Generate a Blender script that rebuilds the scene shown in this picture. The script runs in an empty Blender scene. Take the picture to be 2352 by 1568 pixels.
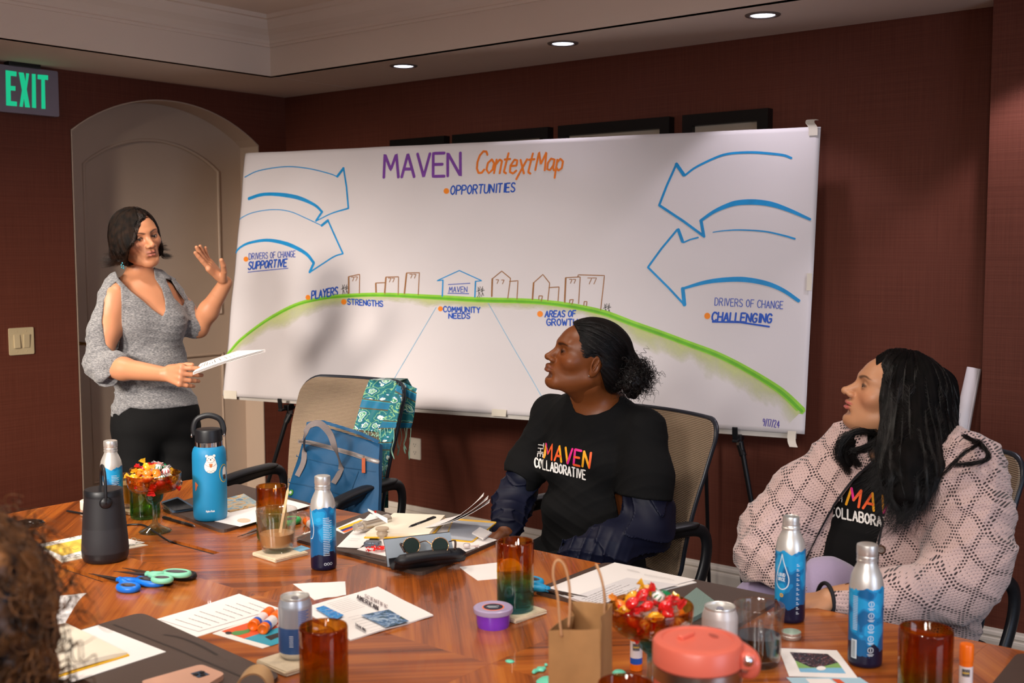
CH2, CR2 = (-2.068, 3.021), -16.8
CH3, CR3 = (-1.167, 3.057), -21.6
CH1, CR1 = (-3.235, 2.80), 8
CH4, CR4 = (-3.95, 1.30), 80

import bpy, bmesh, math, random
import numpy as np
from mathutils import Vector, Matrix
from mathutils.bvhtree import BVHTree
from math import pi, sin, cos, radians as rad
sc = bpy.context.scene
COL = sc.collection
random.seed(7); rng = np.random.default_rng(7)

# ------------------------------------------------------------------ camera
CAM = np.array([0.0, 0.0, 1.55])
FPX, CX, CY = 2639.12, 1176.0, 784.0
YAW, PIT, ROL = 0.68169, 0.08169, -0.00275
def _rot():
    f = np.array([-sin(YAW)*cos(PIT), cos(YAW)*cos(PIT), -sin(PIT)])
    r = np.array([cos(YAW), sin(YAW), 0.0]); u = np.cross(r, f)
    return np.array([r*cos(ROL)+u*sin(ROL), -r*sin(ROL)+u*cos(ROL), f])
RC = _rot()
cd = bpy.data.cameras.new('camera'); cam = bpy.data.objects.new('camera', cd); COL.objects.link(cam)
cam.matrix_world = Matrix([[RC[0][i], RC[1][i], -RC[2][i], CAM[i]] for i in range(3)] + [[0, 0, 0, 1]])
cd.sensor_width = 36; cd.lens = FPX*36/2352; cd.clip_start = .02
cd.dof.use_dof = True; cd.dof.focus_distance = 3.6; cd.dof.aperture_fstop = 5.0
sc.camera = cam
sc.view_settings.view_transform = 'Standard'; sc.view_settings.look = 'None'
sc.view_settings.gamma = 1; sc.view_settings.use_curve_mapping = False
sc.view_settings.exposure = 0.0
sc.cycles.transparent_max_bounces = 40; sc.cycles.max_bounces = 14; sc.cycles.transmission_bounces = 14

# ------------------------------------------------------------------ light
w = bpy.data.worlds.new('world'); sc.world = w; w.use_nodes = True
w.node_tree.nodes['Background'].inputs[0].default_value = (1.0, .90, .80, 1)
w.node_tree.nodes['Background'].inputs[1].default_value = .24
def area(name, loc, to, size, energy, col, sy=None, spread=pi):
    l = bpy.data.lights.new(name, 'AREA'); l.shape = 'RECTANGLE'; l.size = size; l.size_y = sy or size
    l.energy = energy; l.color = col; l.spread = spread
    o = bpy.data.objects.new(name, l); COL.objects.link(o); o.location = loc
    o.rotation_euler = (Vector(to)-Vector(loc)).to_track_quat('-Z', 'Y').to_euler(); return o
def spot(name, loc, to, energy, col, ang=84, blend=.35, rad_=.03):
    l = bpy.data.lights.new(name, 'SPOT'); l.energy = energy; l.color = col
    l.spot_size = rad(ang); l.spot_blend = blend; l.shadow_soft_size = rad_
    o = bpy.data.objects.new(name, l); COL.objects.link(o); o.location = loc
    o.rotation_euler = (Vector(to)-Vector(loc)).to_track_quat('-Z', 'Y').to_euler(); return o
#WORLD .24
DAY = (.62, .76, 1.0); WARM = (1.0, .89, .77)
for i, (x, y) in enumerate([(-3.997, 4.092), (-3.03, 4.092), (-2.078, 4.089), (-1.12, 4.09)]):
    spot('downlight', (x, y, 2.425), (x, y, 0), (5, 7, 13, 34)[i], (.95, .88, 1.0), 92, .35, .04)
# downlights of the tray over the table
for x, y, e in ((-3.4, .9, 70), (-2.2, .9, 55), (-1.0, .9, 48), (-3.4, 2.3, 60), (-2.2, 2.3, 48), (-1.0, 2.3, 42), (.4, 1.6, 36), (-4.3, 1.7, 70)):
    spot('ceiling_lamp', (x, y, 2.70), (x, y, 0), e, WARM, 110, .7, .09)
# fill spots added out of view to brighten the chart, without any fixture
for x, tx, ty, e, c in ((-3.2, -4.9, 3.5, 740, (1, .88, .76)), (-1.9, -3.9, 3.8, 580, (1, .92, .84)), (-.6, -2.6, 4.0, 250, (1, .94, .88)), (.6, -1.3, 4.2, 200, (1, .92, .88))):
    spot('chart_fill', (x, -1.2, 2.3), (tx, ty, .45), e*1.03, c, 42, .8, .3)
area('window_daylight', (3.0, 1.2, 1.5), (-1.5, 2.4, 1.0), 1.8, 50, DAY, 1.5)


# ------------------------------------------------------------------ measuring: target pixel -> place in the room
def ray(x, y): return np.array([(x-CX)/FPX, -(y-CY)/FPX, 1.0]) @ RC
def PZ(x, y, z):
    d = ray(x, y); return CAM + d*((z-CAM[2])/d[2])
def PY(x, y, Y):
    d = ray(x, y); return CAM + d*(Y/d[1])
def PX(x, y, X):
    d = ray(x, y); return CAM + d*(X/d[0])
def J(x, y, d): return CAM + ray(x, y)*d
def depth(P): return float(RC[2] @ (np.array(P)-CAM))
TZ = 0.74
def T(x, y, dz=0.0): return PZ(x, y, TZ+dz)

# ------------------------------------------------------------------ materials
def S(h, a=1.0):
    h = h.lstrip('#'); c = [int(h[i:i+2], 16)/255 for i in (0, 2, 4)]
    return tuple((v/12.92 if v <= .04045 else ((v+.055)/1.055)**2.4) for v in c) + (a,)
MATS = {}
def mat(name, col='#808080', rough=.5, metal=0., trans=0., ior=1.45, spec=.5, emit=0., coat=0., sheen=0., bump=None, var=None, alpha=1., aniso=0., tex=None, sss=0.):
    """bump=(scale,strength[,stretch xyz]); var=(scale,amount[,stretch]): tone variation by noise in object space"""
    if name in MATS: return MATS[name]
    m = bpy.data.materials.new(name); m.use_nodes = True; nt = m.node_tree; b = nt.nodes['Principled BSDF']
    c = S(col) if isinstance(col, str) else col
    b.inputs['Base Color'].default_value = c; b.inputs['Roughness'].default_value = rough
    b.inputs['Metallic'].default_value = metal; b.inputs['Transmission Weight'].default_value = trans
    b.inputs['IOR'].default_value = ior; b.inputs['Specular IOR Level'].default_value = spec
    b.inputs['Coat Weight'].default_value = coat; b.inputs['Sheen Weight'].default_value = sheen
    b.inputs['Alpha'].default_value = alpha; b.inputs['Anisotropic'].default_value = aniso
    if sss: b.inputs['Subsurface Weight'].default_value = sss; b.inputs['Subsurface Radius'].default_value = (.012, .004, .002); b.inputs['Subsurface Scale'].default_value = 1.0
    if emit: b.inputs['Emission Color'].default_value = c; b.inputs['Emission Strength'].default_value = emit
    def coords(stretch):
        tc = nt.nodes.new('ShaderNodeTexCoord'); mp = nt.nodes.new('ShaderNodeMapping')
        nt.links.new(tc.outputs['Object'], mp.inputs[0]); mp.inputs['Scale'].default_value = stretch; return mp.outputs[0]
    if var is None and not (trans or emit): var = (9, .05)
    if var:
        n = nt.nodes.new('ShaderNodeTexNoise'); n.inputs['Scale'].default_value = var[0]; n.inputs['Detail'].default_value = 4
        nt.links.new(coords(var[2] if len(var) > 2 else (1, 1, 1)), n.inputs['Vector'])
        hs = nt.nodes.new('ShaderNodeHueSaturation'); hs.inputs['Color'].default_value = c
        mr = nt.nodes.new('ShaderNodeMapRange'); mr.inputs[1].default_value = .3; mr.inputs[2].default_value = .7
        mr.inputs[3].default_value = 1-var[1]; mr.inputs[4].default_value = 1+var[1]
        nt.links.new(n.outputs[0], mr.inputs[0]); nt.links.new(mr.outputs[0], hs.inputs['Value']); nt.links.new(hs.outputs[0], b.inputs['Base Color'])
    if bump:
        n = nt.nodes.new('ShaderNodeTexNoise'); n.inputs['Scale'].default_value = bump[0]; n.inputs['Detail'].default_value = 3
        nt.links.new(coords(bump[2] if len(bump) > 2 else (1, 1, 1)), n.inputs['Vector'])
        bp = nt.nodes.new('ShaderNodeBump'); bp.inputs['Strength'].default_value = bump[1]; bp.inputs['Distance'].default_value = .002
        nt.links.new(n.outputs[0], bp.inputs['Height']); nt.links.new(bp.outputs[0], b.inputs['Normal'])
    if tex: tex(nt, b)
    MATS[name] = m; return m
def N(nt, t, **kw):
    n = nt.nodes.new('ShaderNode'+t)
    for k, v in kw.items():
        if k.startswith('i') and k[1:].isdigit(): n.inputs[int(k[1:])].default_value = v
        else: setattr(n, k, v)
    return n
def ramp(nt, fac, stops, interp='LINEAR'):
    r = nt.nodes.new('ShaderNodeValToRGB'); r.color_ramp.interpolation = interp; e = r.color_ramp.elements
    while len(e) < len(stops): e.new(1)
    for q, (p, c) in zip(e, stops): q.position = p; q.color = S(c) if isinstance(c, str) else c
    nt.links.new(fac, r.inputs[0]); return r.outputs[0]
def vcol(nt, b):
    a = nt.nodes.new('ShaderNodeAttribute'); a.attribute_name = 'Col'; nt.links.new(a.outputs[0], b.inputs['Base Color'])

# ------------------------------------------------------------------ objects
def prop(o, label=None, cat=None, group=None, kind=None):
    for k, v in (('label', label), ('category', cat), ('group', group), ('kind', kind)):
        if v: o[k] = v
    return o
def thing(name, label, cat, loc=(0, 0, 0), rz=0., group=None):
    o = bpy.data.objects.new(name, None); COL.objects.link(o); o.empty_display_size = .05
    o.location = tuple(loc); o.rotation_euler = (0, 0, rz); return prop(o, label, cat, group)
def ob(name, V, F, m, parent=None, smooth=False, world=False, kind=None, cols=None, uv=None):
    """mesh object. world=True: V are room coordinates even though it has a parent"""
    V = np.asarray(V, float).reshape(-1, 3)
    if world and parent is not None:
        M = Matrix.LocRotScale(parent.location, parent.rotation_euler, parent.scale)
        q = parent.parent
        while q is not None: M = Matrix.LocRotScale(q.location, q.rotation_euler, q.scale) @ M; q = q.parent
        Mi = np.array(M.inverted()); V = V @ Mi[:3, :3].T + Mi[:3, 3]
    me = bpy.data.meshes.new(name); me.from_pydata(V.tolist(), [], [list(map(int, f)) for f in F] if not isinstance(F, np.ndarray) else F.tolist()); me.update()
    if cols is not None:
        a = me.color_attributes.new('Col', 'FLOAT_COLOR', 'POINT'); c = np.ones((len(V), 4), np.float32); c[:, :3] = np.asarray(cols)[:, :3]; a.data.foreach_set('color', c.ravel())
    if uv is not None:
        l = me.uv_layers.new(name='UV'); li = np.zeros(len(me.loops), int); me.loops.foreach_get('vertex_index', li)
        l.data.foreach_set('uv', np.asarray(uv, np.float32)[li].ravel())
    ms = m if isinstance(m, (list, tuple)) else [m]
    for q in ms: me.materials.append(q)
    if smooth: me.polygons.foreach_set('use_smooth', [True]*len(me.polygons))
    o = bpy.data.objects.new(name, me); COL.objects.link(o)
    if parent is not None: o.parent = parent
    if kind: o['kind'] = kind
    if smooth == 'auto':
        try:
            bm = bmesh.new(); bm.from_mesh(me)
            for e in bm.edges:
                if len(e.link_faces) == 2 and e.calc_face_angle(0) > rad(38): e.smooth = False
            bm.to_mesh(me); bm.free()
        except Exception: pass
    return o
class G:
    """geometry gatherer"""
    def __init__(s): s.V = []; s.F = []; s.n = 0
    def add(s, V, F):
        V = np.asarray(V, float).reshape(-1, 3); s.V.append(V); s.F += [[int(i)+s.n for i in f] for f in F]; s.n += len(V); return s
    def box(s, c, d, R=None, b=0.):
        x, y, z = np.array(d)/2.0
        if b <= 0:
            V = np.array([(i*x, j*y, k*z) for i in (-1, 1) for j in (-1, 1) for k in (-1, 1)])
            F = [(0, 1, 3, 2), (4, 6, 7, 5), (0, 4, 5, 1), (2, 3, 7, 6), (0, 2, 6, 4), (1, 5, 7, 3)]
        else:
            bm = bmesh.new(); bmesh.ops.create_cube(bm, size=1); bmesh.ops.scale(bm, vec=tuple(np.array(d)), verts=bm.verts)
            bmesh.ops.bevel(bm, geom=bm.edges[:], offset=b, segments=2, affect='EDGES', profile=.5)
            V = np.array([v.co[:] for v in bm.verts]); bm.verts.index_update(); F = [[v.index for v in f.verts] for f in bm.faces]; bm.free()
        if R is not None: V = V @ np.array(R).T
        return s.add(V+np.array(c), F)
    def lathe(s, prof, n=32, c=(0, 0, 0), R=None, cap=True, sx=1., sy=1.):
        a = np.arange(n)*2*pi/n; P = np.array(prof, float)
        V = np.stack([np.outer(P[:, 0], np.cos(a))*sx, np.outer(P[:, 0], np.sin(a))*sy, np.repeat(P[:, 1:2], n, 1)], -1).reshape(-1, 3)
        F = [(i*n+j, i*n+(j+1) % n, (i+1)*n+(j+1) % n, (i+1)*n+j) for i in range(len(P)-1) for j in range(n)]
        if cap:
            if P[0, 0] > 1e-5: F.append(list(range(n))[::-1])
            if P[-1, 0] > 1e-5: F.append([(len(P)-1)*n+j for j in range(n)])
        if R is not None: V = V @ np.array(R).T
        return s.add(V+np.array(c), F)
    def tube(s, pts, r, n=8, closed=False, flat=1., up=None, cap=True):
        P = np.array(pts, float); m = len(P); r = np.broadcast_to(np.array(r, float), (m,))
        Tn = np.gradient(P, axis=0) if not closed else np.roll(P, -1, 0)-np.roll(P, 1, 0)
        Tn /= np.linalg.norm(Tn, axis=1)[:, None]+1e-12
        u = np.array(up if up is not None else ((0, 0, 1) if abs(Tn[0, 2]) < .9 else (1, 0, 0)), float); V = []
        a = np.arange(n)*2*pi/n
        for i in range(m):
            u = u-Tn[i]*(u@Tn[i]); u /= np.linalg.norm(u)+1e-12; v = np.cross(Tn[i], u)
            V.append(P[i]+r[i]*(np.outer(np.cos(a), v)+np.outer(np.sin(a), u)*flat))
            if up is not None: u = np.array(up, float)
        V = np.concatenate(V); k = m if closed else m-1
        F = [(i*n+j, i*n+(j+1) % n, ((i+1) % m)*n+(j+1) % n, ((i+1) % m)*n+j) for i in range(k) for j in range(n)]
        if cap and not closed: F += [list(range(n))[::-1], [(m-1)*n+j for j in range(n)]]
        return s.add(V, F)
    def prism(s, poly, z0, z1, R=None, c=(0, 0, 0)):
        """polygon in xy, extruded z0..z1"""
        P = np.array(poly, float); n = len(P)
        ar = np.sum(P[:, 0]*np.roll(P[:, 1], -1)-np.roll(P[:, 0], -1)*P[:, 1])
        if ar < 0: P = P[::-1]
        V = np.concatenate([np.c_[P, np.full(n, z0)], np.c_[P, np.full(n, z1)]])
        F = [list(range(n))[::-1], list(range(n, 2*n))]+[(i, (i+1) % n, n+(i+1) % n, n+i) for i in range(n)]
        if R is not None: V = V @ np.array(R).T
        return s.add(V+np.array(c), F)
    def grid(s, A, closed_u=False):
        """A[i,j,3] surface"""
        A = np.asarray(A, float); a, b = A.shape[:2]
        F = [(i*b+j, i*b+j+1, (i+1)*b+j+1, (i+1)*b+j) for i in range(a-1) for j in range(b-1)]
        if closed_u: F += [(( a-1)*b+j, (a-1)*b+j+1, j+1, j) for j in range(b-1)]
        return s.add(A.reshape(-1, 3), F)
    def slab(s, A, t):
        """closed sheet of thickness t from surface A[i,j,3]; t along local normal"""
        A = np.asarray(A, float); a, b = A.shape[:2]
        du = np.gradient(A, axis=0); dv = np.gradient(A, axis=1); nn = np.cross(du, dv); nn /= np.linalg.norm(nn, axis=2)[..., None]+1e-12
        B = A+nn*t; n = a*b; F = []
        for i in range(a-1):
            for j in range(b-1):
                F.append((i*b+j, i*b+j+1, (i+1)*b+j+1, (i+1)*b+j)); F.append((n+i*b+j, n+(i+1)*b+j, n+(i+1)*b+j+1, n+i*b+j+1))
        ed = [i*b for i in range(a)]+[(a-1)*b+j for j in range(1, b)]+[i*b+b-1 for i in range(a-2, -1, -1)]+[j for j in range(b-2, 0, -1)]
        for p, q in zip(ed, ed[1:]+ed[:1]): F.append((p, q, n+q, n+p))
        return s.add(np.concatenate([A.reshape(-1, 3), B.reshape(-1, 3)]), F)
    def verts(s): return np.concatenate(s.V)
    def ob(s, name, m, parent=None, **kw): return ob(name, s.verts(), s.F, m, parent, **kw)
def Rz(a): return np.array([[cos(a), -sin(a), 0], [sin(a), cos(a), 0], [0, 0, 1]])
def Rx(a): return np.array([[1, 0, 0], [0, cos(a), -sin(a)], [0, sin(a), cos(a)]])
def Ry(a): return np.array([[cos(a), 0, sin(a)], [0, 1, 0], [-sin(a), 0, cos(a)]])
def bez(pts, n=16):
    """Catmull-Rom through pts"""
    P = np.array(pts, float); Q = np.concatenate([[2*P[0]-P[1]], P, [2*P[-1]-P[-2]]]); out = []
    for i in range(1, len(Q)-2):
        for t in np.arange(n)/n:
            a, b, c, d = Q[i-1], Q[i], Q[i+1], Q[i+2]
            out.append(.5*((2*b)+(-a+c)*t+(2*a-5*b+4*c-d)*t*t+(-a+3*b-3*c+d)*t**3))
    out.append(P[-1]); return np.array(out)
def rrect(w, h, r, n=5):
    out = []
    for cx, cy, a0 in ((w/2-r, h/2-r, 0), (-w/2+r, h/2-r, pi/2), (-w/2+r, -h/2+r, pi), (w/2-r, -h/2+r, 1.5*pi)):
        for k in range(n+1): a = a0+pi/2*k/n; out.append((cx+r*cos(a), cy+r*sin(a)))
    return out
def circ(r, n=24, c=(0, 0)): return [(c[0]+r*cos(2*pi*k/n), c[1]+r*sin(2*pi*k/n)) for k in range(n)]

# ------------------------------------------------------------------ lettering: single-stroke glyphs on a 4 x 6 cell
GL = {
'A': "0,0 2,6 4,0;.8,2.1 3.2,2.1", 'B': "0,0 0,6 2.4,6 3.5,5.4 3.5,3.8 2.4,3.2 0,3.2;2.4,3.2 3.8,2.4 3.8,.8 2.6,0 0,0",
'C': "3.8,5 3,5.9 1.6,6 .4,4.8 0,3 .4,1.2 1.6,0 3,.1 3.8,1", 'D': "0,0 0,6 1.8,6 3.4,5 4,3 3.4,1 1.8,0 0,0",
'E': "3.6,6 0,6 0,0 3.6,0;0,3.1 3,3.1", 'F': "3.6,6 0,6 0,0;0,3.1 3,3.1",
'G': "3.8,5 3,5.9 1.6,6 .4,4.8 0,3 .4,1.2 1.6,0 3.2,.2 3.9,1.2 3.9,2.7 2.2,2.7", 'H': "0,0 0,6;4,0 4,6;0,3 4,3", 'I': "1,0 1,6",
'J': "3,6 3,1.4 2,0 .8,.1 0,1.2", 'K': "0,0 0,6;3.8,6 0,2.6;1.2,3.6 4,0", 'L': "0,6 0,0 3.4,0", 'M': "0,0 .4,6 2.2,2 4,6 4.6,0",
'N': "0,0 0,6 4,0 4,6", 'O': "2,6 .5,4.9 0,3 .5,1.1 2,0 3.5,1.1 4,3 3.5,4.9 2,6", 'P': "0,0 0,6 2.6,6 3.8,5 3.8,3.7 2.6,2.8 0,2.8",
'R': "0,0 0,6 2.6,6 3.7,5.1 3.7,3.9 2.6,3 0,3;1.8,3 4,0", 'S': "3.6,5.2 2.6,6 1.2,6 .2,5 .5,3.8 3.2,2.4 3.8,1.2 2.8,.1 1.2,0 0,.9",
'T': "0,6 4,6;2,6 2,0", 'U': "0,6 0,1.6 1,.1 3,.1 4,1.6 4,6", 'V': "0,6 2,0 4,6", 'W': "0,6 1.2,0 2.4,4.6 3.8,0 5,6", 'X': "0,6 4,0;4,6 0,0",
'Y': "0,6 2,3 4,6;2,3 2,0", 'Z': "0,6 4,6 0,0 4,0", '/': "0,-.3 2,6.3", ',': "1,.4 .5,-1", '.': "1,0 1,.4",
'1': "1,0 1,6", '2': "0,4.8 1,6 2.8,5.8 3.2,4.4 0,0 3.6,0", '4': "2.8,0 2.8,6 0,2 4,2", '7': "0,6 3.6,6 1.4,0", '9': "3.2,4.2 2,3.2 .4,3.8 .2,5.2 1.6,6 3.2,5 3.2,3 2,0",
'3': "0,5.4 1.6,6 3.4,5 1.6,3.2 3.6,1.6 1.8,0 0,.8", '0': "2,6 .5,4.9 0,3 .5,1.1 2,0 3.5,1.1 4,3 3.5,4.9 2,6",
'a': "3,3.6 1.4,3.9 .2,2.4 .4,.4 1.8,.1 3,1.6 3.2,3.8 3.2,.8 3.8,0", 'c': "3,3.2 1.6,3.8 .2,2.2 .6,.3 2,0 3.2,.8", 'e': "0,2 2.8,2.2 2.6,3.6 1.2,3.8 0,2.2 .4,.4 2,0 3.2,.8",
'k': "0,0 0,6;2.6,3.8 0,1.8;1,2.5 2.8,0", 'l': "0,6 0,.6 .6,0", 'n': "0,3.8 .2,0;.1,2.4 1.4,3.8 2.6,3.4 2.8,0", 'o': "1.6,3.8 .2,2.8 .2,1 1.6,0 3,1 3,2.8 1.6,3.8",
'p': "0,3.6 .1,-2.4;0,2.6 1.4,3.9 2.9,3 2.8,.8 1.4,0 .1,1", 't': "1.2,5.6 1,.4 2.2,0;0,3.8 2.6,4", 'x': "0,3.8 3,0;3,4 0,-1.6", 'y': "0,3.8 1.6,.4;3.2,3.8 .8,-2.2",
'd': "3,6 3,0;3,2.6 1.6,3.8 .2,2.6 .4,.4 1.8,0 3,1.2", 'r': "0,3.8 0,0;0,2.4 1.2,3.8 2.4,3.6", 's': "2.6,3.2 1.4,3.9 .2,3 2.6,1.2 1.4,0 0,.6", 'u': "0,3.8 .2,.6 1.6,0 2.8,1;2.9,3.8 2.9,0", 'h': "0,6 0,0;0,2.6 1.4,3.8 2.8,3 2.8,0", 'i': "0,3.8 0,0",
}
def glyph(ch): return [np.array([[float(t) for t in q.split(',')] for q in s.split()]) for s in GL[ch].split(';')]
def text(s, u0=0, v0=0, h=1., wx=.62, gap=.22, slant=0., tight=None):
    """polylines; h = cap height; returns list and end u"""
    out = []; u = u0
    for ch in s:
        if ch == ' ': u += h*.45*wx/.62; continue
        g = glyph(ch); W = max(p[:, 0].max() for p in g)
        for p in g:
            q = np.c_[u+(p[:, 0])*h/6*wx*1.5, v0+p[:, 1]*h/6]; q[:, 0] += slant*(q[:, 1]-v0); out.append(q)
        u += (W*wx*1.5/6+gap)*h
    return out, u-gap*h
def fit(s, c0, c1, base=0., h=None, **kw):
    """text mapped between pixel points c0 (baseline left) and c1 (baseline right); h = cap height px -> polylines in px"""
    L, e = text(s, 0, 0, 1., **kw); c0 = np.array(c0, float); c1 = np.array(c1, float); ax = (c1-c0)/e
    up = np.array([0, -1.])*h
    return [c0+np.outer(p[:, 0], ax)+np.outer(p[:, 1], up) for p in L]
def resample(P, step):
    P = np.asarray(P, float); d = np.r_[0, np.cumsum(np.linalg.norm(np.diff(P, axis=0), axis=1))]
    if d[-1] < 1e-9: return P
    n = max(2, int(math.ceil(d[-1]/step))+1); t = np.union1d(np.linspace(0, d[-1], n), d)
    return np.stack([np.interp(t, d, P[:, k]) for k in range(P.shape[1])], 1)
def ribbon(g, P, nrm, w, lift=0.):
    """flat stroke of width w (number or per-point) along P with surface normals nrm"""
    P = np.asarray(P, float); m = len(P)
    if m < 2: return
    nr = np.broadcast_to(np.asarray(nrm, float), (m, 3)); t = np.gradient(P, axis=0); t /= np.linalg.norm(t, axis=1)[:, None]+1e-12
    sd = np.cross(nr, t); sd /= np.linalg.norm(sd, axis=1)[:, None]+1e-12; w = np.broadcast_to(np.asarray(w, float), (m,))
    # round-ish ends
    e0 = P[0]-t[0]*w[0]*.35; e1 = P[-1]+t[-1]*w[-1]*.35
    P2 = np.concatenate([[e0], P, [e1]])+np.concatenate([[nr[0]], nr, [nr[-1]]])*lift
    w2 = np.r_[w[0]*.55, w, w[-1]*.55]; s2 = np.concatenate([[sd[0]], sd, [sd[-1]]])
    A = P2-s2*w2[:, None]/2; B = P2+s2*w2[:, None]/2; n = m+2
    g.add(np.concatenate([A, B]), [(i, i+1, n+i+1, n+i) for i in range(n-1)])
def flat_strokes(name, polys, z, w, m, parent=None, **kw):
    """strokes given in picture points lying on the horizontal plane z"""
    g = G()
    for P in polys: ribbon(g, np.array([PZ(x, y, z) for x, y in resample(P, 6)]), (0, 0, 1), w)
    return g.ob(name, m, parent, world=True, **kw)
class Proj:
    """print laid on a garment: strokes dropped on the surface along the line of sight of the survey"""
    def __init__(s, objs):
        V = []; F = []; n = 0
        for o in objs:
            M = o.matrix_world.copy() if o.parent is None else Matrix.Translation(o.parent.location)
            v = [M @ q.co for q in o.data.vertices]; V += v; F += [[i+n for i in p.vertices] for p in o.data.polygons]; n += len(v)
        s.t = BVHTree.FromPolygons(V, F)
    def at(s, x, y):
        d = ray(x, y); d = d/np.linalg.norm(d); h = s.t.ray_cast(Vector(CAM), Vector(d))
        if h[0] is None: return None
        n = np.array(h[1]); n = n if n@d < 0 else -n
        return np.array(h[0]), n
    def strokes(s, name, polys, wpx, m, parent, lift=.0015, step=3, wm=None):
        g = G()
        for P in polys:
            pts = [s.at(x, y) for x, y in resample(P, step)]; pts = [p for p in pts if p is not None]
            if len(pts) < 2: continue
            Q = np.array([p[0] for p in pts]); Nn = np.array([p[1] for p in pts])
            if len(Q) > 4:
                for _ in range(2): Nn[1:-1] = (Nn[:-2]+Nn[1:-1]+Nn[2:])/3
            w = wm or wpx*depth(Q[len(Q)//2])/FPX
            ribbon(g, Q, Nn, w, lift)
        if g.n: return g.ob(name, m, parent, world=True)

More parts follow.
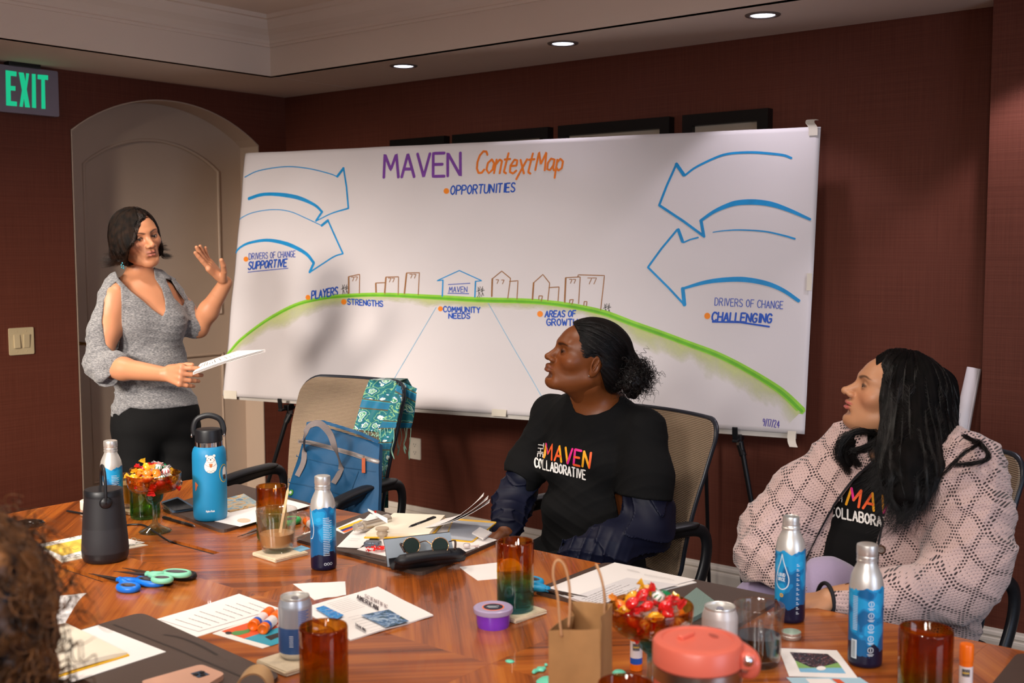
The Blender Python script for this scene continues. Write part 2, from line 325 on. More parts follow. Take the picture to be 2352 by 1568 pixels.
# ------------------------------------------------------------------ implicit surfaces -> one continuous mesh (surface nets)
class SDF:
    def __init__(s): s.P = []
    def add(s, f, lo, hi, k=.01, op='u'): s.P.append((f, np.array(lo, float), np.array(hi, float), k, op)); return s
    def cap(s, a, b, ra, rb=None, k=.012, op='u', flat=None):
        a = np.array(a, float); b = np.array(b, float); rb = ra if rb is None else rb; ab = b-a; L = ab@ab+1e-12; R = max(ra, rb)
        def f(X, Y, Z):
            x, y, z = X-a[0], Y-a[1], Z-a[2]; t = np.clip((x*ab[0]+y*ab[1]+z*ab[2])/L, 0, 1)
            dx, dy, dz = x-t*ab[0], y-t*ab[1], z-t*ab[2]
            if flat is not None:
                n, q = flat; e = dx*n[0]+dy*n[1]+dz*n[2]; c = e*(1/q-1); dx, dy, dz = dx+c*n[0], dy+c*n[1], dz+c*n[2]
                return (np.sqrt(dx*dx+dy*dy+dz*dz)-(ra+(rb-ra)*t))*min(1, q*1.0 if q < 1 else 1)
            return np.sqrt(dx*dx+dy*dy+dz*dz)-(ra+(rb-ra)*t)
        m = R*1.3+.03
        return s.add(f, np.minimum(a, b)-m, np.maximum(a, b)+m, k, op)
    def chain(s, pts, rs, k=.012, **kw):
        for i in range(len(pts)-1): s.cap(pts[i], pts[i+1], rs[i], rs[i+1], k, **kw)
        return s
    def ell(s, c, r, R=None, k=.012, op='u'):
        c = np.array(c, float); r = np.array(r, float); R = np.eye(3) if R is None else np.array(R)
        def f(X, Y, Z):
            x, y, z = X-c[0], Y-c[1], Z-c[2]
            u = (x*R[0, 0]+y*R[1, 0]+z*R[2, 0])/r[0]; v = (x*R[0, 1]+y*R[1, 1]+z*R[2, 1])/r[1]; w = (x*R[0, 2]+y*R[1, 2]+z*R[2, 2])/r[2]
            k0 = np.sqrt(u*u+v*v+w*w)+1e-9; k1 = np.sqrt((u/r[0])**2+(v/r[1])**2+(w/r[2])**2)+1e-9
            return k0*(k0-1)/k1
        m = r.max()+.03
        return s.add(f, c-m, c+m, k, op)
    def box(s, c, h, R=None, rnd=.01, k=.01, op='u'):
        c = np.array(c, float); h = np.array(h, float)-rnd; R = np.eye(3) if R is None else np.array(R)
        def f(X, Y, Z):
            x, y, z = X-c[0], Y-c[1], Z-c[2]
            q = [np.abs(x*R[0, i]+y*R[1, i]+z*R[2, i])-h[i] for i in range(3)]
            o = np.sqrt(sum(np.maximum(a, 0)**2 for a in q)); return o+np.minimum(np.maximum(q[0], np.maximum(q[1], q[2])), 0)-rnd
        m = np.linalg.norm(h)+rnd+.03
        return s.add(f, c-m, c+m, k, op)
    def disp(s, f, lo=(-99,)*3, hi=(99,)*3): s.P.append((f, np.array(lo, float), np.array(hi, float), 0, 'd')); return s
    def poly(s, pts, dmin, dmax, k=.004, op='s', lo=(-99,)*3, hi=(99,)*3):
        """region bounded by an outline seen from the front, between two distances (necklines, hems, openings)"""
        Q = np.array(pts, float)
        def f(X, Y, Z):
            x, y, z = X-CAM[0], Y-CAM[1], Z-CAM[2]; dd = RC[2, 0]*x+RC[2, 1]*y+RC[2, 2]*z
            px = CX+FPX*(RC[0, 0]*x+RC[0, 1]*y+RC[0, 2]*z)/dd; py = CY-FPX*(RC[1, 0]*x+RC[1, 1]*y+RC[1, 2]*z)/dd
            d = np.full(px.shape, 1e9); sg = np.ones(px.shape)
            for a, b in zip(Q, np.roll(Q, -1, 0)):
                e = b-a; wx, wy = px-a[0], py-a[1]; t = np.clip((wx*e[0]+wy*e[1])/(e@e), 0, 1); d = np.minimum(d, (wx-e[0]*t)**2+(wy-e[1]*t)**2)
                sg = np.where(((py >= a[1]) & (py < b[1]) & ((e[0]*wy-e[1]*wx) < 0)) | ((py < a[1]) & (py >= b[1]) & ((e[0]*wy-e[1]*wx) > 0)), -sg, sg)
            sd_ = sg*np.sqrt(d)*dd/FPX; return np.maximum(sd_, np.maximum(dmin-dd, dd-dmax))
        return s.add(f, lo, hi, k, op)
    def plane(s, p, n, k=.004, lo=(-99,)*3, hi=(99,)*3):
        """cut away everything on the side n points to"""
        p = np.array(p, float); n = np.array(n, float); n /= np.linalg.norm(n)
        return s.add(lambda X, Y, Z: -((X-p[0])*n[0]+(Y-p[1])*n[1]+(Z-p[2])*n[2]), lo, hi, k, 's')
    def field(s, lo, hi, h):
        lo = np.array(lo, float); n = np.maximum(4, np.ceil((np.array(hi)-lo)/h).astype(int)+1)
        ax = [(lo[i]+h*np.arange(n[i])).astype(np.float32) for i in range(3)]
        D = np.full(n, .05, np.float32)
        for f, a, b, k, op in s.P:
            i0 = np.clip(np.floor((a-lo)/h).astype(int), 0, n); i1 = np.clip(np.ceil((b-lo)/h).astype(int)+1, 0, n)
            if (i1-i0).min() <= 0: continue
            sl = tuple(slice(p, q) for p, q in zip(i0, i1)); X = ax[0][sl[0]][:, None, None]; Y = ax[1][sl[1]][None, :, None]; Z = ax[2][sl[2]][None, None, :]
            A = D[sl]
            if op == 'd': D[sl] = A+f(X, Y, Z); continue
            d = f(X, Y, Z).astype(np.float32)
            if op == 'u': hh = np.maximum(k-np.abs(A-d), 0)/max(k, 1e-6); D[sl] = np.minimum(A, d)-hh*hh*k*.25
            elif op == 's': d = -d; hh = np.maximum(k-np.abs(A-d), 0)/max(k, 1e-6); D[sl] = np.maximum(A, d)+hh*hh*k*.25
            elif op == 'i': hh = np.maximum(k-np.abs(A-d), 0)/max(k, 1e-6); D[sl] = np.maximum(A, d)+hh*hh*k*.25
        return D, lo
    def mesh(s, boxes):
        V = []; F = []; n = 0
        for lo, hi, h in boxes:
            D, o = s.field(lo, hi, h); v, f = nets(D, o, h); V.append(v); F.append(f+n); n += len(v)
        return np.concatenate(V), np.concatenate(F)
def nets(D, lo, h):
    S_ = D < 0; n = np.array(D.shape); c = n-1
    cnt = np.zeros(c, np.int8)
    for i in (0, 1):
        for j in (0, 1):
            for k in (0, 1): cnt += S_[i:i+c[0], j:j+c[1], k:k+c[2]]
    act = (cnt > 0) & (cnt < 8); idx = np.argwhere(act)
    if len(idx) == 0: return np.zeros((0, 3)), np.zeros((0, 4), int)
    id3 = np.full(c, -1, np.int64); id3[act] = np.arange(len(idx))
    acc = np.zeros((len(idx), 3)); ct = np.zeros(len(idx))
    cor = [(i, j, k) for i in (0, 1) for j in (0, 1) for k in (0, 1)]
    val = {q: D[idx[:, 0]+q[0], idx[:, 1]+q[1], idx[:, 2]+q[2]].astype(float) for q in cor}
    for a in cor:
        for ax in range(3):
            if a[ax] == 0:
                b = list(a); b[ax] = 1; b = tuple(b); va, vb = val[a], val[b]; m = (va < 0) != (vb < 0)
                t = va[m]/(va[m]-vb[m]); p = np.tile(np.array(a, float), (m.sum(), 1)); p[:, ax] += t; acc[m] += p; ct[m] += 1
    V = np.array(lo)+h*(idx+acc/ct[:, None]); F = []
    for ax in range(3):
        b, d = [(1, 2), (2, 0), (0, 1)][ax]
        sl0 = [slice(None)]*3; sl1 = [slice(None)]*3; sl0[ax] = slice(0, -1); sl1[ax] = slice(1, None)
        A, B = S_[tuple(sl0)], S_[tuple(sl1)]; e = np.argwhere(A != B)
        e = e[(e[:, b] > 0) & (e[:, d] > 0) & (e[:, b] < c[b]) & (e[:, d] < c[d])]
        if len(e) == 0: continue
        def g(ob_, od): q = e.copy(); q[:, b] -= ob_; q[:, d] -= od; return id3[q[:, 0], q[:, 1], q[:, 2]]
        Q = np.stack([g(1, 1), g(0, 1), g(0, 0), g(1, 0)], 1); fl = ~A[e[:, 0], e[:, 1], e[:, 2]]; Q[fl] = Q[fl][:, ::-1]; F.append(Q)
    F = np.concatenate(F); return V, F[(F >= 0).all(1)]
def paint(V, base, spots):
    """base colour + soft patches (centre, radii, frame, colour, strength, edge)"""
    C = np.tile(np.array(S(base)[:3] if isinstance(base, str) else base), (len(V), 1))
    for c, r, R, col, st, ed in spots:
        q = (V-np.array(c)) @ (np.eye(3) if R is None else np.array(R)); d = np.linalg.norm(q/np.array(r), axis=1)
        a = np.clip((1-d)/ed+.5, 0, 1)*st; C = C*(1-a[:, None])+np.array(S(col)[:3])*a[:, None]
    return C
def wav(V, seeds, amp, f): pass
def folds(fr, amp, dirs, seed=0, warp=.5):
    """smooth cloth wrinkles: sum of warped sines along dirs (list of (vector, frequency))"""
    r = np.random.default_rng(seed); ph = r.uniform(0, 6.28, (len(dirs), 3)); o = np.array(fr, float)
    def f(X, Y, Z):
        X = X-o[0]; Y = Y-o[1]; Z = Z-o[2]; t = 0
        for (d, fq), p in zip(dirs, ph):
            d = np.array(d, float)/np.linalg.norm(d); u = X*d[0]+Y*d[1]+Z*d[2]
            wv = warp*(np.sin(9*X+p[1]+5*Z)+np.sin(11*Z+p[2]+7*Y))
            s_ = np.sin(u*fq+wv*2+p[0]); t = t+(1-np.abs(s_))**2*.9*np.clip(.5+.7*np.sin(7*X+5*Y+8*Z+p[2]*2), 0, 1)
        return (-amp*t).astype(np.float32)
    return f
def soft(o, amp, dirs, seed=0):
    r = np.random.default_rng(seed); ph = r.uniform(0, 6.28, (len(dirs), 3)); o = np.array(o, float)
    def f(X, Y, Z):
        X = X-o[0]; Y = Y-o[1]; Z = Z-o[2]; t = 0
        for (d, fq), p in zip(dirs, ph):
            d = np.array(d, float)/np.linalg.norm(d); u = X*d[0]+Y*d[1]+Z*d[2]; t = t+np.sin(u*fq+1.6*np.sin(8*X+6*Z+p[1])+1.2*np.sin(13*Z-9*Y+p[2])+p[0])*np.clip(np.sin(6*X+5*Y-7*Z+p[1]*3)+.35, 0, 1.3)
        return (-amp*.5*t).astype(np.float32)
    return f
def frame(yaw, pitch=0., roll=0.):
    """columns: person's right, forward, up. yaw 0 faces the viewpoint, + turns to picture right; pitch + looks up; roll + leans head to picture right"""
    fh = np.array([-sin(YAW), cos(YAW), 0]); rh = np.array([cos(YAW), sin(YAW), 0]); up = np.array([0, 0, 1.])
    f = -fh*cos(rad(yaw))+rh*sin(rad(yaw)); r = np.cross(f, up)
    f2 = f*cos(rad(pitch))+up*sin(rad(pitch)); u2 = np.cross(r, f2)
    a = rad(roll); r3 = r*cos(a)+u2*sin(a); u3 = -r*sin(a)+u2*cos(a)
    return np.stack([r3, f2, u3], 1)
def head(sd, C, R, s=1., ys=1.1, nose=1., lip=1., jaw=1., ear=True, mouth=.12, cheek=1., eye=.42, nw=1.):
    """adult head, centimetre design units; returns local->room mapper"""
    k = .01*s; C = np.array(C, float)
    def W(p): return C+R @ (np.array(p, float)*k*np.array((1, ys, 1)))
    def E(c, r, kk=1., op='u', rot=None): sd.ell(W(c), np.array(r)*k*np.array((1, 1 if rot is not None else ys, 1)), R if rot is None else R @ rot, kk*k, op)
    def K(a, b, ra, rb, kk=1., op='u'): sd.cap(W(a), W(b), ra*k, rb*k, kk*k, op)
    E((0, -1.2, 3.2), (7.3, 9.1, 8.1), 2)
    E((0, 3.4, 2.2), (6.4, 5.2, 6.6), 2.5)
    E((0, 2.4, -3.2), (5.7*jaw, 5.6, 7.0), 2.5)
    for q in (-1, 1):
        K((q*5.0*jaw, -.8, -4.8), (q*2.0, 6.0, -8.7), 1.9, 1.7, 2.5)
        E((q*4.1, 5.0, -1.7), (2.4*cheek, 2.3, 2.3), 2)
        K((q*.9, 8.0, 2.5), (q*4.3, 6.9, 2.7), .85, .8, 1.6)
    E((0, 6.9, -9.2), (2.3, 1.8, 1.7), 2)
    E((0, 6.6, -5.3), (3.0, 2.5, 2.9), 2)
    for q in (-1, 1): E((q*3.1, 9.0, .75), (1.75, 1.55, 1.15), 1.6, 's')
    K((0, 7.7, 1.9), (0, 9.3*1, -1.3), .75, .85, 1.2)
    K((0, 8.6, -.4), (0, 9.3+1.0*nose, -2.3), .75, .95, .9)
    E((0, 9.35+1.0*nose, -2.5), (1.0*nw, .9, .85), .6)
    for q in (-1, 1):
        E((q*1.25*nw, 8.9+.35*nose, -2.85), (.82, 1.0, .72), .6); E((q*.62*nw, 9.45+.5*nose, -3.35), (.34, .6, .3), .25, 's')
        E((q*3.1, 7.0, .62), (1.42, 1.22, 1.12), .55)
        E((q*3.1, 8.35, .45), (1.15, .80, eye*.8), .16, 's')
    u = .42*lip; l = .55*lip
    for q in (-1, 1):
        K((q*2.35, 7.75, -5.55), (q*.75, 8.85+.25*lip, -4.95), .16, u, .5); K((q*2.35, 7.75, -5.6), (q*.7, 8.75+.2*lip, -6.2-mouth), .16, l, .5)
    K((-.7, 8.9+.25*lip, -5.0), (.7, 8.9+.25*lip, -5.0), u, u, .4); K((-.7, 8.75+.2*lip, -6.25-mouth), (.7, 8.75+.2*lip, -6.25-mouth), l, l, .4)
    for q in (-1, 1): K((0, 9.5+.3*lip, -5.58-mouth*.5), (q*2.2, 8.3, -5.58), .06+mouth, .05, .25, 's')
    K((0, 9.2, -4.2), (0, 9.6, -4.6), .18, .2, .5, 's')
    E((0, 8.6, -7.4), (2.2, .9, .55), 1.2, 's')
    if ear:
        for q in (-1, 1):
            rt = Rz(q*-.35) @ Rx(-.15)
            E((q*7.45, -1.0, -.3), (.75, 1.75, 3.1), .5, rot=rt); E((q*7.3, -.7, -2.6), (.6, 1.0, 1.2), .5, rot=rt)
            E((q*8.15, -.75, .1), (.55, 1.05, 2.1), .3, 's', rot=rt); E((q*7.7, -.2, -.6), (.7, .5, .8), .3, 's', rot=rt)
            K((q*7.85, -.9, -1.2), (q*7.85, -1.3, 1.4), .22, .2, .3)
    return W
def face_paint(W, R, s, skin, lipc, brow, browc, eye_dark='#3a2218', blush=None, bw=.95, lip_st=.85):
    k = .01*s; L = []
    for q in (-1, 1):
        if blush: L.append((W((q*4.2, 6.2, -2.4)), np.array((2.6, 3, 2.2))*k, R, blush, .5, 1.2))
        L.append((W((q*3.1, 7.9, .55)), np.array((1.62, 1.2, 1.0))*k, R, eye_dark, .3, .8))
        L.append((W((q*3.1, 7.6, .75)), np.array((1.48, 1.5, .52))*k, R, '#1c100c', .75, .35))
        for t in np.linspace(0, 1, 9):
            z = 2.25+1.0*sin(t*2.3)*.75*brow; x = 1.35+3.6*t; L.append((W((q*x, 8.4-1.5*t**2, z)), np.array((.55, 1.6, (.42-.2*t)*bw))*k, R, browc, .62, .7))
    L.append((W((0, 8.6, -4.98)), np.array((2.3, 1.5, .48))*k, R, lipc, lip_st, .5)); L.append((W((0, 8.6, -6.15)), np.array((2.0, 1.5, .68))*k, R, lipc, lip_st, .5))
    L.append((W((0, 8.9, -5.58)), np.array((2.3, 1.2, .16))*k, R, '#2a0f0c', .8, .6))
    return L
def eyes(root, W, R, s, iris='#3a1f10', gaze=(0, 0)):
    for q in (-1, 1):
        c = W((q*3.1, 7.0, .55)); r = .0124*s; n = 20
        Rg = R @ Rz(-rad(gaze[0])) @ Rx(rad(gaze[1]))
        a = np.linspace(0, pi, 17); V = []; 
        for t in a:
            for j in range(n): V.append(c+Rg @ (r*np.array([sin(t)*cos(2*pi*j/n), cos(t), sin(t)*sin(2*pi*j/n)])))
        V = np.array(V); F = [(i*n+j, i*n+(j+1) % n, (i+1)*n+(j+1) % n, (i+1)*n+j) for i in range(16) for j in range(n)]
        ang = np.repeat(a, n); Cc = np.tile(S('#b4a49a')[:3], (len(V), 1)); Cc[ang < .60] = S(iris)[:3]; Cc[ang < .27] = (.004,)*3
        ob('eye', V, F, EYE, root, smooth=True, world=True, cols=Cc)
def strands(name, curves, r, m, parent, n=3, taper=.35, kind=None):
    """many hairs: each curve [k,3] gets a thin tapering tube"""
    Vs = []; Fs = []; o = 0
    for P in curves:
        P = np.asarray(P); k = len(P); t = np.gradient(P, axis=0); t /= np.linalg.norm(t, axis=1)[:, None]+1e-9
        a = np.cross(t, (0.31, .52, .79)); a /= np.linalg.norm(a, axis=1)[:, None]+1e-9; b = np.cross(t, a)
        rr = (r*(1-(1-taper)*np.linspace(0, 1, k)**2))[:, None]
        for j in range(n): Vs.append(P+rr*(a*cos(2*pi*j/n)+b*sin(2*pi*j/n)))
        i = np.arange(k-1)
        for j in range(n):
            j2 = (j+1) % n; Fs.append(np.stack([o+j*k+i, o+j*k+i+1, o+j2*k+i+1, o+j2*k+i], 1))
        o += k*n
    return ob(name, np.concatenate(Vs), np.concatenate(Fs), m, parent, smooth=True, world=True, kind=kind)
def smooth_noise(P, f, seed=0):
    r = np.random.default_rng(seed); out = np.zeros(P.shape)
    for _ in range(4):
        d = r.normal(size=3)*f; ph = r.uniform(0, 6.28, 3); a = r.normal(size=3)*.5; u = (P @ d)[..., None]+ph; out += np.sin(u)*a
    return out
def hand(sd, wr, d, pn, side, L=.175, curl=(.3, .3, .3, .3), spread=.12, thumb=(.75, .35), s=1., k=.006, curl2=None, kn=1.):
    """hand: wrist wr, direction d (to the fingers), palm normal pn (out of the palm), side +1/-1 puts the thumb towards side*cross(d,pn).
    five fingers of unequal length with two bends each"""
    wr = np.array(wr, float); d = np.array(d, float); d /= np.linalg.norm(d); pn = np.array(pn, float); pn = pn-d*(pn@d); pn /= np.linalg.norm(pn)
    x = np.cross(d, pn)*side; L = L*s; pl = L*.52
    # palm
    for t, w_, rr in ((-.9, .026, .0125), (-.35, .012, .0135), (.25, .0, .0135), (.85, .013, .0125)):
        a = wr+x*(-t*.006); b = wr+d*pl*.95-x*t*.036*s+x*.004
        sd.cap(a, b, .0155*s, rr*s, k*1.6)
    sd.ell(wr+d*pl*.38+x*.022*s+pn*.006, np.array((.015, .026, .015))*s, np.stack([x, d, pn], 1), k*2)
    tips = []
    base = [(.95, .43, .0093), (.33, .47, .0096), (-.30, .44, .0091), (-.88, .355, .0081)]
    for i, (t, ln, rr) in enumerate(base):
        p = wr+d*pl*(1.0-.05*abs(t-.3))+x*t*.033*s; c = curl[i]; c2 = (curl2 or curl)[i]; dd = d+x*t*spread; dd /= np.linalg.norm(dd)
        for seg, (fr, rs) in enumerate(((.46, 1.), (.30, .93), (.24, .82))):
            c_ = (c, c2, c2*.7)[seg]; dd = dd*cos(c_)+pn*sin(c_); dd /= np.linalg.norm(dd); q = p+dd*L*ln*fr
            r1 = rr*s*(1., .95, .86)[seg]; r2 = rr*s*(.95, .86, .72)[seg]
            sd.cap(p, q, r1*kn, r2*kn, .0025 if seg else .006); p = q
        tips.append(p)
    tb = wr+d*pl*.22+x*.024*s+pn*.008; td = d*cos(thumb[0])+x*sin(thumb[0]); td = td*cos(thumb[1])+pn*sin(thumb[1])
    q = tb+td*L*.23; sd.cap(tb, q, .0135*s, .0112*s, k*1.5); td2 = td*.9+d*.35; td2 /= np.linalg.norm(td2); q2 = q+td2*L*.17; sd.cap(q, q2, .0112*s, .0102*s, .003)
    td3 = td2*.85+d*.4; td3 /= np.linalg.norm(td3); q3 = q2+td3*L*.13; sd.cap(q2, q3, .0105*s, .0083*s, .003); tips.append(q3)
    return tips
def bounds(pts, m):
    P = np.array(pts); return P.min(0)-m, P.max(0)+m

# ------------------------------------------------------------------ setting
XL, YB, ZC, ZT = -5.371, 4.5, 2.434, 2.72      # left wall, back wall, soffit, tray ceiling
XT, YT = -4.763, 3.896                         # tray edges
XR, YF = 3.2, -2.6
def weave(nt, b):
    tc = N(nt, 'TexCoord'); out = []
    for sc_ in ((2, 2, 260), (240, 240, 4)):
        mp = N(nt, 'Mapping'); mp.inputs['Scale'].default_value = sc_; nt.links.new(tc.outputs['Object'], mp.inputs[0])
        n = N(nt, 'TexNoise'); n.inputs['Scale'].default_value = 1; n.inputs['Detail'].default_value = 3; nt.links.new(mp.outputs[0], n.inputs['Vector']); out.append(n.outputs[0])
    mx = N(nt, 'Math', operation='ADD'); nt.links.new(out[0], mx.inputs[0]); nt.links.new(out[1], mx.inputs[1])
    mr = N(nt, 'MapRange', i1=.7, i2=1.3); nt.links.new(mx.outputs[0], mr.inputs[0])
    nt.links.new(ramp(nt, mr.outputs[0], [(0, '#5e2e20'), (1, '#6e3a2b')]), b.inputs['Base Color'])
    bp = N(nt, 'Bump'); bp.inputs['Strength'].default_value = .35; bp.inputs['Distance'].default_value = .001; nt.links.new(mx.outputs[0], bp.inputs['Height']); nt.links.new(bp.outputs[0], b.inputs['Normal'])
WALLP = mat('grasscloth_wallpaper', '#5a2d22', .62, spec=.35, tex=weave)
CEIL = mat('ceiling_paint', '#ead9ca', .8, spec=.2, bump=(180, .08), var=(2, .02))
TRIMW = mat('trim_paint', '#d8cdbf', .4, var=(3, .02))
DOORM = mat('door_paint', '#c2ab97', .55, var=(4, .025), bump=(90, .05))
CARP = mat('carpet', '#57493f', .95, var=(60, .3), bump=(300, .6))
BLK = mat('black_plastic', '#15161a', .42, bump=(400, .05))
WHT = mat('white_plastic', '#e6dccb', .4)
def struct(g, name, m, parent=None, **kw):
    o = g.ob(name, m, parent, **kw)
    if parent is None: o['kind'] = 'structure'
    return o
g = G(); g.box(((XL+XR)/2, (YB+YF)/2, -.05), (XR-XL+1, YB-YF+1, .1)); struct(g, 'floor', CARP)
# back wall and left wall with an arched opening for the door
D0, D1, ZS, ZA, DR = 3.121, 4.294, 2.142, 2.342, .16
hw = (D1-D0)/2; sg = ZA-ZS; AR = (hw*hw+sg*sg)/(2*sg); DC = (D0+D1)/2
def arch(y, R_=0., zs=0.): return ZA-AR+math.sqrt(max(0, (AR-R_)**2-(y-DC)**2))
g = G(); g.box(((XL+XR)/2, YB+.06, 1.3), (XR-XL+.3, .12, 2.8)); struct(g, 'wall_back', WALLP)
g = G(); g.box((XL-.3, (YF+D0)/2, 1.3), (.6, D0-YF, 2.8)); g.box((XL-.3, (D1+YB+.12)/2, 1.3), (.6, YB+.12-D1, 2.8))
ys = np.linspace(D0, D1, 25)
for a, b in zip(ys, ys[1:]):
    za, zb = arch(a), arch(b); V = [(XL, a, za), (XL, b, zb), (XL, b, 2.7), (XL, a, 2.7), (XL-.6, a, za), (XL-.6, b, zb), (XL-.6, b, 2.7), (XL-.6, a, 2.7)]
    g.add(V, [(0, 1, 2, 3), (4, 7, 6, 5), (0, 4, 5, 1)])
struct(g, 'wall_left', WALLP)
# pilaster to the right on the back wall
PYY = PZ(2300, 1449.5, .13)[1]+.012; PXX = PY(2281, 40, PYY)[0]
g = G(); g.box(((PXX+XR)/2, (PYY+YB)/2, 1.3), (XR-PXX, YB-PYY+.002, 2.8)); struct(g, 'wall_right', WALLP)
# jamb lining of the arch and the door
g = G(); n = len(ys); pr = []
for x, e in ((XL+.004, 0), (XL-DR, 0)):
    pr.append([(x, D0, 0)]+[(x, y, arch(y)) for y in ys]+[(x, D1, 0)])
A = np.array(pr); inn = A.copy(); inn[:, 1:-1, 2] -= .006; inn[:, 0, 1] += .006; inn[:, 1, 1] += .006; inn[:, -1, 1] -= .006; inn[:, -2, 1] -= .006
g.grid(inn); g.grid(np.stack([A[0], inn[0]])); struct(g, 'trim_1', DOORM)
dr = bpy.data.objects.new('door_1', None); COL.objects.link(dr); dr['kind'] = 'structure'; dr.location = (XL-DR, DC, 0)
XD = XL-DR
def arcslab(g, y0, y1, zlo, x0, x1, inset=0., flat=None, nn=24):
    """slab between x0 (back) and x1 (face), arch-topped"""
    yy = np.linspace(y0, y1, nn); top = [flat if flat else arch(y)-inset for y in yy]
    P = [(y0, zlo)]+[(y, t) for y, t in zip(yy, top)]+[(y1, zlo)]
    n = len(P); V = [(x0, y, z) for y, z in P]+[(x1, y, z) for y, z in P]
    g.add(V, [list(range(n)), list(range(n, 2*n))[::-1]]+[(i, n+i, n+(i+1) % n, (i+1) % n) for i in range(n)])
g = G(); arcslab(g, D0, D1, 0, XD-.045, XD-.012); g.ob('door_panel', DOORM, dr, world=True)
# stiles, rails proud of the recessed field
pu0, pu1 = D0+.16, PX(506, 600, XD)[1]
zu0 = PX(502, 720, XD)[2]; zl1 = PX(470, 815, XD)[2]; zl0 = PX(250, 1103, XD)[2]
g = G()
arcslab(g, D0, pu0, 0, XD-.012, XD); arcslab(g, pu1, D1, 0, XD-.012, XD)
for a, b in ((zl1, zu0), (0.0, zl0)): arcslab(g, pu0, pu1, a, XD-.012, XD, flat=b, nn=2)
yy = np.linspace(pu0, pu1, 24); INS = .22
def arc2(y):  # arch of the upper panel
    c = (pu0+pu1)/2; h = (pu1-pu0)/2; s_ = .15; r = (h*h+s_*s_)/(2*s_); return 1.99+s_-r+math.sqrt(r*r-(y-c)**2)
for a, b in zip(yy, yy[1:]):
    g.add([(XD, a, arc2(a)), (XD, b, arc2(b)), (XD, b, arch(b)), (XD, a, arch(a)), (XD-.012, a, arc2(a)), (XD-.012, b, arc2(b))], [(0, 1, 2, 3), (0, 4, 5, 1)])
g.ob('door_frame', DOORM, dr, world=True)
def mould(path, closed=True):
    g = G(); g.tube(path, .011, 6, closed=closed, flat=.9); return g
o = mould([(XD-.002, pu0, zu0)]+[(XD-.002, y, arc2(y)) for y in yy]+[(XD-.002, pu1, zu0)]).ob('panel_moulding', DOORM, dr, world=True, smooth=True)
o = mould([(XD-.002, pu0, zl0), (XD-.002, pu0, zl1), (XD-.002, pu1, zl1), (XD-.002, pu1, zl0)]).ob('panel_moulding', DOORM, dr, world=True)
BRASS = mat('aged_brass', '#8a6a3a', .3, metal=1)
hp = PX(186, 790, XD+.05); g = G(); g.lathe([(0, 0), (.03, 0), (.03, .006), (.012, .012), (.011, .05)], 20, c=(XD, hp[1]-.04, hp[2]), R=Ry(pi/2))
g.tube([(XD+.045, hp[1]-.04, hp[2]), (XD+.05, hp[1]-.01, hp[2]+.004), (XD+.05, hp[1]+.055, hp[2]-.004)], [.01, .009, .007], 8); g.ob('door_handle', BRASS, dr, world=True, smooth=True)
# soffit, fascia, crown, tray ceiling
g = G(); g.box(((XL+XT)/2-.004, (YF+YB)/2, ZC+.03), (XT-XL-.006, YB-YF, .06)); g.box(((XT+XR)/2, (YT+YB)/2+.004, ZC+.03), (XR-XT, YB-YT-.006, .06))
g.box((XT-.02, (YF+YT)/2, ZC+.16), (.04, YT-YF, .32)); g.box(((XT+XR)/2-.02, YT+.02, ZC+.16), (XR-XT+.04, .04, .32)); struct(g, 'ceiling', CEIL)
g = G(); g.box(((XT+XR)/2, (YF+YT)/2, ZT+.05), (XR-XT+.2, YT-YF+.2, .1)); struct(g, 'ceiling_tray', CEIL)
def sweep(prof, path, sgn):
    """profile (out,z) along an L path of xy points, 'out' to the room side"""
    P = np.array(path, float); A = []
    for i in range(len(P)):
        ds = []
        if i > 0: d = P[i]-P[i-1]; ds.append(d/np.linalg.norm(d))
        if i < len(P)-1: d = P[i+1]-P[i]; ds.append(d/np.linalg.norm(d))
        ns = [np.array([q[1], -q[0]])*sgn for q in ds]
        m = ns[0] if len(ns) == 1 else (ns[0]+ns[1])/(1+ns[0]@ns[1])
        A.append([(P[i][0]+m[0]*o_, P[i][1]+m[1]*o_, z) for o_, z in prof])
    g = G(); g.grid(np.array(A)); return g
struct(sweep([(0, 2.578), (.012, 2.578), (.014, 2.59), (.008, 2.597), (.012, 2.61), (.03, 2.632), (.06, 2.655), (.08, 2.685), (.083, 2.697), (.1, 2.70), (.102, 2.72)], [(XT, YF), (XT, YT), (XR, YT)], 1), 'trim_2', CEIL)
BBP = [(0, .135), (.006, .135), (.008, .127), (.013, .122), (.016, .112), (.011, .104), (.018, .099), (.02, .09), (.02, 0)]
struct(sweep(BBP, [(XL, YB), (PXX, YB)], 1), 'baseboard_back', TRIMW, smooth=False)
struct(sweep(BBP, [(PXX, YB), (PXX, PYY), (XR, PYY)], 1), 'baseboard_right', TRIMW)
struct(sweep(BBP, [(XL, YF), (XL, D0-.01)], 1), 'baseboard_left', TRIMW)
# recessed lights in the soffit
LENS = mat('lit_lens', '#dfe6ff', .3, emit=6); RING = mat('lamp_ring', '#6f625a', .5)
CHR = mat('bright_chrome', '#d6d6da', .12, metal=1)
LP = [PZ(927, 151, ZC), PZ(1293, 99, ZC), PZ(1752, 34, ZC)]
LB = ['recessed ceiling light nearest the arched door', 'middle recessed ceiling light, between the other two above the paper', 'recessed ceiling light nearest the top right corner']
for p, l in zip(LP, LB):
    t = thing('recessed_light', 'round '+l+' of the soffit row', 'light', (p[0], p[1], ZC), group='recessed lights in the soffit')
    g = G(); g.lathe([(.068, 0), (.066, -.004), (.052, -.006), (.047, -.001), (.047, 0)], 32, cap=False); g.ob('trim_ring', RING, t, smooth=True)
    g = G(); g.lathe([(.0, -.002), (.046, -.002), (.046, -.0005)], 28); g.ob('lens', LENS, t)
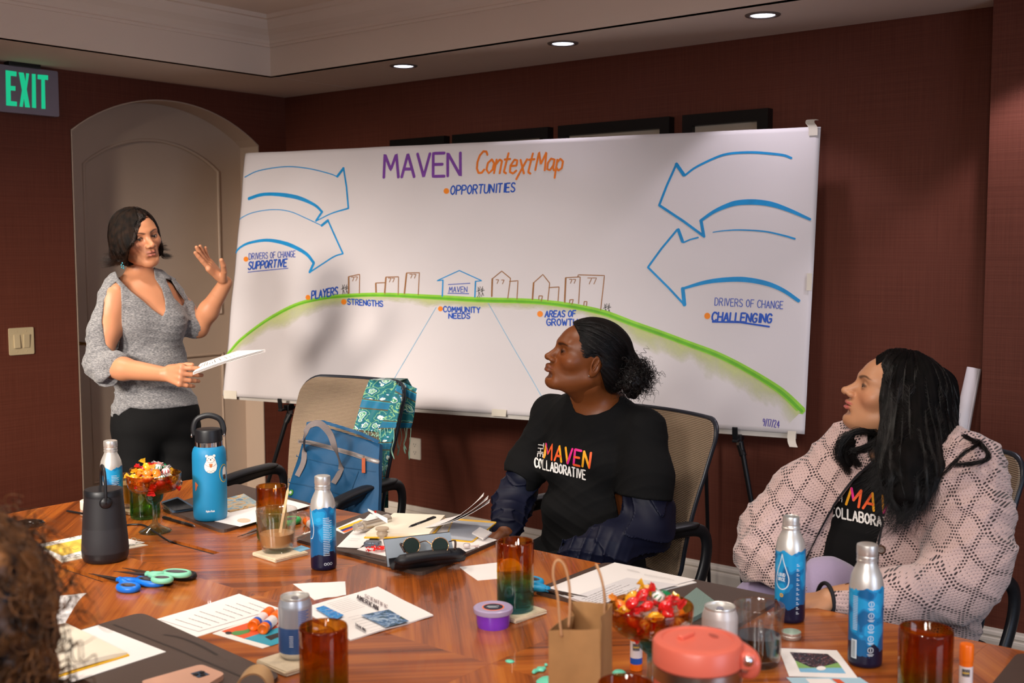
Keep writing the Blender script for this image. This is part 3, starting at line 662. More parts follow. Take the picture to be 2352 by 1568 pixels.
# exit sign
XE = XL+.045; e0 = PX(133, 163.8, XE); e1 = PX(134, 268, XE); ztop = e0[2]; zb_ = e1[2]; y1 = e0[1]; y0 = y1-.325
t = thing('exit_sign', 'white exit sign with green lit letters above the light switch', 'sign', (XL, (y0+y1)/2, zb_))
ESH = mat('sign_shell', '#8d8494', .45); EGR = mat('exit_letters', '#18b884', .4, emit=.9)
g = G(); P = rrect(y1-y0, ztop-zb_, .008); R_ = np.array([[0, 0, 1], [1, 0, 0], [0, 1, 0]]); g.prism(P, 0, .032, R=R_, c=(XL+.012, (y0+y1)/2, (ztop+zb_)/2)); g.ob('sign_face', ESH, t, world=True)
g = G(); g.box((XL+.028, PX(52, 140, XL+.03)[1], ztop+.012), (.05, .16, .026), b=.004); g.ob('canopy', BLK, t, world=True)
def poly_px(pts, X): return [PX(x, y, X) for x, y in pts]
LET = {'E': [(13, 161), (38, 164.5), (38, 175.5), (24.5, 174), (24.5, 197), (35.5, 198), (35.5, 208.5), (24.5, 207.5), (25, 232), (39, 233.5), (39, 244), (14.5, 242)],
       'X': [(43, 166), (54.5, 167), (59, 188), (60, 168), (67, 169), (61.5, 205), (69, 247), (58, 246), (55, 226), (52.5, 245.5), (45, 244.5), (50.5, 207)],
       'I': [(73.5, 169.5), (82, 170.2), (83, 248.3), (73.8, 247)], 'T': [(86.5, 171), (110.5, 173), (110.5, 184), (103, 183), (104.5, 250), (95.5, 249.5), (95, 182.5), (86.5, 181.5)]}
for k, v in LET.items():
    V = np.array(poly_px(v, XL+.0455)); V2 = V.copy(); V2[:, 0] -= .001; n = len(V)
    ob('letter', np.concatenate([V, V2]), [list(range(n))]+[(i, (i+1) % n, n+(i+1) % n, n+i) for i in range(n)], EGR, t, world=True)
# light switch
a = PX(20, 755, XL+.006); b = PX(79, 811, XL+.006); yc, zc = (a[1]+b[1])/2, (a[2]+b[2])/2
t = thing('light_switch', 'cream two-gang rocker switch plate on the brown wall', 'switch', (XL, yc, zc))
IV = mat('ivory_plastic', '#cdbb96', .4); g = G(); g.prism(rrect(b[1]-a[1], a[2]-b[2]+.004, .006), 0, .006, R=R_, c=(0, 0, 0)); g.ob('wall_plate', IV, t)
for i, s_ in enumerate((-1, 1)):
    g = G(); g.box((.0078, s_*.024, 0), (.006, .031, .066), R=Ry(.06*s_), b=.0015); g.ob('rocker', IV, t)
g = G()
for s_ in (-1, 1):
    for z in (-.049, .049): g.lathe([(0, .0075), (.0028, .007), (.003, .005)], 10, c=(0, s_*.024, z), R=Ry(pi/2)@np.diag((1, 1, 1)))
g.ob('screws', IV, t, kind='stuff')
# outlet
a = PY(941, 1004, YB-.005); b = PY(966, 1056, YB-.005)
t = thing('wall_outlet', 'white power outlet low on the brown wall beside the scarf fringe', 'outlet', ((a[0]+b[0])/2, YB, (a[2]+b[2])/2))
R2 = np.array([[1, 0, 0], [0, 0, -1], [0, 1, 0]]); g = G(); g.prism(rrect(b[0]-a[0], a[2]-b[2], .005), 0, .006, R=R2); g.ob('wall_plate', WHT, t)
for z in (-.021, .021):
    g = G(); g.prism(rrect(.034, .03, .012), .006, .008, R=R2, c=(0, 0, z)); o = g.ob('socket', WHT, t)
    g = G()
    for x in (-.007, .007): g.box((x, -.0083, z+.003), (.002, .001, .009))
    g.box((0, -.0083, z-.008), (.005, .001, .004)); g.ob('slots', BLK, o)
# framed pictures on the back wall
FRM = mat('black_wood_frame', '#0d0c0c', .35, bump=(60, .1, (1, 1, 6))); MATB = mat('mat_board', '#b5a493', .8); FRIN = mat('picture_print', '#8b7f78', .7, var=(14, .5))
FR = [(895, 1020, 325, 'black picture frame furthest left, its dark top strip just above the paper'), (1038, 1258, 302, 'wide black picture frame whose mat shows a thin sliver above the orange title'),
      (1281, 1537, 277, 'wide black picture frame above the right half of the paper, larger mat showing'), (1567, 1764, 252, 'narrower black picture frame nearest the corner of the paper with its white tape tab')]
yf = YB-.045
for x0, x1, py, l in FR:
    A = PY(x0, py, yf); B = PY(x1, py, yf); w_ = B[0]-A[0]; zt_ = 2.128; h_ = .62 if w_ > .5 else .75; c = (A[0]+w_/2, YB, zt_-h_/2)
    t = thing('picture_frame', l, 'picture', c, group='framed pictures behind the paper')
    for nm, cc, dd in (('frame_rail', (0, -.0225, h_/2-.025), (w_, .045, .05)), ('frame_rail', (0, -.0225, -h_/2+.025), (w_, .045, .05)), ('frame_stile', (-w_/2+.025, -.0225, 0), (.05, .045, h_-.1)), ('frame_stile', (w_/2-.025, -.0225, 0), (.05, .045, h_-.1))):
        g = G(); g.box(cc, dd); g.ob(nm, FRM, t)
    g = G(); g.box((0, -.012, 0), (w_-.098, .012, h_-.098)); g.ob('mat_board', MATB, t)
    g = G(); g.box((0, -.0185, -.06), (w_-.32, .002, h_-.36)); g.ob('print', FRIN, t)

# ------------------------------------------------------------------ paper wall chart on its foam board, two easels
BO = np.array([-4.67885, 3.48033, .82231]); AZ, LE, BW, BH = .2389111, .1755555, 2.854144, 1.22
BU = np.array([cos(AZ), sin(AZ), 0]); BNh = np.array([-sin(AZ), cos(AZ), 0]); BV = np.array([0, 0, 1])*cos(LE)+BNh*sin(LE); BN = np.cross(BU, BV)  # BN points to the viewer side
if BN @ (CAM-BO) < 0: BN = -BN
def rip(u, v):
    a = .0022*np.sin(u*7+v*3.1+.5)*np.sin(v*4+1)+.0016*np.sin(u*15-v*9)+.0012*np.sin(v*23+u*5)*np.exp(-((u-1.9)/.8)**2)
    a = a+.004*np.exp(-v/.12)*np.sin(u*11+1)+.003*np.exp(-((u-.15)/.25)**2)*np.sin(v*18-u*14)
    return a+.006
def bs(u, v, lift=0.):
    u = np.asarray(u, float); v = np.asarray(v, float); e = np.clip((.035-u)/.035, 0, 1); f = np.clip((u-BW+.03)/.03, 0, 1)
    h = rip(u, v)-.018*e**2-.006*f**2+lift
    return BO+u[..., None]*BU+v[..., None]*BV+h[..., None]*BN
def buv(x, y):
    d = ray(x, y); q = BO+BN*.006; t_ = ((q-CAM)@BN)/(d@BN); P = CAM+d*t_-q; return P@BU, P@BV
t = thing('paper_chart', 'large white paper chart with marker drawing propped on two black easels', 'chart', BO)
PAP = mat('chart_paper', '#dcd5d6', .75, spec=.25, bump=(25, .12), var=(3, .015))
FOAM = mat('foam_board', '#cfc8c0', .7)
uu, vv = np.meshgrid(np.linspace(0, BW, 150), np.linspace(0, BH, 64), indexing='ij')
g = G(); g.slab(bs(uu, vv), -.0006) if np.cross(BU, BV)@BN > 0 else g.slab(bs(uu, vv), .0006); g.ob('paper', PAP, t, smooth=True, world=True)
bq = lambda u, v, n_: BO+u*BU+v*BV+n_*BN
g = G(); g.add([bq(u, v, n_) for n_ in (-.017, -.010) for u, v in ((.012, -.014), (BW-.035, -.02), (BW-.035, BH-.012), (.012, BH-.01))], [(0, 3, 2, 1), (4, 5, 6, 7), (0, 1, 5, 4), (1, 2, 6, 5), (2, 3, 7, 6), (3, 0, 4, 7)]); g.ob('foam_board', FOAM, t, world=True)
def bstroke(name, polys, wpx, col, taper=None, lift=.0014, dens=8):
    if name in ('building_outline', 'house_outline', 'guide_line', 'window_marks') and len(polys) > 1:
        for P in polys: bstroke(name, [P], wpx, col, taper, lift, dens)
        return
    g = G()
    for P in polys:
        Q = resample(P, dens); uv = np.array([buv(*q) for q in Q]); X = bs(uv[:, 0], uv[:, 1]); k = depth(X[len(X)//2])/FPX
        ws = np.interp(np.linspace(0, 1, len(Q)), np.linspace(0, 1, len(wpx)), wpx) if isinstance(wpx, (list, tuple)) else np.full(len(Q), wpx)
        ribbon(g, X, BN, ws*k, lift)
    return g.ob(name, mat('marker_'+col.strip('#'), col, .55, var=(22, .12)), t, world=True)
BLU = '#0a8fd0'; NAV = '#1450b8'; BRN = '#9a6636'
Bz = lambda p: bez(p, 6)
bstroke('marker_arrow', [Bz([(563, 407), (596, 391.6), (653, 382.7), (707, 386.8), (755, 398), (774, 405.3)])], 2.4, BLU)
bstroke('marker_arrow', [[(774, 405), (788.6, 386)]], 6.5, BLU); bstroke('marker_arrow', [[(788.6, 386), (796, 430), (800.4, 478.3)]], 4.2, BLU, lift=.0018); bstroke('marker_arrow', [Bz([(800.4, 478.3), (761.5, 490), (725, 508)])], [4, 3, 2.5], BLU)
bstroke('marker_arrow', [[(726, 507), (739, 487)]], 5.5, BLU, lift=.0018); bstroke('marker_arrow', [Bz([(740, 487), (723, 471), (691, 456), (659, 449), (621, 446), (596, 448), (571, 456)])], [5.5, 6.5, 9, 9.5, 8, 8, 8], BLU)
bstroke('marker_arrow', [Bz([(548.5, 503), (580, 489), (627.5, 482), (666, 485.7), (704, 501.6), (739, 518)])], 2.0, BLU)
bstroke('marker_arrow', [[(739, 518), (753.5, 506)]], 6.5, BLU, lift=.0018); bstroke('marker_arrow', [[(753.5, 506), (770, 543), (787.6, 582.3)]], 4, BLU); bstroke('marker_arrow', [Bz([(787.6, 582.3), (768, 589), (740, 607), (711, 626)])], 3.6, BLU)
bstroke('marker_arrow', [[(712, 625), (721.6, 604)]], 6.5, BLU, lift=.0018); bstroke('marker_arrow', [Bz([(721.6, 604), (704, 583), (672, 565), (640, 555), (608, 551.7), (573, 558), (554, 567), (538, 580)])], [6.5, 8, 9, 8, 6.5, 5.5, 4], BLU)
bstroke('marker_arrow', [Bz([(1818, 363.5), (1799, 356.5), (1758, 351.7), (1723, 350), (1678, 352.7), (1646, 361.3), (1598.6, 383.6), (1572.5, 402.8)])], [5.5, 6, 5.5, 5], BLU)
bstroke('marker_arrow', [[(1571, 402), (1553, 376)]], 8, BLU, lift=.0018); bstroke('marker_arrow', [[(1553, 377), (1532, 425), (1514.5, 471.3)]], 5.5, BLU); bstroke('marker_arrow', [[(1514.5, 471.3), (1570, 508), (1617.5, 543)]], 6, BLU, lift=.0018)
bstroke('marker_arrow', [[(1616, 541), (1610, 506)]], 7.5, BLU); bstroke('marker_arrow', [Bz([(1609, 507), (1640, 485.7), (1672, 471.3), (1697.4, 465), (1735.7, 464), (1774, 469.7), (1815.4, 484), (1861, 504)])], [7, 9, 12, 13, 12, 9, 6], BLU, lift=.0018)
bstroke('marker_arrow', [Bz([(1826, 548.5), (1799.5, 540.8), (1754.8, 531.3), (1697.4, 527.8), (1659, 529.7), (1637, 532.9)])], [4.5, 3.6, 3, 2], BLU); bstroke('marker_arrow', [[(1603.4, 545), (1585, 550), (1570, 556.8)]], 3.6, BLU)
bstroke('marker_arrow', [[(1568, 555), (1558, 527)]], 7.5, BLU, lift=.0018); bstroke('marker_arrow', [[(1556, 527), (1520, 571), (1489, 614)]], 5, BLU); bstroke('marker_arrow', [[(1489, 614), (1535, 660), (1573, 701)]], 5, BLU, lift=.0018)
bstroke('marker_arrow', [[(1572, 700), (1568, 662)]], 9, BLU); bstroke('marker_arrow', [Bz([(1567, 663), (1614.5, 649.4), (1659, 643), (1710, 642), (1761, 651), (1799.5, 667), (1835, 691)])], [6, 9, 11, 12, 11, 9, 8], BLU, lift=.0018)
HILL = Bz([(516, 818), (530, 805), (551, 781.5), (589, 752), (625, 728), (667, 705.7), (702, 693), (753, 682.7), (798, 679), (857, 676.8), (917, 678), (1006, 683), (1095, 688), (1200, 691), (1264, 695.7), (1328, 705), (1391, 719.6), (1455, 743.5), (1519, 766), (1583, 790), (1646, 813.6), (1710, 845.5), (1774, 884), (1806, 908), (1842, 943)])
# soft yellow-green shading rubbed in under the hill line: a strip that fades into the bare paper
off = np.interp(HILL[:, 0], [516, 640, 760, 900, 1000, 1300, 1500, 1700, 1842], [14, 52, 34, 22, 30, 26, 62, 74, 60]); dn = np.gradient(HILL, axis=0); dn = np.c_[-dn[:, 1], dn[:, 0]]; dn /= np.linalg.norm(dn, axis=1)[:, None]
rows = []; UVs = []
for k in range(7):
    q = HILL+dn*(off*k/6)[:, None]; q[:, 0] = np.minimum(q[:, 0], 1846); uv = np.array([buv(*p) for p in q]); rows.append(bs(uv[:, 0], uv[:, 1], .0009)); UVs += [(p[0]/60, k/6) for p in q]
def shadefade(nt, b):
    uv = N(nt, 'UVMap'); sx = N(nt, 'SeparateXYZ'); nt.links.new(uv.outputs[0], sx.inputs[0])
    n = N(nt, 'TexNoise'); n.inputs['Scale'].default_value = 1.2; n.inputs['Detail'].default_value = 7; nt.links.new(uv.outputs[0], n.inputs['Vector'])
    a = N(nt, 'Math', operation='MULTIPLY_ADD', i1=1.1); nt.links.new(n.outputs[0], a.inputs[0]); nt.links.new(sx.outputs[1], a.inputs[2])
    nt.links.new(ramp(nt, a.outputs[0], [(.45, '#ccd784'), (1.0, '#d6dba6')]), b.inputs['Base Color'])
    mr = N(nt, 'MapRange', i1=.7, i2=1.3, i3=.8, i4=0.); nt.links.new(a.outputs[0], mr.inputs[0]); nt.links.new(mr.outputs[0], b.inputs['Alpha'])
g = G(); g.grid(np.array(rows)); g.ob('green_shading', mat('green_crayon', '#c6d080', .8, tex=shadefade, var=(3, 0)), t, world=True, uv=UVs)
bstroke('hill_line', [HILL], [6, 10, 9, 10, 12, 12, 13, 13, 13, 16], '#8fce35', lift=.0014, dens=14)
bstroke('hill_line', [HILL+[0, 1.5]], [2, 3, 3, 4, 5, 5, 5, 6, 6, 6], '#62b41e', lift=.0020, dens=14)
c5 = lambda L: [(500+x/3.36, 600+y/3.36) for x, y in L]; c6 = lambda L: [(1200+x/3.136, 600+y/3.136) for x, y in L]
bstroke('house_outline', [c5([(1735, 270), (1740, 145)]), c5([(1985, 275), (1992, 155)])], 3.6, BLU); bstroke('house_outline', [c5([(1740, 145), (1693, 150), (1868, 72), (2040, 150), (1992, 155)])], 2.4, BLU)
bstroke('building_outline', [c5([(1012, 250), (1010, 120)]), c5([(1225, 250), (1222, 170)]), c5([(1290, 250), (1300, 125)]), c5([(1440, 250), (1458, 95)]), c5([(2115, 270), (2120, 135)]), c6([(75, 275), (82, 155)]), c6([(305, 297), (312, 120)])], 4, BRN)
bstroke('building_outline', [c5([(1010, 118), (1095, 100), (1095, 248)]), c5([(1222, 168), (1290, 165)]), c5([(1300, 122), (1397, 120), (1393, 268)]), c5([(1458, 90), (1557, 88), (1547, 260)]), c5([(2120, 135), (2192, 75), (2260, 132), (2240, 285)]), c5([(2252, 155), (2318, 150), (2312, 293)]),
    c6([(82, 155), (148, 95), (198, 158), (185, 285)]), c6([(192, 190), (265, 185), (258, 285)]), c6([(120, 275), (122, 250), (147, 250), (138, 290)]), c6([(312, 118), (415, 112), (405, 305)]), c6([(340, 300), (342, 278), (367, 275), (357, 310)]), c6([(398, 112), (402, 97), (590, 102), (565, 352)]), c6([(443, 318), (445, 290), (465, 290), (462, 320)])], 2.2, BRN, lift=.0018)
sv = []
for (x, y), h in zip(c5([(1032, 152), (1058, 150), (1318, 160), (1345, 160), (1482, 130), (1510, 130), (2148, 172), (2190, 174)])+c6([(338, 158), (364, 158), (468, 163), (502, 163)]), [9]*8+[9, 9, 14, 14]): sv += fit('7', (x, y), (x+h*.7, y), h=h)
bstroke('window_marks', sv, 1.8, BRN)
def doodle(x, y):
    s_ = [[(x-8, y-4), (x-2, y-6), (x+5, y-8)], [(x-4, y-8), (x-3, y-2), (x-4, y+6), (x-7, y+9)], [(x-2, y-2), (x, y+5), (x-2, y+9)], [(x+4, y-7), (x+5, y), (x+3, y+8)], [(x+6, y), (x+8, y+6)], [(x+1, y-3), (x+10, y-7)], [(x-5, y-14), (x-3, y-11)], [(x, y-15), (x+.5, y-11)], [(x+6, y-15), (x+4.5, y-11)]]
    return s_+[[(x-3+2*cos(a), y-9+2*sin(a)) for a in np.linspace(0, 6.3, 8)], [(x+5+2*cos(a), y-9+2*sin(a)) for a in np.linspace(0, 6.3, 8)]]
bstroke('figure_doodle', doodle(791, 668), 1.3, '#2a2622'); bstroke('figure_doodle', doodle(1103, 673), 1.3, '#2a2622'); bstroke('figure_doodle', doodle(1394, 712), 1.3, '#2a2622')
bstroke('guide_line', [[(1002, 706), (905, 872)], [(1121, 696), (1250, 920)]], 1.5, '#7fb6d6')
bstroke('lettering', fit('MAVEN', (882, 408), (1058, 404), h=53, wx=.62, gap=.16), 7.2, '#7a3fa0')
bstroke('lettering', fit('Context', (1091, 397), (1221, 399), h=50, wx=.5, gap=.10, slant=.28), 5.2, '#e8791c'); bstroke('lettering', fit('Map', (1230, 391), (1290, 392), h=42, wx=.55, gap=.10, slant=.2), 5.0, '#e8791c')
bstroke('lettering', fit('OPPORTUNITIES', (1035, 447), (1182, 440), h=20, slant=.12), 3.4, NAV); bstroke('lettering', fit('SUPPORTIVE', (570, 619), (658, 612), h=17, slant=.2), 3.6, NAV); bstroke('lettering', fit('PLAYERS', (716, 687), (775, 677), h=18, slant=.1), 3.5, NAV)
bstroke('lettering', fit('STRENGTHS', (799, 699), (880, 704), h=12.5, slant=-.05), 3, NAV); bstroke('lettering', fit('COMMUNITY', (1019, 716), (1102, 718), h=12.5)+fit('NEEDS', (1031, 731), (1079, 731), h=11.5), 3, NAV)
bstroke('lettering', fit('AREAS OF', (1252, 728), (1321, 727), h=14, slant=.15)+fit('GROWTH', (1256, 747), (1326, 748), h=15), 3.2, NAV); bstroke('lettering', fit('CHALLENGING', (1635, 737), (1771, 741), h=20, slant=.15)+[[(1637, 739), (1700, 740), (1767, 750)]], 4.2, NAV)
bstroke('lettering', fit('DRIVERS OF CHANGE', (572, 596), (679, 590), h=14)+fit('DRIVERS OF CHANGE', (1642, 701), (1798, 709), h=17, slant=.08)+fit('MAVEN', (1032, 671), (1073, 671), h=12.5, slant=.08)+[[(570, 625), (662, 616)], c5([(1782, 180), (1950, 170)]), c5([(1778, 247), (1940, 250)])], 1.9, '#3a56b4')
bstroke('lettering', fit('9/17/24', (1752, 977), (1790, 982), h=16, slant=.12), 2, '#4a3aa0')
for x, y, r in ((1026, 439, 6.3), (565, 595, 5.6), (708, 683, 5.6), (790, 693, 6.2), (1012, 709, 5.6), (1241, 721, 6.6), (1625, 725.5, 7)):
    q = np.array([buv(x+r*cos(a), y+r*sin(a)*1.05) for a in np.linspace(0, 2*pi, 19)[:-1]]); ob('orange_dot', bs(q[:, 0], q[:, 1], .0016), [list(range(18))], mat('marker_orange', '#f58a1a', .55), t, world=True)
TAPE = mat('masking_tape', '#d9d0c0', .6)
def tape(pts, w_):
    g = G(); P = bez(np.array(pts), 5); A = np.stack([P-BU*w_/2, P+BU*w_/2], 1); g.slab(A, .0006); g.ob('tape', TAPE, t, world=True)
def bp_(x, y, n_=0.): u, v = buv(x, y); return bq(u, v, .012+n_)
tape([bp_(1868, 312), bp_(1868, 294, .002), bp_(1862, 284, .01), bp_(1866, 279, .02), bp_(1872, 279, .012)], .035)
tape([bp_(1820, 990), bp_(1819, 1003, .003), bp_(1821, 1016, .012), bp_(1827, 1027, .03)], .032)
tape([bp_(1860, 628), bp_(1859, 668, .001)], .02); tape([bp_(1148, 940), bp_(1147, 956, .001)], .07); tape([bp_(530, 897), bp_(531, 916, .001)], .08)
# easels
STL = mat('steel_clamp', '#a8a8aa', .3, metal=1)
def easel(lbl, hx, hy, toe, other, apex, rear):
    h = np.array(bq(*buv(hx, hy), -.028)); t = thing('easel', lbl, 'easel', (h[0], h[1], 0))
    def leg(a, b, r0=.011, r1=.008): g = G(); g.tube([a, (np.array(a)*.45+np.array(b)*.55), b], [r0, r0, r1], 10); o = g.ob('leg', BLK, t, world=True, smooth=True); f = G(); f.lathe([(0, 0), (.013, 0), (.012, .025), (0, .03)], 12, c=(b[0], b[1], 0)); f.ob('rubber_foot', BLK, o, world=True)
    leg(apex, toe); leg(apex, other); leg(apex, rear, .009, .008)
    g = G(); g.lathe([(0, -.03), (.02, -.03), (.024, 0), (.02, .03), (0, .03)], 14, c=apex); g.ob('hub', BLK, t, world=True)
    for L in (toe, other):
        s_ = (apex[2]-h[2])/(apex[2]-L[2]); c = np.array(apex)+(np.array(L)-np.array(apex))*s_
        g = G(); g.box(c-BN*(-.012), (.03, .05, .028), R=Rz(AZ), b=.003); g.box(c+BN*.048+np.array([0, 0, -.012]), (.022, .075, .010), R=Rz(AZ), b=.002); g.box(c+BN*.082+np.array([0, 0, .014]), (.022, .008, .05), R=Rz(AZ)@Rx(.15), b=.002); g.ob('ledge_hook', BLK, t, world=True)
        g = G(); g.tube([c-BN*0, c-np.array([0, 0, .03])], .015, 12); g.ob('clamp', STL, t, world=True)
        g = G(); g.tube([c-np.array([0, 0, .03]), c+(np.array(L)-c)*.09-np.array([0, 0, .0])], .0145, 12); g.ob('collar', BLK, t, world=True)
    s_ = (apex[2]-h[2]+.0)/(apex[2]); a = np.array(apex)+(np.array(toe)-apex)*s_; b = np.array(apex)+(np.array(other)-apex)*s_; c = np.array(apex)+(np.array(rear)-apex)*s_
    g = G(); g.tube([a, c], .006, 6); g.tube([b, c], .006, 6); g.ob('brace', BLK, t, world=True)
for lbl, hx, hy, wx_, rx in (('black tripod easel under the left end of the chart, beside the door', 655, 935, 1, .32), ('black tripod easel under the right end of the chart', 1694, 1004, -1, .2)):
    h = np.array(bq(*buv(hx, hy), -.035)); sgn_ = wx_
    apex = h+BU*.23*sgn_+BV*.95-BN*.012; k = h[2]/(apex[2]-h[2])
    toe = h+(h-apex)*k; other = toe+BU*2*((apex-toe)@BU); rear = np.array([apex[0]-BU[0]*.02, min(apex[1]+.16, YB-.04), 0]); toe[2] = other[2] = 0
    easel(lbl, hx, hy, toe, other, apex, rear)
# roll of paper leaning in the corner of the pilaster
top = PY(2237, 845, YB-.045); bot = np.array([top[0]-.12, YB-.25, .03]); ax = top-bot; Lr = np.linalg.norm(ax); ax /= Lr
t = thing('paper_roll', 'rolled white paper leaning in the wall corner behind the pink jacket', 'paper roll', bot)
sp = []
for a in np.linspace(0, 4*pi, 60): sp.append((cos(a), sin(a), .036-.0022*a/pi))
u_ = np.cross(ax, (0, 0, 1.)); u_ /= np.linalg.norm(u_); v_ = np.cross(ax, u_); A = []
for f_ in np.linspace(0, 1, 8): A.append([bot+ax*Lr*f_+(u_*c+v_*s_)*r*(1.35-.6*f_) for c, s_, r in sp])
g = G(); g.slab(np.array(A), .0005); g.ob('paper', mat('roll_paper', '#e2dbdc', .7), t, world=True, smooth=True)

def bil(c, u, v): return (c[0]*(1-u)*(1-v)+c[1]*u*(1-v)+c[2]*u*v+c[3]*(1-u)*v)
PAPW = mat('white_paper', '#ebe6e4', .7, var=(3, .015)); INK = mat('grey_ink', '#4a4648', .7)
# ------------------------------------------------------------------ conference table
TX0, TX1, TY0, TY1, TYC, TS = -3.385, 0.78, .95, 2.388, 1.67, .72
def veneer(ang, seed):
    def f(nt, b):
        tc = N(nt, 'TexCoord'); m0 = N(nt, 'Mapping'); m0.inputs['Rotation'].default_value = (0, 0, ang); m0.inputs['Location'].default_value = (seed*.37, seed*.11, 0); nt.links.new(tc.outputs['Object'], m0.inputs[0])
        def nz(scl, det, dist=0.):
            mp = N(nt, 'Mapping'); mp.inputs['Scale'].default_value = scl; nt.links.new(m0.outputs[0], mp.inputs[0]); n = N(nt, 'TexNoise'); n.inputs['Scale'].default_value = 1; n.inputs['Detail'].default_value = det; n.inputs['Distortion'].default_value = dist; nt.links.new(mp.outputs[0], n.inputs['Vector']); return n.outputs[0]
        a = nz((.9, 24, 1), 5, .6); c = nz((4, 230, 1), 4); d = nz((.5, 5, 1), 2)
        s1 = N(nt, 'Math', operation='MULTIPLY_ADD', i1=.62); nt.links.new(a, s1.inputs[0]); s2 = N(nt, 'Math', operation='MULTIPLY', i1=.22); nt.links.new(c, s2.inputs[0]); nt.links.new(s2.outputs[0], s1.inputs[2])
        s3 = N(nt, 'Math', operation='MULTIPLY_ADD', i1=.3); nt.links.new(d, s3.inputs[0]); nt.links.new(s1.outputs[0], s3.inputs[2])
        nt.links.new(ramp(nt, s3.outputs[0], [(.36, '#4a210c'), (.48, '#7c3d16'), (.6, '#a2551f'), (.72, '#ba6c28')]), b.inputs['Base Color'])
        bp = N(nt, 'Bump'); bp.inputs['Strength'].default_value = .06; bp.inputs['Distance'].default_value = .0006; nt.links.new(c, bp.inputs['Height']); nt.links.new(bp.outputs[0], b.inputs['Normal'])
    return f
VEN = [mat('walnut_veneer_a', '#7a431f', .27, coat=.25, tex=veneer(rad(45), 1), var=(3, 0)), mat('walnut_veneer_b', '#7a431f', .27, coat=.25, tex=veneer(rad(-45), 5), var=(3, 0))]
EDG = mat('walnut_edge', '#6e3a1c', .35, tex=veneer(0, 3), var=(3, 0)); DARKM = mat('dark_void', '#070606', .8)
tab = thing('conference_table', 'long walnut veneer conference table with diamond grain pattern', 'table', ((TX0+TX1)/2, TYC, 0))
HX0, HX1, HY0, HY1 = -2.712, -2.505, 1.50, 1.848
cuts = [TX0]+[v for v in (-2.85, -2.13, -1.41, -.69, .03, .75)]+[TX1]
for i, (a, b) in enumerate(zip(cuts, cuts[1:])):
    for j, (c, d) in enumerate(((TYC, TY1), (TY0, TYC))):
        g = G(); xs = sorted({a, b}|{v for v in (HX0, HX1) if a < v < b}); ys_ = sorted({c, d}|{v for v in (HY0, HY1) if c < v < d})
        for x0, x1 in zip(xs, xs[1:]):
            for y0, y1 in zip(ys_, ys_[1:]):
                if HX0-1e-4 <= x0 and x1 <= HX1+1e-4 and HY0-1e-4 <= y0 and y1 <= HY1+1e-4 and a < HX0 < b: continue
                e = .0002; g.box(((x0+x1)/2, (y0+y1)/2, TZ-.012), (x1-x0-(e if x1 == b else 0)-(e if x0 == a else 0), y1-y0, .024))
        g.ob('veneer_panel', VEN[(i+j) % 2], tab, world=True)
g = G(); g.box(((TX0+TX1)/2, TYC, TZ-.034), (TX1-TX0-.03, TY1-TY0-.03, .02)); g.ob('subtop', EDG, tab, world=True)
for c, d in ((((TX0+TX1)/2, TY1+.003, TZ-.0205), (TX1-TX0+.012, .006, .041)), (((TX0+TX1)/2, TY0-.003, TZ-.0205), (TX1-TX0+.012, .006, .041)), ((TX0-.003, TYC, TZ-.0205), (.006, TY1-TY0, .041)), ((TX1+.003, TYC, TZ-.0205), (.006, TY1-TY0, .041))):
    g = G(); g.box(c, d, b=.0015); g.ob('edge_band', EDG, tab, world=True)
for c in (-2.5, -.2):
    g = G(); g.box((c, TYC, .36), (.5, .6, .70), b=.01); g.ob('pedestal', EDG, tab, world=True)
for j, (c, d, m_) in enumerate(((TYC, HY1-.024, VEN[1]), (HY0+.024, TYC, VEN[0]))):
    g = G(); g.box(((HX0+HX1)/2, (c+d)/2, TZ-.0085), (HX1-HX0-.003, d-c, .017)); g.ob('hatch_lid', m_, tab, world=True)
g = G(); g.box(((HX0+HX1)/2, (HY0+HY1)/2, TZ-.05), (HX1-HX0, HY1-HY0, .01)); g.ob('cable_tray', DARKM, tab, world=True)
BRUSH = mat('brush_strip', '#0b0b0c', .8, bump=(600, .8))
for y in (HY0+.009, HY1-.009):
    g = G(); g.box(((HX0+HX1)/2, y, TZ-.022), (HX1-HX0-.004, .014, .03)); g.ob('cable_brush', BRUSH, tab, world=True)

# ------------------------------------------------------------------ mesh-back chairs
def meshtex(nt, b):
    tc = N(nt, 'TexCoord'); w_ = N(nt, 'TexWave', wave_type='BANDS', bands_direction='Z'); w_.inputs['Scale'].default_value = 62; w_.inputs['Distortion'].default_value = 0; nt.links.new(tc.outputs['Object'], w_.inputs['Vector'])
    nt.links.new(ramp(nt, w_.outputs[0], [(.2, '#6a5745'), (.6, '#a08a72')]), b.inputs['Base Color'])
    bp = N(nt, 'Bump'); bp.inputs['Strength'].default_value = .6; bp.inputs['Distance'].default_value = .002; nt.links.new(w_.outputs[0], bp.inputs['Height']); nt.links.new(bp.outputs[0], b.inputs['Normal'])
CMESH = mat('chair_mesh', '#9a846c', .75, tex=meshtex, var=(3, 0)); SEATF = mat('seat_fabric', '#141416', .9, bump=(500, .4)); RIM = mat('chair_rim', '#20242e', .35)
def back_pt(u, v, w_=.50, h=.60, z0=.50, y0=.135):
    """u -1..1, v 0..1 on the curved backrest"""
    wd = w_*(.86+.14*min(1, v*1.5)); z = z0+v*h; y = y0+.12*v-.035*math.sin(v*pi)*.7+.02*v*v
    return np.array([u*wd/2, y-.045*(u*u)+.02, z])
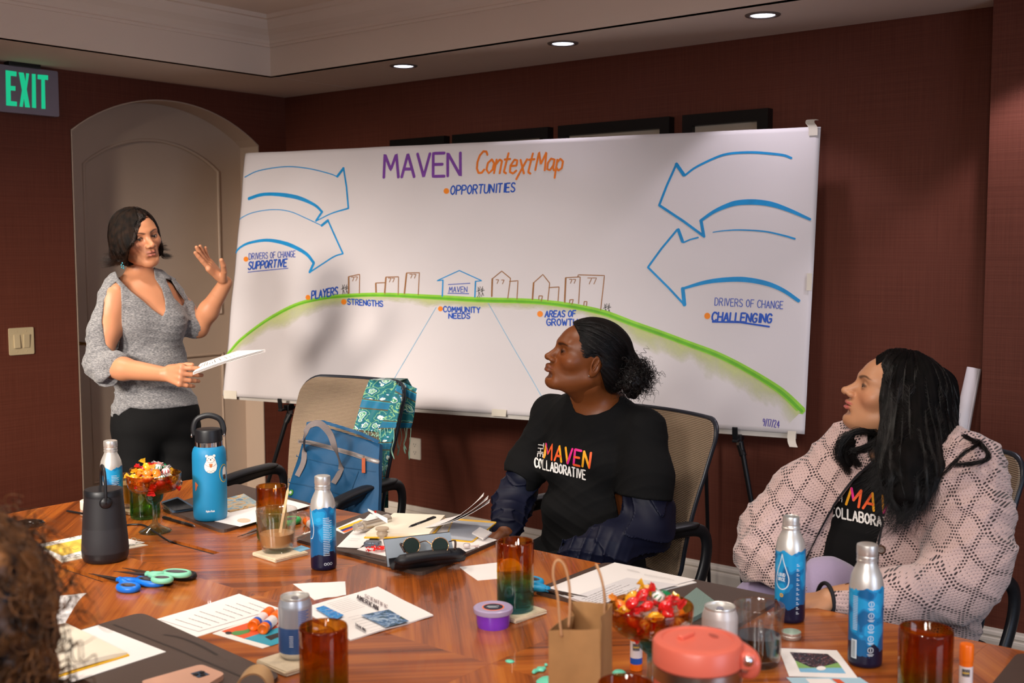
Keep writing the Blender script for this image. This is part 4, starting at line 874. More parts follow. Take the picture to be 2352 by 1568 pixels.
def chair(lbl, loc, rz, z_top=1.05, name='mesh_chair', hh=None):
    t = thing(name, lbl, 'chair', (loc[0], loc[1], 0), rz, 'mesh back office chairs'); h = hh or (z_top-.50)
    # outline with round corners
    nu, nv = 25, 42; vs_ = np.concatenate([(1-np.cos(np.linspace(0, pi/2, 9)))*.09, np.linspace(.11, .86, 20), .88+.12*np.sin(np.linspace(0, pi/2, 13))]); A = np.zeros((nv, nu, 3))
    for i in range(nv):
        v = float(vs_[i]); r = .065; dz = (1-v)*h; lim = 1.
        if dz < r: lim = 1-(r-math.sqrt(max(0, r*r-(r-dz)**2)))/(.235)
        if v*h < .05: lim = 1-(.05-math.sqrt(max(0, .05**2-(.05-v*h)**2)))/.235
        for j in range(nu): A[i, j] = back_pt((-1+2*j/(nu-1))*lim, v, h=h)
    g = G(); g.slab(A, .008); g.ob('backrest_mesh', CMESH, t, smooth='auto')
    P = [A[i, 0] for i in range(0, nv, 2)]+[A[-1, j] for j in range(2, nu-2, 3)]+[A[i, -1] for i in range(nv-1, -1, -2)]+[A[0, j] for j in range(nu-3, 2, -3)]
    g = G(); g.tube(np.array(P)+np.array([0, .017, 0]), .009, 8, closed=True); g.ob('back_frame', RIM, t, smooth=True)
    g = G(); g.tube(bez([(0, .1, .42), (0, .18, .44), (0, .23, .56), (0, .255, .78)], 5), [.028]*5+[.024]*11, 10, flat=.6); g.ob('back_spine', BLK, t, smooth=True)
    g = G(); g.prism(rrect(.5, .48, .09), .405, .43, c=(0, -.02, 0)); g.prism(rrect(.48, .46, .09), .43, .475, c=(0, -.02, 0)); g.ob('seat', SEATF, t)
    for s_ in (-1, 1):
        x = s_*.292; P = bez([(x-s_*.05, .05, .42), (x, .09, .44), (x, .16, .56), (x, .165, .655), (x, .10, .685), (x, -.08, .675), (x, -.20, .66), (x, -.235, .61), (x, -.19, .50), (x-s_*.05, -.10, .42)], 5)
        g = G(); g.tube(P, .020, 10, flat=.62, up=(1, 0, 0)); V = g.verts(); g.ob('armrest', BLK, t, smooth=True)
        g = G(); g.tube(bez([(x, .13, .70), (x, -.05, .698), (x, -.2, .683), (x, -.235, .665)], 6), [.012]+[.027]*17+[.018], 12, flat=.45); g.ob('arm_pad', BLK, t, smooth=True)
    g = G(); g.lathe([(.03, .1), (.03, .25), (.022, .25), (.022, .405), (.06, .405)], 16); g.ob('gas_column', BLK, t, smooth=True)
    for k in range(5):
        a = 2*pi*k/5+.3; g = G(); g.tube([(0, 0, .12), (.14*cos(a), .14*sin(a), .105), (.29*cos(a), .29*sin(a), .075)], [.028, .024, .017], 8, flat=.7); o = g.ob('base_leg', BLK, t, smooth=True)
        g = G(); g.lathe([(0, -.02), (.028, -.02), (.03, 0), (.028, .02), (0, .02)], 14, c=(.29*cos(a), .29*sin(a), .03), R=Rz(a)@Rx(pi/2)); g.ob('caster', BLK, o)
    return t
ch2 = chair('mesh office chair holding the person in the black printed T-shirt', CH2, rad(CR2), 1.0)
ch3 = chair('mesh office chair holding the person in the pink knitted jacket', CH3, rad(CR3), .985)
ch1 = chair('tan mesh office chair holding the blue bag with the scarf over its back', CH1, rad(CR1), 1.04)
ch4 = chair('mesh chair cut off at the left picture edge below the light switch', CH4, rad(CR4), 1.06)

# ------------------------------------------------------------------ people
def skinmat(name, r=.42, sss=.06):
    return mat(name, '#c08a68', r, tex=vcol, var=(3, 0), sss=sss, spec=.4, bump=(420, .1))
SKIN = skinmat('skin'); EYE = mat('eye_surface', '#ffffff', .08, tex=vcol, var=(3, 0), spec=.6)
def hairmat(name, c0, c1, r=.34, spec=.4):
    def f(nt, b):
        tc = N(nt, 'TexCoord'); n = N(nt, 'TexNoise'); n.inputs['Scale'].default_value = 40; nt.links.new(tc.outputs['Object'], n.inputs['Vector'])
        nt.links.new(ramp(nt, n.outputs[0], [(.35, c0), (.7, c1)]), b.inputs['Base Color'])
    return mat(name, c0, r, spec=spec, tex=f, var=(3, 0), aniso=.3)
def hbox(W, x=9.5, y0=-12, y1=12.5, z0=-13, z1=13): return bounds([W((a, b, c)) for a in (-x, x) for b in (y0, y1) for c in (z0, z1)], .005)
def person(lbl, base): return thing('person', lbl, 'person', (base[0], base[1], 0))
def skin_mesh(root, parts, base, spots):
    V = []; F = []; n = 0
    for sd, boxes in parts:
        v, f = sd.mesh(boxes); V.append(v); F.append(f+n); n += len(v)
    V = np.concatenate(V); F = np.concatenate(F)
    r = np.random.default_rng(3); C = paint(V, base, spots)
    C *= (1+.05*np.sin(V@np.array([31, 17, 23.]))*np.sin(V@np.array([-13, 29, 19.])))[:, None]
    return ob('body', V, F, SKIN, root, smooth=True, world=True, cols=C)
def cloth(name, sd, boxes, m, root):
    v, f = sd.mesh(boxes); return ob(name, v, f, m, root, smooth=True, world=True)
def trunk(sd, R, neck, chest, waist, pelvis, w=.155, o=0., bust=.0, hipw=1., belly=0., k=.05):
    sd.ell(chest+R@np.array((0, 0, .03)), (w+o, w*.66+o, .15+o), R, k); sd.ell(waist, (w*.82+o+belly, w*.60+o+belly, .15+o), R, k); sd.ell(pelvis, (w*1.04*hipw+o, w*.78+o, .13+o), R, k)
    sd.cap(chest, waist, w*.58+o, w*.55+o, k); sd.cap(waist, pelvis, w*.55+o, w*.62+o, k)
    if bust:
        for q in (-1, 1): sd.ell(chest+R@np.array((q*w*.45, w*.50, -.01)), (.052+o, .045*bust+o, .05+o), R, .04)
def hair_flow(name, base, starts, ends, n, r, m, root, off=.0012, jit=.004, bulge=0., seg=16, tail=None, seed=1, wav_=0., kind='stuff', n3=3):
    """hairs that lie on the hair mass 'base', running from starts to ends (polylines sampled in step)"""
    rr = np.random.default_rng(seed); M = Matrix.Translation(base.parent.location); V = [M@v.co for v in base.data.vertices]
    bv = BVHTree.FromPolygons(V, [list(p.vertices) for p in base.data.polygons]); S_ = np.array(starts); E_ = np.array(ends); out = []
    for i in range(n):
        t = rr.random(); a = np.array([np.interp(t, np.linspace(0, 1, len(S_)), S_[:, j]) for j in range(3)]); b = np.array([np.interp(np.clip(t+rr.normal()*.015, 0, 1), np.linspace(0, 1, len(E_)), E_[:, j]) for j in range(3)])
        a = a+rr.normal(size=3)*jit; b = b+rr.normal(size=3)*jit; o = off*(.4+1.6*rr.random()); P = []
        f0 = rr.random()*.35; 
        for u in np.linspace(f0, 1-.12*rr.random(), seg):
            q = a*(1-u)+b*u; h = bv.find_nearest(Vector(q)); 
            if h[0] is None: P.append(q); continue
            nn = np.array(h[1]); P.append(np.array(h[0])+nn*o*(1 if 0 < u < 1 else -.5))
        P = np.array(P); 
        if wav_: P = P+smooth_noise(P, 60, seed+i % 7)*wav_*np.linspace(.2, 1, len(P))[:, None]
        if tail is not None:
            tl = tail(P[-1], t, rr); P = np.concatenate([P, tl])
        out.append(P)
    return strands(name, out, r, m, root, n=n3, kind=kind)
def grooves(C, R, amp, f, seed=0, axis=(0, 0, 1)):
    """fine combed relief running away from an axis through C"""
    ax = np.array(axis, float); ax /= np.linalg.norm(ax); e1 = np.cross(ax, (0.3, .9, .1)); e1 /= np.linalg.norm(e1); e2 = np.cross(ax, e1)
    def g_(X, Y, Z):
        x, y, z = X-C[0], Y-C[1], Z-C[2]; a = np.arctan2(x*e1[0]+y*e1[1]+z*e1[2], x*e2[0]+y*e2[1]+z*e2[2]); h = x*ax[0]+y*ax[1]+z*ax[2]
        return (amp*(np.sin(a*f+h*22+seed)+.6*np.sin(a*f*2.3-h*31+seed*2)+.5*np.sin(a*f*.37+h*13))).astype(np.float32)
    return g_
def curl(p, d, L, rad_, turns, rr, seg=26):
    """one springy curl from p along d"""
    d = d/np.linalg.norm(d); a = np.cross(d, rr.normal(size=3)); a /= np.linalg.norm(a); b = np.cross(d, a); t = np.linspace(0, 1, seg); ph = rr.random()*6.28
    dr_ = np.array([0, 0, -1.])*.25
    return p+np.outer(t*L, d)+np.outer(t*t*L, dr_)+(rad_*np.minimum(1, t*4+.3))[:, None]*(np.outer(np.cos(ph+t*turns*2*pi), a)+np.outer(np.sin(ph+t*turns*2*pi), b))

# ---- standing woman in the grey top
p1 = person('person standing by the door in a grey cold-shoulder top and black trousers, one hand raised', J(350, 1000, 4.45))
R1 = frame(45, 0, -13); B1 = frame(35); s1 = .97
O1 = J(314, 549, 4.37); hd = SDF(); W1 = head(hd, O1, R1, s1, nose=.95, lip=1.0, jaw=1.02, mouth=.22, cheek=1.08, eye=.34, ear=False)
nb = J(322, 655, 4.45); ch = J(336, 735, 4.42); wa = J(347, 845, 4.42); pe = J(358, 950, 4.44)
rs, re, rw = J(262, 680, 4.30), J(230, 840, 4.24), J(376, 859, 4.07); ls, le, lw = J(388, 678, 4.52), J(456, 752, 4.50), J(518, 650, 4.42)
for q in (hd,): q.cap(W1((0, -1.5, -5)), nb, .042, .044, .02)
bd = SDF(); bd.cap(W1((0, -1.5, -6.5)), nb, .042, .044, .02); trunk(bd, B1, nb, ch, wa, pe, .142, 0, 1.); bd.cap(rs, ls, .042, .042, .05); bd.cap(nb, ch, .06, .09, .05)
bd.ell(J(292, 656, 4.38), (.065, .04, .024), B1, .04); bd.ell(J(358, 658, 4.50), (.05, .04, .024), B1, .04)
bd.chain([rs, rs*.5+re*.5, re], [.050, .044, .038], .03); bd.chain([re, re*.62+rw*.38, rw], [.039, .040, .0265], .02)
bd.chain([ls, ls*.5+le*.5, le], [.048, .043, .037], .03); bd.chain([le, le*.62+lw*.38, lw], [.038, .038, .0255], .02)
hr = SDF(); hr.cap(re*.3+rw*.7, rw, .0315, .0265, .01); d_ = J(440, 868, 4.01)-rw
tipR = hand(hr, rw, d_, J(420, 850, 4.35)-J(420, 858, 4.02), 1, .168, curl=(.45, .75, .85, .9), curl2=(.55, .95, 1.1, 1.1), thumb=(.35, .35), s=.95)
hl = SDF(); hl.cap(le*.25+lw*.75, lw, .031, .026, .01); d_ = J(452, 574, 4.35)-J(514, 640, 4.42); pnl = J(545, 590, 4.385)-J(500, 622, 4.40)
tipL = hand(hl, lw+np.array([0, 0, .004]), d_, pnl, -1, .185, curl=(.02, .10, .16, .26), spread=-.02, thumb=(.45, .8), s=.98)
hipR, hipL = pe+B1@np.array((.075, 0, -.06)), pe+B1@np.array((-.075, 0, -.06)); kn = []
lg = SDF(); 
for q, hp_ in ((1, hipR), (-1, hipL)):
    knp = np.array([hp_[0], hp_[1], .50])+B1@np.array((q*.01, .02, 0)); an = np.array([hp_[0], hp_[1], .09])+B1@np.array((q*.02, -.01, 0)); kn.append((hp_, knp, an)); lg.chain([hp_, knp, an], [.078, .052, .036], .02); lg.cap(an+[0, 0, -.05], an+B1@np.array((0, .14, -.06)), .036, .028, .02)
def bb(*P, m=.08): a, b = bounds(P, m); return a, b
skb = [('head', W1((0, 0, 0)))]
parts = [(hd, [(*hbox(W1), .0021)]), (bd, [(*bb(nb, rs, ls, re, le, rw, lw, pe, wa, m=.13), .0045)]), (hr, [(*bb(rw, *tipR, re*.25+rw*.75, m=.035), .0021)]), (hl, [(*bb(lw, *tipL, le*.2+lw*.8, m=.035), .0021)]), (lg, [(*bb(hipR, hipL, kn[0][2], kn[1][2], m=.17), .009)])]
# clip the neck join: head mesh stops low on the neck where the body mesh already runs
skin_mesh(p1, parts, '#c08360', face_paint(W1, R1, s1, '#c08360', '#b0645c', 1.0, '#2a1a14', blush='#c07a5e', bw=.8, lip_st=.75))
eyes(p1, W1, R1, s1, '#2e1a10', gaze=(25, -8))
def heather(nt, b):
    tc = N(nt, 'TexCoord'); mp = N(nt, 'Mapping'); mp.inputs['Scale'].default_value = (120, 120, 420); nt.links.new(tc.outputs['Object'], mp.inputs[0]); n = N(nt, 'TexNoise'); n.inputs['Scale'].default_value = 1; n.inputs['Detail'].default_value = 4; nt.links.new(mp.outputs[0], n.inputs['Vector'])
    nt.links.new(ramp(nt, n.outputs[0], [(.32, '#505052'), (.5, '#737274'), (.68, '#959392')]), b.inputs['Base Color'])
GREYT = mat('heather_jersey', '#77777a', .9, tex=heather, var=(3, 0), sheen=.3)
tp = SDF(); trunk(tp, B1, nb, ch, wa, pe, .142, .011, 1.05, hipw=1.04, belly=.012); tp.cap(rs, ls, .049, .047, .06); tp.cap(nb-[0, 0, .03], ch, .085, .10, .07)
tp.cap(J(276, 655, 4.34), J(300, 700, 4.34), .05, .07, .04); tp.cap(J(374, 662, 4.52), J(370, 700, 4.46), .034, .055, .04)
tp.chain([rs, J(232, 760, 4.26), J(226, 835, 4.24), J(243, 862, 4.20)], [.047, .047, .046, .042], .02); tp.cap(J(234, 838, 4.24), J(262, 836, 4.20), .048, .050, .02)
tp.chain([ls, J(424, 722, 4.51), J(446, 744, 4.50)], [.044, .050, .056], .02)
tp.disp(folds(ch, .0045, [((1, .2, .55), 46), ((.3, .6, 1), 60), ((-.7, .2, .8), 52)], 3)); tp.disp(folds(ch, .003, [((.6, .1, 1), 120), ((-.5, .5, .9), 95)], 5))
tp.poly([(240, 690), (252, 662), (266, 648), (277, 660), (279, 700), (278, 760), (272, 800), (258, 806), (244, 790), (234, 740)], 3.9, 4.35, .006)
tp.poly([(380, 640), (392, 642), (408, 668), (424, 690), (420, 704), (400, 684)], 4.2, 4.7, .006)
tp.poly([(240, 560), (272, 639), (302, 670), (330, 692), (352, 712), (374, 727), (380, 712), (379, 690), (372, 664), (356, 640), (345, 560)], 3.9, 4.44, .004); tp.poly([(290, 560), (284, 636), (352, 632), (345, 560)], 4.3, 4.8, .004)
tp.poly([(150, 880), (236, 878), (262, 855), (276, 822), (300, 824), (560, 824), (560, 1200), (455, 1200), (452, 936), (400, 938), (318, 934), (262, 975), (248, 972), (262, 930), (150, 900)], 3.5, 4.20, .004)
tp.poly([(100, 1010), (262, 968), (278, 950), (300, 936), (330, 940), (380, 938), (452, 930), (600, 930), (600, 1300), (100, 1300)], 3.5, 5.2, .003)
tp.poly([(452, 600), (520, 600), (520, 780), (464, 756), (466, 742), (455, 725), (448, 712)], 4.2, 4.8, .010)
cloth('grey_top', tp, [(*bb(nb, rs, ls, J(215, 850, 4.2), le, pe, J(262, 975, 4.3), m=.12), .0038)], GREYT, p1)
bl = SDF(); trunk(bl, B1, nb, ch, wa, pe, .142, .008, 0, hipw=1.07)
for hp_, k_, a_ in kn: bl.chain([hp_, hp_*.45+k_*.55, k_, a_+[0, 0, .02]], [.094, .077, .063, .048], .03)
bl.disp(soft(pe, .003, [((.2, .3, 1), 60)], 8)); bl.plane(wa+[0, 0, -.02], (0, 0, 1)); BLKF = mat('black_trousers', '#09090a', .85, bump=(300, .2), spec=.25)
cloth('trousers', bl, [(*bb(wa, pe, kn[0][2], kn[1][2], m=.17), .006)], BLKF, p1)
for q, (h_, k_, a_) in zip((1, -1), kn):
    sh = SDF(); sh.cap(a_+B1@np.array((0, -.02, -.05)), a_+B1@np.array((0, .15, -.06)), .044, .036, .02); sh.plane((0, 0, .004), (0, 0, -1)); cloth('shoe', sh, [(*bb(a_, a_+B1@np.array((0, .16, -.06)), m=.07), .005)], BLKF, p1)
# bob hair
HB1 = hairmat('dark_brown_hair', '#100a08', '#2f1e15', .36)
HB1b = hairmat('dark_brown_hair_mass', '#0c0806', '#24170f', .7, .15); h1 = SDF(); k1 = .01*s1; hc = lambda c, r, kk=.02: h1.ell(W1(c), np.array(r)*k1*np.array((1, 1.1, 1)), R1, kk)
hc((0, -1.3, 3.7), (8.5, 9.9, 9.0)); hc((5.2, .6, -.8), (5.4, 8.4, 8.4)); hc((-5.4, -1.6, -1.0), (3.6, 7.2, 7.8)); hc((6.2, -.6, -4.6), (4.4, 6.8, 4.6)); hc((0, -5.5, -3), (6.8, 5.6, 6.5)); hc((-6.4, 2.0, -4.8), (1.5, 3.2, 3.6), .01)
h1.disp(grooves(W1((-1.5, 3, 8)), R1, .0006, 34, 1, R1@np.array((.1, -.2, 1.)))); h1.disp(grooves(W1((-1.5, 3, 8)), R1, .0012, 11, 4, R1@np.array((.1, -.2, 1.))))
h1.poly([(338, 490), (327, 508), (318, 532), (314, 548), (303, 560), (297, 568), (294, 590), (297, 655), (371, 655), (370.5, 590), (370, 565), (366, 545), (357, 515), (348, 498)], 3.8, 4.36, .003)
h1.poly([(200, 640), (228, 600), (262, 606), (294, 612), (296, 700), (200, 700)], 3.8, 4.9, .003); h1.poly([(296, 625), (372, 608), (372, 590), (420, 590), (420, 700), (296, 700)], 3.8, 4.9, .006)
hb = cloth('hair', h1, [(*hbox(W1, 12, -14, 12, -14, 15), .0026)], HB1b, p1)
par = [J(336, 486, 4.27), J(328, 476, 4.31), J(312, 469, 4.38)]
def flick(out, up):
    def f(p, t, rr):
        L = .022+.03*rr.random(); u = np.linspace(.15, 1, 5)[:, None]; o_ = (p-O1); o_[2] = 0; o_ /= np.linalg.norm(o_)
        return p+u*L*np.array([0, 0, -.75])+u**2*L*(o_*out+np.array([0, 0, up]))+rr.normal(size=3)*.002*u
    return f
e1 = [J(306, 560, 4.24), J(298, 570, 4.24), J(292, 600, 4.25), J(280, 606, 4.27), J(258, 606, 4.33), J(236, 585, 4.42), J(245, 590, 4.5)]
hair_flow('hair_strands', hb, par, e1, 1500, .00042, HB1, p1, .0012, .0016, seg=20, tail=flick(.9, .35), seed=4)
e2 = [J(368, 556, 4.33), J(372, 590, 4.36), J(378, 592, 4.42)]
hair_flow('hair_strands', hb, [J(340, 487, 4.29), J(346, 486, 4.32), J(340, 478, 4.36)], e2, 420, .00042, HB1, p1, .0012, .0015, seg=16, tail=flick(.8, .5), seed=5)
# earring
ER = mat('turquoise_bead', '#0c8fa0', .25); g = G(); ep = J(281, 604, 4.235)
for i, (dx, dz) in enumerate(((0, 0), (-.003, -.007), (.003, -.01), (-.002, -.016), (.003, -.019))): g.lathe([(0, -.004), (.0028, 0), (0, .004)], 8, c=ep+np.array([dx, dx*.8, dz]))
g.ob('earring', ER, p1, world=True, kind='stuff')
g = G(); br_c = lw*.82+le*.18; ax = (lw-le)/np.linalg.norm(lw-le); u_ = np.cross(ax, (0, 0, 1)); u_ /= np.linalg.norm(u_); v_ = np.cross(ax, u_); g.tube([br_c+.0285*(u_*cos(a)+v_*sin(a)) for a in np.linspace(0, 2*pi, 25)[:-1]], .0009, 6, closed=True); g.ob('bracelet', BRASS, p1, world=True)
# papers held
pa = [J(443, 856, 4.00), J(610, 803, 3.86), J(545, 806, 4.09), J(461, 835, 4.13)]
t = thing('paper_stack', 'stapled white printed pages held by the standing person', 'papers', pa[0])
for k_, dz in enumerate((0, -.0035, -.007)):
    A = np.array([[bil(pa, u, v)+np.array([0, 0, dz+.012*math.sin(u*pi)*(1-v)*.4]) for v in np.linspace(0, 1, 6)] for u in np.linspace(0, 1, 14)]); g = G(); g.slab(A, .0012); g.ob('sheet', PAPW, t, world=True, smooth='auto')
g = G()
for u in list(np.linspace(.1, .42, 8))+list(np.linspace(.52, .7, 4)):
    a, b = bil(pa, u, .25), bil(pa, u+.01, .25+.5*rng.random()); off = np.array([0, 0, .0105*1]); P = np.array([a*(1-q)+b*q for q in np.linspace(0, 1, 4)])+[0, 0, .006]; ribbon(g, P, (0, 0, 1), .0016)
g.ob('printed_lines', INK, t, world=True, kind='stuff')

# ---- seated woman in the black printed T-shirt
p2 = person('seated person in black printed T-shirt with curly ponytail, looking left', J(1345, 1290, 3.62))
R2h = frame(-77, 19, 4); s2 = 1.03; O2 = J(1345, 827, 3.50); hd = SDF(); W2 = head(hd, O2, R2h, s2, nose=.85, lip=1.5, jaw=.98, mouth=.0, nw=1.3, eye=.34, cheek=1.1)
B2 = frame(-36); nb = J(1372, 938, 3.62); ch = J(1372, 1050, 3.62); wa = J(1352, 1180, 3.60); pe = J(1352, 1285, 3.64)
rs, re, rw = J(1268, 955, 3.72), J(1178, 1155, 3.68), J(1160, 1222, 3.50); ls, le, lw = J(1474, 992, 3.50), J(1484, 1215, 3.42), J(1300, 1282, 3.30)
hd.cap(W2((0, -2.6, -4)), nb, .050, .056, .03); hd.chain([W2((-1, 1.5, -7)), nb], [.03, .045], .04)
bd = SDF(); bd.cap(W2((0, -2.6, -6)), nb, .050, .056, .03); trunk(bd, B2, nb, ch, wa, pe, .16, 0, 1.1); bd.cap(rs, ls, .056, .056, .06); bd.cap(nb, ch, .085, .1, .07)
bd.chain([rs, re], [.054, .042], .03); bd.chain([re, rw], [.042, .028], .02); bd.chain([ls, le], [.054, .042], .03); bd.chain([le, lw], [.042, .028], .02)
fw2 = np.array([-.45, -.89, 0]); kn = []
for q in (-1, 1):
    h_ = pe+B2@np.array((q*.085, .02, -.04)); k_ = h_+fw2*.42+[0, 0, .03]; a_ = np.array([k_[0], k_[1], .09])-fw2*.05; kn.append((h_, k_, a_)); bd.chain([h_, k_, a_], [.085, .058, .038], .03); bd.cap(a_-[0, 0, .04], a_+fw2*.14-[0, 0, .055], .036, .028, .02)
hR = SDF(); hR.cap(re*.2+rw*.8, rw, .032, .027, .01); tR = hand(hR, rw, fw2*.8+np.array([-.1, 0, -.45]), (0, 0, -1), -1, .17, curl=(.3, .35, .4, .45), s=.95)
hL = SDF(); hL.cap(le*.2+lw*.8, lw, .032, .027, .01); tL = hand(hL, lw, np.array([-.75, -.1, -.35]), (0, 0, -1), 1, .17, curl=(.3, .35, .4, .45), s=.95)
parts = [(hd, [(*hbox(W2), .0021)]), (bd, [(*bb(nb, rs, ls, re, le, rw, lw, pe, m=.14), .006), (*bb(pe, *[x for q in kn for x in q], m=.1), .010)]), (hR, [(*bb(rw, *tR, re*.2+rw*.8, m=.03), .0025)]), (hL, [(*bb(lw, *tL, le*.2+lw*.8, m=.03), .0025)])]
SK2 = '#74401f'; skin_mesh(p2, parts, SK2, face_paint(W2, R2h, s2, SK2, '#6a2f26', .7, '#1a0e09', eye_dark='#3a1a0e', blush='#7c3f20', lip_st=.7)+[(O2+[0, 0, .02], (.4, .4, .4), None, SK2, 0, 1)])
eyes(p2, W2, R2h, s2, '#1c0d07', gaze=(-8, -14))
JERS = mat('black_jersey', '#0b0b0c', .9, bump=(260, .2), var=(5, .1), spec=.25)
ts = SDF(); trunk(ts, B2, nb, ch, wa, pe, .16, .014, 1.1, belly=.012); ts.cap(rs, ls, .066, .068, .06); ts.cap(nb-[0, 0, .02], ch, .10, .115, .07)
ts.chain([rs, J(1212, 1070, 3.69), J(1196, 1092, 3.68)], [.060, .062, .064], .03); ts.chain([ls, J(1484, 1095, 3.46), J(1480, 1142, 3.45)], [.070, .080, .084], .03)
ts.disp(soft(ch, .006, [((.6, .3, .8), 34), ((-.8, .3, .5), 40), ((.1, .5, 1), 46)], 11)); ts.disp(folds(ch, .0025, [((.5, .2, 1), 90), ((-.6, .4, .7), 80)], 15))
ts.poly([(1318, 830), (1317, 935), (1322, 946), (1345, 954), (1372, 951), (1400, 940), (1420, 922), (1424, 905), (1420, 830)], 3.2, 3.80, .004); ts.poly([(1330, 830), (1330, 925), (1420, 920), (1420, 830)], 3.4, 4, .004)
ts.poly([(1410, 1128), (1424, 1137), (1480, 1147), (1536, 1151), (1560, 1150), (1600, 1300), (1428, 1300), (1424, 1200)], 3.0, 3.53, .003); ts.poly([(1100, 1075), (1176, 1082), (1200, 1095), (1209, 1103), (1206, 1180), (1200, 1300), (1060, 1300)], 3, 4, .003)
# raised neck rib
tsh = cloth('t_shirt', ts, [(*bb(nb, rs, ls, J(1545, 1150, 3.45), J(1190, 1110, 3.65), pe, m=.14), .0044)], JERS, p2)
NAVY = mat('navy_satin', '#0c1026', .55, bump=(40, .2), spec=.35); nv = SDF()
def ruche_(P0, P1, amp, n, k_=0.):
    P0 = np.array(P0); d = P1-P0; L = np.linalg.norm(d); d /= L
    def f(X, Y, Z):
        u = (X-P0[0])*d[0]+(Y-P0[1])*d[1]+(Z-P0[2])*d[2]; s_ = np.sin(u/L*n*2*pi+1.6*np.sin(X*38+Z*30)+k_+.9*np.sin(Y*45)); return (-amp*(1-np.abs(s_))*1.3).astype(np.float32)
    return f
nv.chain([ls*.5+le*.5, le, J(1400, 1255, 3.34), J(1325, 1276, 3.30)], [.064, .064, .060, .046], .03); nv.cap(J(1518, 1165, 3.46), J(1505, 1225, 3.43), .04, .045, .03); nv.disp(folds(le, .011, [((.8, -.2, .5), 75), ((-.3, .5, .9), 60), ((.9, .3, -.3), 105)], 41), *bb(le, lw, ls, m=.2))
n2 = SDF(); n2.chain([rs*.45+re*.55, re, rw*.85+re*.15], [.052, .056, .046], .03); n2.disp(folds(re, .010, [((.3, -.5, .9), 85), ((-.3, .6, .8), 60)], 43))
v1_, f1_ = nv.mesh([(*bb(ls*.5+le*.5, le, lw, J(1520, 1200, 3.4), m=.09), .0034)]); v2_, f2_ = n2.mesh([(*bb(rs*.4+re*.6, re, rw, m=.08), .0034)])
ob('sleeve', v1_, f1_, NAVY, p2, smooth=True, world=True); ob('sleeve', v2_, f2_, NAVY, p2, smooth=True, world=True)
pn = SDF()
for h_, k_, a_ in kn: pn.chain([h_, k_, a_], [.1, .072, .055], .03)
pn.ell(pe, (.19, .14, .11), B2, .04); cloth('trousers', pn, [(*bb(pe, *[x for q in kn for x in q], m=.14), .009)], BLKF, p2)
# lettering on the shirt
WI = mat('white_print', '#e9e6e2', .6); PK = mat('pink_print', '#e8288a', .5); OR_ = mat('orange_print', '#f0602c', .5); YE = mat('yellow_print', '#f2a81e', .5)
pj = Proj([tsh])
def shirt_text(pj, root, m0, m1, hM, c0, c1, hC, th, wM, wC, sl=.0):
    L, e = text('MAVEN', 0, 0, 1., wx=.50, gap=.2); m0 = np.array(m0, float); ax = (np.array(m1)-m0)/e; ng = 0
    for i, P in enumerate(L): pass
    def mp(P): P = np.asarray(P); return m0+np.outer(P[:, 0]+sl*P[:, 1], ax)+np.outer(P[:, 1], (0, -hM))
    u = 0; gap = .2; wx = .50; seq = {'M': ['y', 'p', 'r', 'r'], 'A': ['o', 'y', 'r'], 'V': ['y', 'p'], 'E': ['p', 'p', 'r', 'r'], 'N': ['y', 'y', 'r']}
    cm = {'y': YE, 'p': PK, 'r': OR_, 'o': OR_}
    for ch_ in 'MAVEN':
        gl = glyph(ch_); W_ = max(p[:, 0].max() for p in gl); segs = []
        for p in gl:
            for a, b in zip(p, p[1:]): segs.append(np.array([a, b]))
        for i, sg_ in enumerate(segs):
            q = sg_.copy(); q[:, 0] = u+q[:, 0]/6*wx*1.5; q[:, 1] /= 6; pj.strokes('print_letter', [mp(q)], wM, cm[seq[ch_][i % len(seq[ch_])]], root, lift=.0016+.0002*i)
        u += W_*wx*1.5/6+gap
    pj.strokes('print_lettering', fit('COLLABORATIVE', c0, c1, h=hC, wx=.5, gap=.2), wC, WI, root)
    a, b, hh = th; pj.strokes('print_lettering', fit('THE', a, b, h=0.001, wx=.6) if False else [np.array(a)+np.outer(P[:, 0], (np.array(b)-np.array(a)))/1.0*1+np.outer(P[:, 1], hh) for P in [p/np.array([text('THE', wx=.6)[1], 1]) for p in text('THE', 0, 0, 1., wx=.6)[0]]], wC*.55, WI, root)
shirt_text(pj, p2, (1250, 1052), (1354, 1074), 35, (1228, 1072), (1345, 1101), 21, ((1237, 1016), (1234, 1049), (12, 1.5)), 5.6, 3.5, .12)
# hair: slicked cap, tie and curly ponytail
HB2 = hairmat('black_curly_hair', '#050303', '#140c0c', .42); HB2b = hairmat('black_hair_mass', '#050303', '#0e0909', .6, .25); k2 = .01*s2; h2 = SDF()
h2.ell(W2((0, -1.9, 3.8)), np.array((8.1, 11.6, 9.7))*k2, R2h, .02); h2.ell(W2((0, -5.8, -1.5)), np.array((6.6, 6.4, 6.8))*k2, R2h, .03); h2.cap(W2((0, -8.5, -1)), J(1450, 835, 3.50), .055, .026, .03)
ax2 = W2((0, -12, -2))-W2((0, 6, 7)); h2.disp(grooves(W2((0, 0, 1)), R2h, .0006, 40, 2, ax2))
h2.poly([(1150, 600), (1310, 600), (1316, 724), (1312, 735), (1322, 752), (1331, 772), (1327, 795), (1334, 812), (1341, 826), (1352, 818), (1368, 812), (1381, 818), (1384, 836), (1378, 852), (1384, 872), (1392, 900), (1400, 960), (1150, 960)], 3.0, 3.52, .003)
h2.poly([(1150, 600), (1318, 600), (1316, 730), (1290, 900), (1150, 960)], 3.0, 4.0, .003); h2.poly([(1370, 880), (1402, 905), (1440, 900), (1440, 1000), (1330, 1000), (1330, 900)], 3, 4, .006)
hc2 = cloth('hair', h2, [(*hbox(W2, 10, -16, 12, -13, 14), .0026)], HB2b, p2)
